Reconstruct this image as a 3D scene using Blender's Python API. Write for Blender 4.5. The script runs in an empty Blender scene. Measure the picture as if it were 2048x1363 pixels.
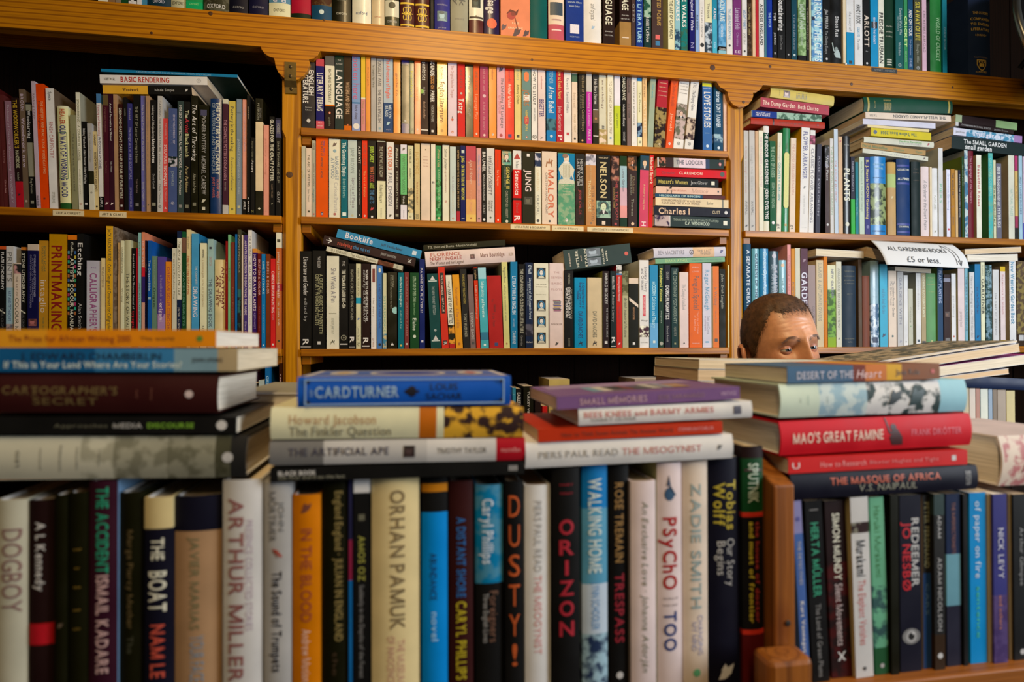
import bpy, math, random, re
from mathutils import Vector, Matrix

# ------------------------------------------------------------------ camera
SC = bpy.context.scene
COL = SC.collection
IW, IH, FPX = 2048, 1363, 1170.0
YAW, PITCH, ROLL = math.radians(9.392), math.radians(0.425), math.radians(-0.16)
CZ = 1.62                                   # lens height above the floor
D = 1.57                                    # lens to the front of the wall bookcase
YF = 0.58                                   # lens to the spines of the front row


def turn(v):
    x, y, z = v
    c, s = math.cos(ROLL), math.sin(ROLL)
    x, z = c * x - s * z, s * x + c * z
    c, s = math.cos(PITCH), math.sin(PITCH)
    y, z = c * y - s * z, s * y + c * z
    c, s = math.cos(YAW), math.sin(YAW)
    return Vector((c * x + s * y, -s * x + c * y, z))


def P(px, py, Y):
    """point of the photograph on the upright plane y = Y"""
    d = turn(((px - IW / 2) / FPX, 1.0, -(py - IH / 2) / FPX))
    return Vector((0, 0, CZ)) + d * (Y / d.y)


cd = bpy.data.cameras.new('camera')
cd.sensor_width = 36.0
cd.lens = FPX / IW * 36.0
cd.clip_start = 0.02
cd.dof.use_dof = True
cd.dof.focus_distance = 1.42
cd.dof.aperture_fstop = 3.3
cam = bpy.data.objects.new('camera', cd)
COL.objects.link(cam)
X_, Y_, Z_ = turn((1, 0, 0)), turn((0, 0, 1)), -turn((0, 1, 0))
cam.matrix_world = Matrix(((X_.x, Y_.x, Z_.x, 0), (X_.y, Y_.y, Z_.y, 0), (X_.z, Y_.z, Z_.z, CZ), (0, 0, 0, 1)))
SC.camera = cam

# ------------------------------------------------------------------ world, lights, exposure
w = bpy.data.worlds.new('shop air')
SC.world = w
w.use_nodes = True
w.node_tree.nodes['Background'].inputs[0].default_value = (0.80, 0.78, 0.75, 1)
w.node_tree.nodes['Background'].inputs[1].default_value = 0.014


def area(name, loc, target, size, power, col, sy=None):
    l = bpy.data.lights.new(name, 'AREA')
    l.energy = power
    l.color = col
    l.size = size
    if sy:
        l.shape = 'RECTANGLE'
        l.size_y = sy
    o = bpy.data.objects.new(name, l)
    COL.objects.link(o)
    o.location = loc
    o.rotation_euler = (Vector(target) - Vector(loc)).to_track_quat('-Z', 'Y').to_euler()
    return o


area('shop_window_light', (2.45, -0.40, 2.15), (0.25, 1.0, 1.7), 1.0, 76, (0.88, 0.94, 1.0), 1.4)
area('ceiling_tube_light', (0.04, -0.25, 3.02), (0.15, 0.75, 1.5), 0.16, 24, (1.0, 0.72, 0.38), 1.7)
sp = bpy.data.lights.new('warm_spot_light', 'SPOT')  # added spot, its soft cone darkens the wall edges like a lens vignette
sp.energy = 53
sp.color = (1.0, 0.68, 0.30)
sp.spot_size = math.radians(78)
sp.spot_blend = 1.0
sp.shadow_soft_size = .09
spo = bpy.data.objects.new('warm_spot_light', sp)
COL.objects.link(spo)
spo.location = (0.18, 0.1, 3.0)
spo.rotation_euler = (Vector((0.28, 1.57, 1.93)) - Vector(spo.location)).to_track_quat('-Z', 'Y').to_euler()
SC.view_settings.view_transform = 'Standard'
SC.view_settings.look = 'None'
SC.view_settings.gamma = 1.0
SC.view_settings.use_curve_mapping = False
SC.view_settings.exposure = -0.06

# ------------------------------------------------------------------ materials


def lin(h):
    h = h.strip()
    if len(h) == 3:
        v = [int(c * 2, 16) / 255 for c in h]
    else:
        v = [int(h[i:i + 2], 16) / 255 for i in (0, 2, 4)]
    return tuple((c / 12.92 if c <= .04045 else ((c + .055) / 1.055) ** 2.4) for c in v)


def new_mat(name):
    m = bpy.data.materials.new(name)
    m.use_nodes = True
    nt = m.node_tree
    return m, nt, nt.nodes['Principled BSDF']


def N(nt, typ, **kw):
    n = nt.nodes.new(typ)
    for k, v in kw.items():
        if k.startswith('i_'):
            key = k[2:]
            n.inputs[int(key) if key.isdigit() else key.replace('_', ' ')].default_value = v
        else:
            setattr(n, k, v)
    return n


def mixrgb(nt, fac, a, b, mode='MIX'):
    n = nt.nodes.new('ShaderNodeMix')
    n.data_type = 'RGBA'
    n.blend_type = mode
    for sock, val in ((n.inputs[0], fac), (n.inputs[6], a), (n.inputs[7], b)):
        if hasattr(val, 'links'):
            nt.links.new(val, sock)
        elif isinstance(val, tuple):
            sock.default_value = val if len(val) == 4 else val + (1,)
        else:
            sock.default_value = val
    return n.outputs[2]


def ramp(nt, src, stops):
    n = nt.nodes.new('ShaderNodeValToRGB')
    e = n.color_ramp.elements
    while len(e) < len(stops):
        e.new(0.5)
    for i, (p, c) in enumerate(stops):
        e[i].position = p
        e[i].color = c if len(c) == 4 else tuple(c) + (1,)
    nt.links.new(src, n.inputs[0])
    return n.outputs[0]


def mat_cover(name, rough, coat):
    m, nt, b = new_mat(name)
    a1 = N(nt, 'ShaderNodeAttribute', attribute_name='print')
    a2 = N(nt, 'ShaderNodeAttribute', attribute_name='print2')
    tc = N(nt, 'ShaderNodeTexCoord')
    oi = N(nt, 'ShaderNodeObjectInfo')
    no = N(nt, 'ShaderNodeTexNoise', noise_dimensions='4D', i_Scale=70.0, i_Detail=3.0)
    mul = N(nt, 'ShaderNodeMath', operation='MULTIPLY', i_1=40.0)
    nt.links.new(oi.outputs['Random'], mul.inputs[0])
    nt.links.new(mul.outputs[0], no.inputs['W'])
    nt.links.new(tc.outputs['Object'], no.inputs['Vector'])
    f = ramp(nt, no.outputs['Fac'], [(.46, (0, 0, 0)), (.56, (1, 1, 1))])
    c = mixrgb(nt, f, a1.outputs['Color'], a2.outputs['Color'])
    n2 = N(nt, 'ShaderNodeTexNoise', noise_dimensions='4D', i_Scale=25.0, i_Detail=5.0)
    nt.links.new(mul.outputs[0], n2.inputs['W'])
    nt.links.new(tc.outputs['Object'], n2.inputs['Vector'])
    wear = ramp(nt, n2.outputs['Fac'], [(.3, (.86, .86, .86)), (.7, (1.04, 1.03, 1.02))])
    c = mixrgb(nt, 1.0, c, wear, 'MULTIPLY')
    nt.links.new(c, b.inputs['Base Color'])
    r = N(nt, 'ShaderNodeMapRange', i_1=.3, i_2=.7, i_3=rough - .06, i_4=rough + .1)
    nt.links.new(n2.outputs['Fac'], r.inputs[0])
    nt.links.new(r.outputs[0], b.inputs['Roughness'])
    b.inputs['Specular IOR Level'].default_value = .45 if coat else .16
    b.inputs['Coat Weight'].default_value = coat
    b.inputs['Coat Roughness'].default_value = .12
    bp = N(nt, 'ShaderNodeBump', i_Strength=.08, i_Distance=.001)
    nt.links.new(n2.outputs['Fac'], bp.inputs['Height'])
    nt.links.new(bp.outputs[0], b.inputs['Normal'])
    return m


def mat_ink():
    m, nt, b = new_mat('printing ink')
    a1 = N(nt, 'ShaderNodeAttribute', attribute_name='print')
    tc = N(nt, 'ShaderNodeTexCoord')
    no = N(nt, 'ShaderNodeTexNoise', i_Scale=300.0)
    nt.links.new(tc.outputs['Object'], no.inputs['Vector'])
    wear = ramp(nt, no.outputs['Fac'], [(.3, (.85, .85, .85)), (.7, (1, 1, 1))])
    nt.links.new(mixrgb(nt, 1.0, a1.outputs['Color'], wear, 'MULTIPLY'), b.inputs['Base Color'])
    b.inputs['Roughness'].default_value = .5
    return m


def mat_pages():
    m, nt, b = new_mat('cut paper edges')
    tc = N(nt, 'ShaderNodeTexCoord')
    oi = N(nt, 'ShaderNodeObjectInfo')
    mp = N(nt, 'ShaderNodeMapping', i_Scale=(900, 14, 14))
    nt.links.new(tc.outputs['Object'], mp.inputs['Vector'])
    no = N(nt, 'ShaderNodeTexNoise', i_Scale=1.0, i_Detail=2.0)
    nt.links.new(mp.outputs[0], no.inputs['Vector'])
    base = ramp(nt, oi.outputs['Random'], [(0, lin('dcb990')), (.5, lin('e2d2b4')), (1, lin('eae4d8'))])
    st = ramp(nt, no.outputs['Fac'], [(.3, (.72, .70, .66)), (.62, (1, 1, 1))])
    nt.links.new(mixrgb(nt, 1.0, base, st, 'MULTIPLY'), b.inputs['Base Color'])
    b.inputs['Roughness'].default_value = .85
    bp = N(nt, 'ShaderNodeBump', i_Strength=.3, i_Distance=.0006)
    nt.links.new(no.outputs['Fac'], bp.inputs['Height'])
    nt.links.new(bp.outputs[0], b.inputs['Normal'])
    return m


def mat_wood(name, axis, c_lo, c_hi, rough=.38, knots=True, dens=1.0, spec=.35):
    """planed pine: grain runs along the named object axis"""
    m, nt, b = new_mat(name)
    tc = N(nt, 'ShaderNodeTexCoord')
    sc = [26 * dens] * 3
    sc[axis] = 1.3
    mp = N(nt, 'ShaderNodeMapping', i_Scale=tuple(sc))
    nt.links.new(tc.outputs['Object'], mp.inputs['Vector'])
    warp = N(nt, 'ShaderNodeTexNoise', i_Scale=.8, i_Detail=2.0)
    nt.links.new(mp.outputs[0], warp.inputs['Vector'])
    wv = N(nt, 'ShaderNodeTexWave', wave_type='RINGS', rings_direction='XYZ'[axis], i_Scale=1.1, i_Distortion=5.0, i_Detail=3.0)
    wv.inputs['Detail Scale'].default_value = 1.2
    nt.links.new(mp.outputs[0], wv.inputs['Vector'])
    fine = N(nt, 'ShaderNodeTexNoise', i_Scale=6.0, i_Detail=6.0)
    nt.links.new(mp.outputs[0], fine.inputs['Vector'])
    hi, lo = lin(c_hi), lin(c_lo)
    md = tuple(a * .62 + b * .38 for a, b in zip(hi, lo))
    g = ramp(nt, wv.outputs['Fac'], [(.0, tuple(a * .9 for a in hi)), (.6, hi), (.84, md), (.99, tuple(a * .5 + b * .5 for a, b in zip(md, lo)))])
    f = ramp(nt, fine.outputs['Fac'], [(.3, (.74, .70, .64)), (.65, (1.05, 1.04, 1.0))])
    c = mixrgb(nt, .8, g, f, 'MULTIPLY')
    if knots:
        sk = [7.0] * 3
        sk[axis] = 3.2
        mk = N(nt, 'ShaderNodeMapping', i_Scale=tuple(sk), i_Location=(.37, .11, .53))
        nt.links.new(tc.outputs['Object'], mk.inputs['Vector'])
        vo = N(nt, 'ShaderNodeTexVoronoi', i_Scale=1.0)
        nt.links.new(mk.outputs[0], vo.inputs['Vector'])
        k = ramp(nt, vo.outputs['Distance'], [(.035, (.16, .07, .025)), (.075, (.5, .3, .16)), (.15, (1, 1, 1))])
        c = mixrgb(nt, 1.0, c, k, 'MULTIPLY')
    nt.links.new(c, b.inputs['Base Color'])
    b.inputs['Roughness'].default_value = rough
    b.inputs['Specular IOR Level'].default_value = spec
    bp = N(nt, 'ShaderNodeBump', i_Strength=.25, i_Distance=.002)
    nt.links.new(fine.outputs['Fac'], bp.inputs['Height'])
    nt.links.new(bp.outputs[0], b.inputs['Normal'])
    return m


def mat_plain(name, col, rough=.6, metal=0.0, noise=20.0, amt=.15, coat=0.0):
    m, nt, b = new_mat(name)
    tc = N(nt, 'ShaderNodeTexCoord')
    no = N(nt, 'ShaderNodeTexNoise', i_Scale=noise, i_Detail=4.0)
    nt.links.new(tc.outputs['Object'], no.inputs['Vector'])
    c = lin(col)
    f = ramp(nt, no.outputs['Fac'], [(.3, tuple(x * (1 - amt) for x in c)), (.7, tuple(min(1, x * (1 + amt)) for x in c))])
    nt.links.new(f, b.inputs['Base Color'])
    b.inputs['Roughness'].default_value = rough
    b.inputs['Metallic'].default_value = metal
    b.inputs['Coat Weight'].default_value = coat
    return m


M_COVER = mat_cover('printed card cover', .5, 0.0)
M_GLOSS = mat_cover('laminated cover', .34, .4)
M_INK = mat_ink()
M_PAGE = mat_pages()
M_WX = mat_wood('pine along the shelves', 0, '743c04', 'c07c0a', .38, False)
M_WZ = mat_wood('pine upright', 2, '784404', 'c4860a')
M_WDARK = mat_wood('stained back boards', 2, '0b0603', '160a04', .8, False, 1.0, .06)  # dark wood, with the deep shade of the shelf interiors put into its colour
M_FRONT = mat_wood('front case wood', 2, '6a3a12', '985a20', .45)
M_FRONTX = mat_wood('front case shelf wood', 0, '6a3a12', '985a20', .45)

# ------------------------------------------------------------------ object helpers


def link(o, parent=None):
    COL.objects.link(o)
    if parent is not None:
        o.parent = parent
    return o


def mesh_obj(name, verts, faces, mat, parent=None, cols=None, cols2=None, smooth=False):
    me = bpy.data.meshes.new(name)
    me.from_pydata(verts, [], faces)
    for nm, cc in (('print', cols), ('print2', cols2)):
        if cc is not None:
            at = me.attributes.new(nm, 'FLOAT_COLOR', 'FACE')
            at.data.foreach_set('color', [v for c in cc for v in (c[0], c[1], c[2], 1.0)])
    me.materials.append(mat)
    if smooth:
        me.polygons.foreach_set('use_smooth', [True] * len(me.polygons))
    me.update()
    return link(bpy.data.objects.new(name, me), parent)


def empty(name, loc=(0, 0, 0), label=None, cat=None, group=None):
    o = bpy.data.objects.new(name, None)
    o.empty_display_size = .05
    o.location = loc
    link(o)
    if label:
        o['label'] = label
        o['category'] = cat
    if group:
        o['group'] = group
    return o


def box_data(x0, x1, y0, y1, z0, z1, b=0.0):
    """box; b > 0 cuts the long edges of the front"""
    v = [(x0, y0, z0), (x1, y0, z0), (x1, y1, z0), (x0, y1, z0), (x0, y0, z1), (x1, y0, z1), (x1, y1, z1), (x0, y1, z1)]
    f = [(3, 2, 1, 0), (4, 5, 6, 7), (0, 1, 5, 4), (1, 2, 6, 5), (2, 3, 7, 6), (3, 0, 4, 7)]
    return v, f


def box(name, x0, x1, y0, y1, z0, z1, mat, parent=None, bevel=0.0, kind=None):
    v, f = box_data(x0, x1, y0, y1, z0, z1)
    cx, cy, cz = (x0 + x1) / 2, (y0 + y1) / 2, (z0 + z1) / 2
    o = mesh_obj(name, [(a - cx, b - cy, c - cz) for a, b, c in v], f, mat, parent)
    o.location = (cx, cy, cz)
    if bevel:
        md = o.modifiers.new('soft edges', 'BEVEL')
        md.width = bevel
        md.segments = 2
    if kind:
        o['kind'] = kind
    return o


def prism(name, pts, axis, a0, a1, mat, parent=None, bevel=0.0):
    """polygon pts extruded along an axis: axis 1 -> pts are (x, z); axis 0 -> pts are (y, z)"""
    n = len(pts)
    mk = (lambda p, a: (p[0], a, p[1])) if axis == 1 else (lambda p, a: (a, p[0], p[1]))
    v = [mk(p, a0) for p in pts] + [mk(p, a1) for p in pts]
    f = [tuple(range(n)), tuple(range(2 * n - 1, n - 1, -1))] + [(i + n, (i + 1) % n + n, (i + 1) % n, i) for i in range(n)]
    o = mesh_obj(name, v, f, mat, parent)
    import bmesh
    bm = bmesh.new()
    bm.from_mesh(o.data)
    bmesh.ops.recalc_face_normals(bm, faces=bm.faces)
    bm.to_mesh(o.data)
    bm.free()
    if bevel:
        md = o.modifiers.new('soft edges', 'BEVEL')
        md.width = bevel
        md.segments = 2
        md.limit_method = 'ANGLE'
    return o


def lathe(profile, n=24):
    """profile of (r, z) turned round z"""
    v, f = [], []
    for r, z in profile:
        for i in range(n):
            a = 2 * math.pi * i / n
            v.append((r * math.cos(a), r * math.sin(a), z))
    for j in range(len(profile) - 1):
        for i in range(n):
            k = (i + 1) % n
            f.append((j * n + i, j * n + k, (j + 1) * n + k, (j + 1) * n + i))
    f.append(tuple(range(n - 1, -1, -1)))
    f.append(tuple(range((len(profile) - 1) * n, len(profile) * n)))
    return v, f


def tube_data(path, r, n=8):
    v, f = [], []
    path = [Vector(p) for p in path]
    for i, p in enumerate(path):
        t = (path[min(i + 1, len(path) - 1)] - path[max(i - 1, 0)]).normalized()
        u = t.orthogonal().normalized()
        q = t.cross(u)
        rr = r[i] if isinstance(r, (list, tuple)) else r
        for k in range(n):
            a = 2 * math.pi * k / n
            v.append(tuple(p + u * (rr * math.cos(a)) + q * (rr * math.sin(a))))
    for i in range(len(path) - 1):
        for k in range(n):
            m = (k + 1) % n
            f.append((i * n + k, i * n + m, (i + 1) * n + m, (i + 1) * n + k))
    f.append(tuple(range(n - 1, -1, -1)))
    f.append(tuple(range((len(path) - 1) * n, len(path) * n)))
    return v, f


# ------------------------------------------------------------------ lettering
GLY = {}


def build_glyphs(chars):
    made = []
    for bold in (0, 1):
        for c in chars:
            cu = bpy.data.curves.new('letter', 'FONT')
            cu.body = c
            cu.size = 1.0
            cu.resolution_u = 3
            cu.offset = .022 if bold else .004
            o = bpy.data.objects.new('letter', cu)
            COL.objects.link(o)
            made.append((bold, c, o))
    dg = bpy.context.evaluated_depsgraph_get()
    dg.update()
    for bold, c, o in made:
        ev = o.evaluated_get(dg)
        me = ev.to_mesh()
        me.calc_loop_triangles()
        vs = [(v.co.x, v.co.y) for v in me.vertices]
        ts = [tuple(t.vertices) for t in me.loop_triangles]
        mx = max([v[0] for v in vs], default=.22)
        mn = min([v[0] for v in vs], default=0)
        GLY[(bold, c)] = (vs, ts, mn, mx)
        ev.to_mesh_clear()
    for bold, c, o in made:
        cu = o.data
        bpy.data.objects.remove(o)
        bpy.data.curves.remove(cu)
    for bold in (0, 1):                           # the thickened M of the built-in face fills wrongly: four plain strokes
        s, W_m, cp = (.135 if bold else .085), .80, max(v[1] for v in GLY[(bold, 'H')][0])
        k = s * 1.15
        q = [[(0, 0), (s, 0), (s, cp), (0, cp)], [(W_m - s, 0), (W_m, 0), (W_m, cp), (W_m - s, cp)],
             [(W_m / 2 - k / 2, 0), (W_m / 2 + k / 2, 0), (k, cp), (0, cp)], [(W_m / 2 - k / 2, 0), (W_m / 2 + k / 2, 0), (W_m, cp), (W_m - k, cp)]]
        GLY[(bold, 'M')] = ([p for f in q for p in f], [t_ for i in range(4) for t_ in ((4 * i, 4 * i + 1, 4 * i + 2), (4 * i, 4 * i + 2, 4 * i + 3))], 0.0, W_m)
    for bold in (0, 1):
        hs = GLY[(bold, 'H')]
        cap = max(v[1] for v in hs[0])
        for c in chars:
            vs, ts, mn, mx = GLY[(bold, c)]
            # counters first look: make every triangle face up
            out = []
            for a, b, d in ts:
                (x0, y0), (x1, y1), (x2, y2) = vs[a], vs[b], vs[d]
                out.append((a, b, d) if (x1 - x0) * (y2 - y0) - (x2 - x0) * (y1 - y0) > 0 else (a, d, b))
            GLY[(bold, c)] = ([(x / cap - mn / cap, y / cap) for x, y in vs], out, (mx - mn) / cap)


def layout(txt, bold, ital):
    """verts and triangles of a line of lettering, cap height 1"""
    V, T, x = [], [], 0.0
    for c in txt:
        if c == ' ':
            x += .42
            continue
        if (bold, c) not in GLY:
            continue
        vs, ts, wd = GLY[(bold, c)]
        n = len(V)
        sh = .25 if ital else 0.0
        V += [(x + a + sh * b, b) for a, b in vs]
        T += [tuple(i + n for i in t) for t in ts]
        x += wd + .16
    return V, T, max(x - .16, .1)


# ------------------------------------------------------------------ small printed marks, as flat polygons (u right, v up, unit size)
def circ(cx, cy, rx, ry=None, n=20, a0=0.0, a1=2 * math.pi):
    ry = rx if ry is None else ry
    full = abs(a1 - a0 - 2 * math.pi) < 1e-6
    k = n if full else n + 1
    return [(cx + rx * math.cos(a0 + (a1 - a0) * i / n), cy + ry * math.sin(a0 + (a1 - a0) * i / n)) for i in range(k)]


def rect(x0, x1, y0, y1):
    return [(x0, y0), (x1, y0), (x1, y1), (x0, y1)]


def strip_ring(cx, cy, rx, ry, t, n=20):
    return [[(cx + rx * math.cos(a), cy + ry * math.sin(a)), (cx + rx * math.cos(b), cy + ry * math.sin(b)),
             (cx + (rx - t) * math.cos(b), cy + (ry - t) * math.sin(b)), (cx + (rx - t) * math.cos(a), cy + (ry - t) * math.sin(a))]
            for a, b in [(2 * math.pi * i / n, 2 * math.pi * (i + 1) / n) for i in range(n)]]


def emblem(shape, c, ln):
    """list of (colour, polygon)"""
    sh = lambda k: tuple(x * k for x in c)
    sk, wt, bk = lin('cba07e'), lin('dddddd'), lin('161412')
    h = .5
    if shape == 'disc':
        return [(c, circ(0, 0, h))]
    if shape == 'oval':
        return [(c, circ(0, 0, h * .75, h)), (wt, circ(0, -.05, h * .3, h * .55)), (bk, circ(0, .2, h * .22))]
    if shape == 'ring':
        return [(c, p) for p in strip_ring(0, 0, h, h, .14)] + [(c, circ(0, 0, .16))]
    if shape == 'box':
        return [(c, rect(-h, h, -h, h))]
    if shape == 'bar':
        return [(c, rect(-h, h, -.07, .07))]
    if shape == 'bar2':
        return [(c, rect(-h, h, -9, 9))]
    if shape == 'bars':
        return [(c, rect(-h + i * .2, -h + i * .2 + .1, -.35, .35)) for i in range(6)]
    if shape == 'strip':
        return [(c, rect(-h, h, -ln / 2, ln / 2))]
    if shape == 'pill':
        return [(c, circ(0, .5, h, h, 10, 0, math.pi) + circ(0, -.5, h, h, 10, math.pi, 2 * math.pi))]
    if shape == 'pill2':
        return [(bk, circ(0, 4.7, h + .04, h + .04, 10, 0, math.pi) + circ(0, -4.7, h + .04, h + .04, 10, math.pi, 2 * math.pi)),
                (c, circ(0, 4.7, h, h, 10, 0, math.pi) + circ(0, -4.7, h, h, 10, math.pi, 2 * math.pi))]
    if shape == 'frame':
        a, b, t = .5, 3.0, .05
        return [(c, rect(-a, a, b - t, b)), (c, rect(-a, a, -b, -b + t)), (c, rect(-a, -a + t, -b, b)), (c, rect(a - t, a, -b, b))]
    if shape == 'frame2':
        a, b, t = 3.85, .5, .05
        r = [(c, rect(-a, a, b - t, b)), (c, rect(-a, a, -b, -b + t)), (c, rect(-a, -a + t, -b, b)), (c, rect(a - t, a, -b, b))]
        for sx in (-1, 1):
            for sy in (-1, 1):
                r.append((bk, circ(sx * 3.72, sy * .38, .07)))
        return r
    if shape == 'knot':
        r = []
        for i in (-1, 0, 1):
            for s in (1, -1):
                r += [(c, p) for p in strip_ring(i * .3, s * .42, .19, .36, .07, 14)]
        return r + [(c, rect(-.62, .62, -.04, .04)), (c, circ(0, 0, .13))]
    if shape in ('pic', 'pic2'):
        r = [(sh(.45), rect(-h, h, -h, h)), (sh(1.2), circ(-.05, .05, .28, .36)), (sh(.25), circ(-.05, .33, .26, .16)), (sh(.8), [(-.45, -.5), (.45, -.5), (.2, -.22), (-.25, -.22)])]
        if shape == 'pic2':
            r = [(k, [(x * .9, y * .5 + .3) for x, y in p]) for k, p in r] + [(k, [(x * .9, y * .5 - .28) for x, y in p]) for k, p in r]
        return r
    if shape == 'leaf':
        return [(c, [(-.5, -.45), (-.1, -.4), (.3, -.1), (.5, .45), (.1, .3), (-.3, .05)]), (c, [(-.35, .1), (-.1, .5), (.05, .3), (-.1, .05)])]
    if shape == 'wing':
        return [(c, [(.5, -.3), (.3, -.4), (-.2, .2), (-.5, .5), (0, .35)]), (sh(.5), [(0, -.4), (.1, -.4), (-.3, .3), (-.45, .3)])]
    if shape == 'rose':
        r = [(sh(.3), [(-.5, .1), (-.2, .5), (.3, .35), (.55, .6), (.4, .1), (.1, -.1)])]
        return r + [(c, circ(-.1, -.05, .36, .3)), (sh(.55), circ(.05, .12, .2, .16)), (sh(.3), [(.2, -.2), (.26, -.2), (.5, -1.1), (.42, -1.4), (.4, -1.1)])]
    if shape == 'shield':
        return [(c, [(-.5, .5), (.5, .5), (.5, 0), (.25, -.4), (0, -.55), (-.25, -.4), (-.5, 0)]), (lin('12203a'), [(-.42, .42), (.42, .42), (.42, 0), (.2, -.33), (0, -.46), (-.2, -.33), (-.42, 0)]), (c, rect(-.26, .26, -.15, .15)), (lin('12203a'), rect(-.02, .02, -.15, .15)), (c, circ(-.25, .29, .08)), (c, circ(.25, .29, .08)), (c, circ(0, .29, .08))]
    if shape == 'bat':
        return [(c, [(-.1, .1), (.15, .25), (.45, -.2), (.5, -.6), (-.1, -.6), (-.3, -.2)]), (sh(.6), circ(-.05, .32, .17)), (c, [(-.5, .9), (-.42, .92), (-.25, .1), (-.35, .05)]), (sh(.8), [(-.3, .1), (0, .2), (-.1, .0), (-.3, 0)])]
    if shape == 'rocket':
        return [(c, circ(-.05, -.4, .4, .5)), (lin('3a4a66'), [(-.3, .2), (-.1, 1.1), (.05, .3)]), (sh(.5), [(0, .3), (.5, -.5), (.35, -.55), (-.1, .2)])]
    if shape == 'chev':
        return [(c, [(-.5, .75), (.5, .0), (.5, -.3), (-.5, .4)])]
    if shape == 'chev2':
        return [(c, [(-.5, .5), (-.3, .5), (.5, -.5), (.25, -.5)]), (c, [(.5, .5), (.3, .5), (-.5, -.5), (-.25, -.5)])]
    if shape == 'tri':
        return [(c, [(-.5, -.4), (.5, -.4), (0, .5)])]
    if shape == 'diam':
        return [(c, [(-.5, 0), (0, -.5), (.5, 0), (0, .5)])]
    if shape == 'arrow':
        return [(c, rect(-.5, .4, -.07, .07)), (c, [(.5, 0), (.0, .5), (-.15, .4), (.3, 0), (-.15, -.4), (.0, -.5)])]
    if shape == 'spade':
        return [(c, [(-.6, 0), (0, .45), (.3, .35), (.4, 0), (.3, -.35), (0, -.45)]), (c, [(.3, .05), (.6, .15), (.6, -.15), (.3, -.05)])]
    if shape == 'eye':
        return [(sh(.5), circ(0, 0, .7, .55)), (c, circ(0, 0, .42)), (bk, circ(0, 0, .24)), (wt, circ(.14, .2, .07))]
    if shape == 'horse':
        return [(c, [(-.5, -.5), (-.4, -.5), (-.3, -.05), (.2, -.05), (.3, -.5), (.4, -.5), (.35, .1), (.5, .4), (.3, .5), (.15, .2), (-.4, .2)]), (sh(1.4), [(-.1, .2), (.08, .2), (.05, .65), (-.1, .6)])]
    if shape == 'tiles':
        cs = ['a63', '36a', 'a36', '396', 'cb4', '2a8', 'a63', '59a']
        r = []
        for i in range(14):
            for s in (-1, 1):
                r.append((lin(cs[(i * 3 + s) % 8]), rect(s * .42 - .12, s * .42 + .12, 4.6 - i * .66, 5.05 - i * .66)))
        return r
    if shape == 'face':
        return [(lin('3a2a20'), circ(0, .2, .34, .36)), (c, circ(0, .1, .27, .36)), (sh(.45), circ(-.1, .14, .04, .025)), (sh(.45), circ(.1, .14, .04, .025)), (sh(.55), circ(0, -.1, .09, .025)), (wt, [(-.14, -.26), (.14, -.26), (.05, -.6), (-.05, -.6)]), (bk, [(-.5, -.6), (-.05, -.6), (-.16, -.25), (-.4, -.4)]), (bk, [(.5, -.6), (.05, -.6), (.16, -.25), (.4, -.4)])]
    if shape == 'queen':
        return [(c, [(-.5, -1.0), (.5, -1.0), (.42, -.45), (.5, -.1), (.28, .2), (.1, .3), (-.1, .3), (-.3, .2), (-.5, -.1), (-.36, -.5)]), (lin('07a'), [(-.42, -.75), (-.3, -.45), (-.2, -.7)]), (lin('07a'), [(.42, -.75), (.3, -.45), (.2, -.7)]), (lin('dcb'), circ(0, .55, .17, .25)), (lin('865'), circ(-.08, .7, .17, .14)), (lin('ddd'), circ(0, .3, .22, .07))] + [(sh(.8), rect(-.2 + i * .1, -.17 + i * .1, -.6, .15)) for i in range(5)]
    if shape == 'cameo':
        return [(bk, rect(-.5, .5, -.6, .6)), (c, circ(0, 0, .4, .52)), (lin('ccb'), [(-.4, -.55), (.45, -.55), (.2, -.3), (-.2, -.3)]), (bk, circ(0, .12, .27, .32)), (wt, circ(.02, .05, .19, .28)), (bk, circ(-.04, .1, .025)), (bk, circ(.1, .1, .025)), (bk, circ(.03, -.1, .07, .02))]
    if shape == 'stack':
        cs = ['734', '465', '446', '875', '338', 'b95', '546', '322', '957']
        return [(lin(k), rect(-.42 + .04 * ((i * 7) % 3), .42 + .04 * ((i * 5) % 3), .5 - i * .14, .6 - i * .14)) for i, k in enumerate(cs)]
    return [(c, rect(-h, h, -h, h))]


# ------------------------------------------------------------------ books
COLNAMES = [('black', '111111'), ('dark grey', '3a3a3a'), ('grey', '888888'), ('pale grey', 'bbbbbb'), ('white', 'dddddd'), ('cream', 'ddccaa'), ('tan', 'b09060'), ('brown', '5a3a24'), ('maroon', '551018'), ('red', 'bb2222'), ('orange', 'd06a20'), ('mustard', 'b08818'), ('yellow', 'ccbb44'), ('olive', '666840'), ('dark green', '1a4428'), ('green', '50a060'), ('teal', '0a6a78'), ('light blue', '80b8d0'), ('blue', '2a6ab0'), ('navy', '14204a'), ('purple', '553a80'), ('pink', 'd090a0'), ('slate blue', '4a5a80')]


def colour_name(h):
    c = [x ** .5 for x in lin(h)]
    return min(COLNAMES, key=lambda n: sum((a - b ** .5) ** 2 for a, b in zip(c, lin(n[1]))))[0]


RNG = random.Random(7)


def parse_cover(spec):
    left = right = None
    parts = spec.split('/')
    base = parts[0]
    m = re.match(r'([^<>]*)((?:[<>][^<>]*)*)$', base)
    base = m.group(1)
    for s in re.findall(r'[<>][^<>]*', m.group(2)):
        if s[0] == '<':
            left = s[1:]
        else:
            right = s[1:]
    bands = [(0.0, base)]
    for p in parts[1:]:
        k, c = p.split(':')
        bands.append((float(k), c))
    if len(bands) > 1 and bands[1][0] == 0.0:
        bands.pop(0)
    pair = lambda s: (lin(s.split('~')[0]), lin(s.split('~')[-1]))
    return [(k, pair(c)) for k, c in bands], (pair(left) if left else None), (pair(right) if right else None), base.split('~')[0]


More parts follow.
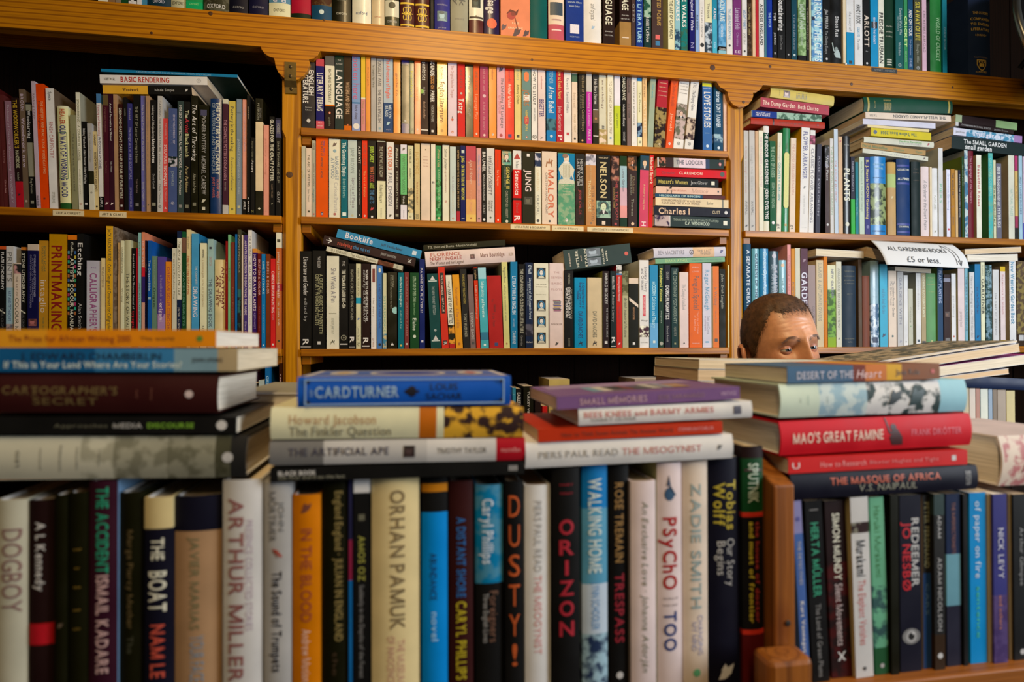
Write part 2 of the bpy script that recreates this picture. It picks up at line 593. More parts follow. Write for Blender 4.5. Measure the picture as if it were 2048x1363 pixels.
def drape(pts, faces, t, bul, eps, cols):
    """cut flat print (x, z) into upright strips so that it follows a rounded spine"""
    V, F, C = [], [], []
    cuts = [t * k / 12 for k in range(13)]
    for f, c in zip(faces, cols):
        poly = [pts[i] for i in f]
        x0, x1 = min(p[0] for p in poly), max(p[0] for p in poly)
        for a, b in zip(cuts, cuts[1:]):
            if b <= x0 or a >= x1:
                continue
            q = poly
            for lim, sg in ((a, 1), (b, -1)):
                out = []
                for i in range(len(q)):
                    p0, p1 = q[i - 1], q[i]
                    d0, d1 = sg * (p0[0] - lim), sg * (p1[0] - lim)
                    if (d0 >= 0) != (d1 >= 0):
                        k = d0 / (d0 - d1)
                        out.append((lim, p0[1] + (p1[1] - p0[1]) * k))
                    if d1 >= 0:
                        out.append(p1)
                q = out
            if len(q) > 2:
                n = len(V)
                V += [(x, bul * (2 * x / t - 1) ** 2 - eps, z) for x, z in q]
                F.append(tuple(range(n, n + len(q))))
                C.append(c)
    return V, F, C


def make_book(name, H, t, dep, flags, cover, texts, lying=False, seen=1.0):
    hard = 'h' in flags
    gloss = 'g' in flags
    bands, lc, rc, _ = parse_cover(cover)
    bands = [(k * seen, c) for k, c in bands]       # seen: share of the spine above the lower picture edge
    root = bpy.data.objects.new(name, None)
    root.empty_display_size = .03
    link(root)
    c = .0022 if hard else .0007
    c = min(c, t * .2)
    bul = (.10 * t if hard else .006 * t)
    n = 9 if hard else 5
    outer = [(0, dep)] + [(t * i / (n - 1), bul * (2 * i / (n - 1) - 1) ** 2) for i in range(n)] + [(t, dep)]
    inner = [(t - c, dep)] + [(t - c - (t - 2 * c) * i / (n - 1), c + bul * (2 * i / (n - 1) - 1) ** 2) for i in range(n)] + [(c, dep)]
    prof = outer + inner
    m = len(prof)
    zs = sorted(set([1.0 - k for k, _ in bands] + [0.0, 1.0]))
    V = [(x, y, z * H) for z in zs for x, y in prof]
    F, C1, C2 = [], [], []
    for j in range(len(zs) - 1):
        top = 1.0 - zs[j + 1]
        col = [b for k, b in bands if k <= top + 1e-6][-1]
        for i in range(m):
            k = (i + 1) % m
            F.append((j * m + i, j * m + k, (j + 1) * m + k, (j + 1) * m + i))
            cc = col
            if i == 0 and lc:
                cc = lc
            elif i == n and rc:
                cc = rc
            elif n < i:
                cc = (lin('ddd'), lin('ddd'))
            C1.append(cc[0])
            C2.append(cc[1])
    for base, rev in ((0, True), ((len(zs) - 1) * m, False)):
        for i in range(n + 1):
            q = (base + i, base + i + 1, base + (m - 2 - i), base + (m - 1 - i))
            F.append(q[::-1] if rev else q)
            cc = bands[-1][1] if rev else bands[0][1]
            C1.append(cc[0])
            C2.append(cc[1])
    co = mesh_obj('cover', V, F, M_GLOSS if gloss else M_COVER, root, C1, C2, smooth=True)
    co.data.set_sharp_from_angle(angle=math.radians(33))
    ov = .003 if hard else .0004
    v, f = box_data(c, t - c, c + bul, dep - (ov if hard else .0002), ov, H - ov)
    mesh_obj('page_block', v, f, M_PAGE, root)
    eps = .00035
    if 'b' in flags:                              # the printed front cover of a book that lies face up
        base = bands[0][1][0]
        wt = lin('ccc6bb')
        if base[2] > base[0] * 3:
            art = [(wt, rect(.01, .99, .03, .97)), (lin('2a5ab0'), rect(.04, .96, .10, .90)), (wt, circ(.5, .5, .20, .36, 28)), (lin('14389a'), circ(.5, .5, .17, .30, 28)),
                   (wt, circ(.17, .5, .07, .25)), (wt, circ(.83, .5, .07, .25)), (lin('a83030'), [(.83, .3), (.87, .5), (.83, .7), (.79, .5)]), (lin('c8a860'), [(.17, .3), (.21, .5), (.17, .7), (.13, .5)])]
        else:
            art = [(lin('9a82a8'), rect(.06, .94, .62, .94)), (lin('6a94a8'), rect(.24, .30, .2, .62)), (wt, rect(.30, .42, .2, .62)), (lin('2a2a30'), rect(.36, .44, .22, .6)), (lin('8a4a48'), rect(.45, .48, .2, .62)),
                   (lin('4a4a50'), rect(.49, .58, .2, .5)), (lin('c0bcb0'), rect(.58, .64, .2, .62)), (lin('9aa0b0'), rect(.66, .70, .2, .62)), (lin('b08a60'), rect(.70, .80, .2, .5))]
        VA, FA = [], []
        for q, (kc, pl) in enumerate(art):
            b0 = len(VA)
            VA += [(t + .00015 + .00008 * q, bul + .002 + (dep - bul - .004) * v_, H * (1 - u_)) for u_, v_ in pl]
            FA.append(tuple(range(b0, len(VA))))
        mesh_obj('cover_picture', VA, FA, M_INK, root, [k for k, _ in art])
    spans = {}                                    # lines printed side by side keep clear of each other
    for k, item in enumerate(texts.split(';')):
        p_ = item.lstrip('*~-^')
        if not item or item[0] == '@' or any(c in '-^' for c in item[:len(item) - len(p_)]):
            continue
        a = p_.split(',')
        hf = float(a[4]) if len(a) > 4 else .5
        ln_ = float(a[5]) if len(a) > 5 else 0.0
        me_ = [.5 + ln_ / 2 - hf / 2, .5 + ln_ / 2 + hf / 2, float(a[2]) * seen, float(a[3]) * seen]
        for ot in spans.values():
            if ot[2] < me_[3] - .01 and me_[2] < ot[3] - .01:
                up, dn = (me_, ot) if me_[0] + me_[1] > ot[0] + ot[1] else (ot, me_)
                over = dn[1] - up[0]
                if -.05 < over < .2:
                    mid = (dn[1] + up[0]) / 2
                    up[0], dn[1] = mid + .025, mid - .025
        spans[item] = me_
    for item in [s for s in texts.split(';') if s]:
        if item[0] == '@':
            a = item[1:].split(',')
            shp, cc, pos, size = a[0], lin(a[1]), float(a[2]) * seen, float(a[3])
            lane = float(a[4]) if len(a) > 4 else 0.0
            ln = (float(a[5]) * H / (t * max(size, .01))) if len(a) > 5 else 1.0
            V, F, C = [], [], []
            s = size * t
            cx, cz = t * (.5 + lane / 2), H * (1 - pos)
            if shp == 'bar2':
                polys = [(cc, [(0 - .5, -9), (.5, -9), (.5, 9), (-.5, 9)])]
                ext = size if size < .1 else .02
                polys = [(cc, rect(-ext * H / 2 / s, ext * H / 2 / s, -.48 * t / s, .48 * t / s))]
                rot = True
            else:
                polys = emblem(shp, cc, ln)
                rot = lying
            for q, (kc, pl) in enumerate(polys):
                b0 = len(V)
                for u, vv in pl:
                    x, z = (cx + vv * s, cz - u * s) if rot else (cx + u * s, cz + vv * s)
                    x = min(max(x, t * .02), t * .98)
                    z = min(max(z, H * .003), H * .997)
                    V.append((x, -eps * .7 - .00006 * (1 + (q if len(polys) < 14 else q // 8)), z))
                F.append(tuple(range(b0, len(V))))
                C.append(tuple(min(1, k) for k in kc))
            if hard and shp not in ('pill2', 'frame', 'frame2'):
                VV, FF, CC = [], [], []
                for q, f in enumerate(F):
                    v_, f_, c_ = drape([(x, z) for x, _, z in V], [f], t, bul, eps * .7 + .00006 * (1 + (q if len(F) < 14 else q // 8)), [C[q]])
                    FF += [tuple(i + len(VV) for i in g_) for g_ in f_]
                    VV += v_
                    CC += c_
                V, F, C = VV, FF, CC
            nm = 'cover_picture' if shp in ('pic', 'pic2', 'face', 'queen', 'cameo', 'rose', 'bat', 'eye', 'stack', 'horse') else 'emblem'
            mesh_obj(nm, V, F, M_INK, root, C)
            continue
        span = spans.get(item)
        bold = ital = horiz = stk = 0
        while item and item[0] in '*~-^':
            if item[0] == '*':
                bold = 1
            elif item[0] == '~':
                ital = 1
            elif item[0] == '^':
                stk = 1
            else:
                horiz = 1
            item = item[1:]
        a = item.split(',')
        txt, cc = a[0], lin(a[1])
        if txt == 'lines':
            txt = 'iiiiiiii'
        p2, p3 = float(a[2]) * seen, float(a[3]) * (1.0 if horiz else seen)
        hf = float(a[4]) if len(a) > 4 else .5
        lane = float(a[5]) if len(a) > 5 else 0.0
        if span:
            hf, lane = span[1] - span[0], span[0] + span[1] - 1
        gv, gt, wd = layout(txt, bold, ital)
        if not gv:
            continue
        hc = hf * t
        V = []
        if stk:                                   # upright letters one under the other
            gt = []
            step = (p3 - p2) * H / len(txt)
            ch = step * .72
            for k, c in enumerate(txt):
                gv1, gt1, wd1 = layout(c, bold, ital)
                sx = min(hf * t / max(wd1, .35), ch * 1.3)
                n0 = len(V)
                z0 = H * (1 - p2) - (k + .5) * step - ch / 2
                V += [(t / 2 + (gx - wd1 / 2) * sx, bul * (2 * (gx - wd1 / 2) * sx / t) ** 2 - eps, z0 + gy * ch) for gx, gy in gv1]
                gt += [tuple(i + n0 for i in q) for q in gt1]
        elif horiz:
            sx = min(p3 * t / wd, hc * 2.0)
            x0, z0 = t / 2 - sx * wd / 2 + lane * t / 2, H * (1 - p2) - hc / 2
            for gx, gy in gv:
                x = min(max(x0 + gx * sx, t * .01), t * .99)
                V.append((x, bul * (2 * x / t - 1) ** 2 - eps, z0 + gy * hc))
        else:
            L = (p3 - p2) * H
            sx = min(L / wd, hc * 2.4)
            z0 = H * (1 - p2) - (L - sx * wd) / 2
            xc = t * (.5 + lane / 2) - hc / 2
            for gx, gy in gv:
                x = min(max(xc + gy * hc, t * .01), t * .99)
                V.append((x, bul * (2 * x / t - 1) ** 2 - eps, min(max(z0 - gx * sx, .0005), H - .0005)))
        lc_ = [cc] * len(gt)
        if hard:
            V, gt, lc_ = drape([(a_, c_) for a_, _, c_ in V], gt, t, bul, eps, lc_)
        mesh_obj('lettering', V, gt, M_INK, root, lc_)
    return root


USED = {}


def finish(root, label, cat='book', group=None):
    label = ' '.join(label.split())
    if label in USED:
        USED[label] += 1
        print('DUPLICATE LABEL', label)
    USED[label] = 1
    nw = len(label.split())
    if nw > 16 or nw < 4:
        print('LABEL LENGTH', nw, label)
    root['label'] = label
    root['category'] = cat
    if group:
        root['group'] = group


def describe(key, row, tpx, cover, flags):
    where = ROWDESC[row] if row in ROWDESC else 'lying in the front stacks'
    if key.startswith('!'):
        s = key[1:]
        return s
    col = colour_name(parse_cover(cover)[3])
    size = 'slim ' if tpx < 11 else ('wide ' if tpx > 27 and row != 'F' else '')
    kind = 'hardback' if 'h' in flags else 'paperback'
    if not key:
        return None
    return '%s%s %s lettered %s, %s' % (size, col, kind, key, where)


def depth_for(H, flags):
    return min(max(H * .655, .10), .175)

ROWS = {}
# x0 x1 top flags|cover[/bands]|spine print|what the label calls it
ROWS['T'] = '''
196 216 130 p|a22/.8:ddc||!thin red paperback with a white foot, over the beam
217 230 130 p|dcb/.9:864||!cream paperback with a brown foot, over the beam
231 242 130 p|876||
243 256 130 p|142||!dark green book over the beam, before two thin ones
257 273 135 p|111/.95:ddd|@disc,ddd,.95,.4|!black paperback with a white dot at its foot, over the beam
274 283 130 p|ddd||
284 293 130 p|48a||!thin blue paperback over the beam, before the wide black one
294 340 165 h|122/.9:134|-OXFORD,dde,.94,.5,.14|!wide black and teal dictionary over the beam
341 371 150 h|ddc/.85:bb9|-OXFORD,443,.93,.8,.2|!cream hardback with dark foot lettering, over the beam
372 404 150 p|295/.9:1a6|-OXFORD,9e9,.93,.6,.12|!bright green paperback over the beam
406 457 165 h|221/.8:332~554|-OXFORD,ddd,.94,.72,.17|!wide dark mottled hardback over the beam
458 495 165 h|112|-OXFORD,999,.93,.6,.12|!plain black hardback with dim foot lettering, over the beam
497 535 165 h|113|-OXFORD,889,.91,.6,.12|!navy black hardback beside the blue and cream one, over the beam
537 580 165 h|58a/.83:ddb|-OXFORD,665,.92,.55,.14;-e d,dde,.8,.6,.2|!blue hardback with a cream foot band, over the beam
582 621 150 h|a13/.93:121|-OXFORD,ecc,.72,.6,.1|!crimson hardback with a black foot, over the beam
623 663 165 h|421/.72:421~653/.82:146|@disc,cdd,.9,.25|!brown hardback with a teal foot band, over the beam
664 702 160 hg|110|@pic,887,.68,.5;-OXFORD,ccb,.9,.55,.12|!black hardback with a pale flower above its foot, over the beam
704 742 160 hg|ddc|-oxford,248,.87,.6,.18|!cream dictionary with blue lower case foot lettering, over the beam
743 769 160 hg|cb9|-OXFORD,b76,.9,.55,.1|!pale beige hardback after the cream dictionary, over the beam
770 798 160 hg|221/.68:ccb/.88:443|@disc,443,.74,.5;-OXFORD,bbb,.94,.7,.17|!black and cream banded hardback beside the burgundy pair
800 829 170 hg|411|@bar,db3,.72,.95;@knot,ec4,.84,.62;@bar,db3,.97,.95|!first burgundy leather volume with a gold knot, over the beam
830 859 170 hg|411|@bar,db3,.72,.95;@knot,ec4,.84,.62;@bar,db3,.97,.95|!second burgundy leather volume with a gold knot, by the slim dark book
861 867 150 p|222||
869 900 160 h|338|-WARDLE,99b,.68,.7,.1;@pic,9bc,.82,.66;-press,99b,.96,.5,.1|!blue hardback with a small square picture, over the beam
901 936 160 h|998|ok,555,.5,.68,.4,.3;ry,555,.5,.68,.3,-.3;-lines,777,.84,.7,.1|!grey beige hardback beside the small square picture, over the beam
938 967 155 hg|ddc/.62:ddc/.83:522|@pic,344,.62,.6;-II,333,.78,.15,.1;@bar,322,.8,.95|!cream hardback with a maroon foot and dark picture, over the beam
968 999 160 hg|214|*Usage,ddd,.52,.74,.5;@disc,d64,.86,.66|!navy hardback with an orange disc lettered usage
1001 1060 165 p<c71|d86|@rose,a33,.75,.4,-.2;-KATE,edb,.84,.22,.07;-ARMSTRONG,edb,.9,.5,.07;@leaf,545,.9,.22,-.8;@leaf,434,.95,.3,.1;@leaf,434,.95,.24,.75|!wide salmon book printed with a red flower, over the beam
1061 1095 160 h|055||!plain teal cloth hardback over the beam
1097 1129 155 h<612|dcb/.8:b56|@box,345,.6,.8;@bar,a88,.74,.6;@bar,ecc,.87,.6|!cream book with a pink foot band, over the beam
1131 1167 155 p|138|-Sandra M. Gilbert,cde,.5,.8,.09;-Susan Gubar,cde,.55,.6,.09;@box,dde,.84,.5;-NORTON,9ac,.94,.5,.08|!plain blue paperback with a white gull mark, over the beam
1168 1204 155 h|ddd|~and crystal,888,.5,.7,.25;@leaf,9bd,.8,.2|!white hardback with a pale blue swirl, over the beam
1206 1229 150 p|211|*LANGUAGE,ddc,.2,.74,.55;-DAVID,ccc,.83,.6,.1;-CRYSTAL,ccc,.88,.75,.1|!upright black book lettered language, over the beam
1239 1262 140 p|211/.66:974|*LANGUAGE,ddc,.05,.5,.55;-DAVID,ccc,.57,.6,.1;-CRYSTAL,ccc,.62,.75,.1;@bar,dcb,.88,.6|!black book with an olive foot band lettered language
1263 1271 120 p|433|OTTO,999,.3,.6,.5|!thin dark grey book after the olive footed one
1272 1286 150 p|138|*AS LITERATURE,9ce,.3,.94,.55|as literature
1288 1302 145 p|143/.3:9ba~254/.58:133|*ROBERT LATHAM,ccc,.58,.92,.45|!dark green paperback with a misty picture, over the beam
1304 1326 150 p|433|*COLLECTED POEMS,a84,.1,.7,.35,.25;@box,d66,.85,.4;@box,37a,.93,.4|!dark grey paperback with a red and blue mark, over the beam
1336 1349 150 p<bb8|ddb|*THE ART OF CAPTAINCY,443,.35,.86,.5|the art of captaincy
1350 1361 145 p|8bc/.7:8bc~246|*WALKS,eee,.3,.6,.6|!light blue paperback with white walks lettering
1362 1375 145 pg|177/.7:177~365|*E WALKS,eee,.3,.68,.6|!teal paperback with white walks lettering
1379 1390 150 p|116|*England and Wales,cce,.3,.72,.5;NI,99c,.88,.95,.6|england and wales
1391 1398 145 p|8ad|*PAUL HEATON,223,.5,.7,.5|!thin pale blue paperback over the beam
1399 1409 150 p|ddd|Travels Home,999,.4,.8,.4;@disc,222,.9,.8|!thin white paperback with a black oval at its foot
1410 1424 150 p|ddb/.6:345~bcd|The book,666,.35,.55,.3|!paperback with a dark seascape below a cream label
1425 1434 150 p|28a/.55:4ac|*ARNE,dde,.4,.55,.55;Kirk,adf,.85,.93,.5|!bright blue paperback beside the icy blue one, over the beam
1437 1452 155 p|6ad~48b/.9:111/.95:8bc|*MOUNTAINS,dee,.3,.58,.65;climbs,cde,.62,.78,.4;-Diadem,ddd,.93,.8,.3|!icy blue paperback lettered mountains
1453 1465 150 p|ddd|THE LAKELAND MOUNTAINS,59b,.4,.8,.45;@disc,333,.88,.35|!white paperback lettered in pale blue, over the beam
1467 1483 150 p|737|*Lakeland Fells,bac,.38,.66,.55;Christine,a8b,.7,.88,.3;-EE,dcd,.95,.7,.3|lakeland fells
1484 1494 150 p|ddd|*MOUNT EVEREST,58b,.4,.65,.5;JOE SIM,888,.7,.85,.4;@disc,333,.94,.4|!slim white paperback after the purple fells book
1495 1503 140 p|321~543|Across the hills,a96,.3,.7,.5|!thin ragged brown paperback beside the slim white one
1505 1511 145 p|db9||!thin peach paperback next to the red spine, over the beam
1512 1517 150 p|b23||!very thin red book over the beam
1518 1528 150 p|ddd|*ACROSS ENGLAND,222,.3,.84,.6|across england
1529 1533 150 p|478||
1534 1545 150 h|139|*THE POOR,9be,.4,.6,.45|!blue book after the white england one
1546 1554 150 p|111|*TOS,ddd,.4,.5,.6;*Julia Bolton,ccc,.66,.82,.45;@box,888,.93,.5|!slim black paperback with short white lettering, over the beam
1555 1570 155 p|111|*Mountaineering,ddd,.2,.64,.7;John Cleare,777,.7,.88,.3|mountaineering
1571 1582 150 p|111|@disc,aaa,.93,.3|!plain black paperback after the mountaineering one
1583 1594 150 p|145|V E in the Lake District,89a,.4,.86,.35;@disc,bcc,.93,.4|!dark teal paperback with a white bird mark
1596 1612 155 p|685~9b8/.93:111|*MOUNTAINS,bcb,.28,.6,.6;scotland,aba,.64,.8,.35|!mossy green paperback lettered mountains
1613 1618 150 p|111|CANOE ADVENTURE,987,.3,.85,.5|
1619 1622 150 p|ddb||!very thin cream booklet beside the mirrors book
1623 1645 155 p|58b~9cd|*MIRRORS IN THE CLIFFS,dee,.1,.99,.6,.15;@box,124,.45,.3,-.7|mirrors in the cliffs
1646 1660 150 p|111|*JIM PERRIN,aaa,.3,.55,.45;The Climbing Essays,999,.58,.88,.35;@disc,ccc,.95,.3|!black paperback with widely spaced grey lettering, over the beam
1661 1685 155 hg|111|*Simon Rae,ccc,.4,.66,.3,.1;@bat,abb,.85,.75|!black hardback with a batsman at its foot
1686 1692 150 p|dca||!thin cream book touching the batsman book
1693 1708 150 p|ddd/.57:18b|the story of,888,.3,.55,.3;@box,222,.96,.4|!white paperback with a bright blue lower half
1709 1725 150 p|ddd|*HANDY BOOK,333,.2,.45,.5;*COLIN LYTE,59b,.5,.62,.3;The cricket,888,.65,.8,.3|!plain white paperback beside the half blue one
1727 1740 148 p|111|*ARLOTT,dcb,.32,.74,.7;-by,bbb,.8,.4,.12;@disc,ccc,.96,.3|!black paperback with tall cream capitals, over the beam
1741 1756 150 p|18b|@box,111,.45,.8;*FERGUSON THE CRICKET,dde,.35,.7,.25|!bright blue paperback with a black label, over the beam
1757 1768 150 p|ddc|*FREDDIE TRUEMAN,222,.28,.94,.7|!cream paperback with heavy black capitals, over the beam
1769 1788 150 h|132|-The Wit,bba,.45,.7,.12;-and Best,bba,.52,.7,.12;-Cricket,bba,.58,.7,.12;III,bba,.88,.96,.5|!dark green hardback with short stacked lettering, over the beam
1791 1807 150 p|155|*Complete Who's Who,abb,.2,.55,.35,.25;Test Cricketers,9aa,.3,.5,.3,-.25;Wisden,9aa,.65,.82,.3;@ring,9aa,.95,.4|!deep teal paperback about test cricketers
1808 1815 150 p|385|*CRICKET,ce9,.3,.7,.7;BENSON,9c9,.76,.9,.4|!slim green paperback lettered cricket
1816 1826 148 p|146|*AND ON TOUR,ddd,.2,.55,.6;Ian Johnson,89b,.6,.8,.35;DANIEL,9ac,.85,.97,.5|and on tour
1828 1843 150 p|443|*SIX AWAY OF LIFE,cb3,.1,.6,.6;Douglas Miller,998,.65,.9,.3;@ring,aaa,.96,.4|!olive brown book with yellow capitals, over the beam
1844 1853 148 p|cab|CRICKETERS ABROAD,766,.2,.75,.5|!pale pink paperback between olive brown and bright green
1862 1884 155 hg<132|273|*WORLD OF CRICKET,9c9,.3,.86,.4,.3|world of cricket
1885 1894 150 p|178|GUIDE BOOK,8bc,.4,.7,.4|!turquoise paperback against the green cricket hardback
1941 1985 168 h|235|*-THE OXFORD,db5,.26,.7,.1;*-COMPANION,db5,.33,.85,.1;*-TO ENGLISH,db5,.39,.85,.1;*-LITERATURE,db5,.45,.8,.1;-HARVEY,db5,.52,.5,.08;-FOURTH EDITION,987,.78,.6,.05;@shield,db5,.87,.42;-OXFORD,db5,.95,.5,.07|!navy clothbound literature companion standing alone by the round mirror
'''
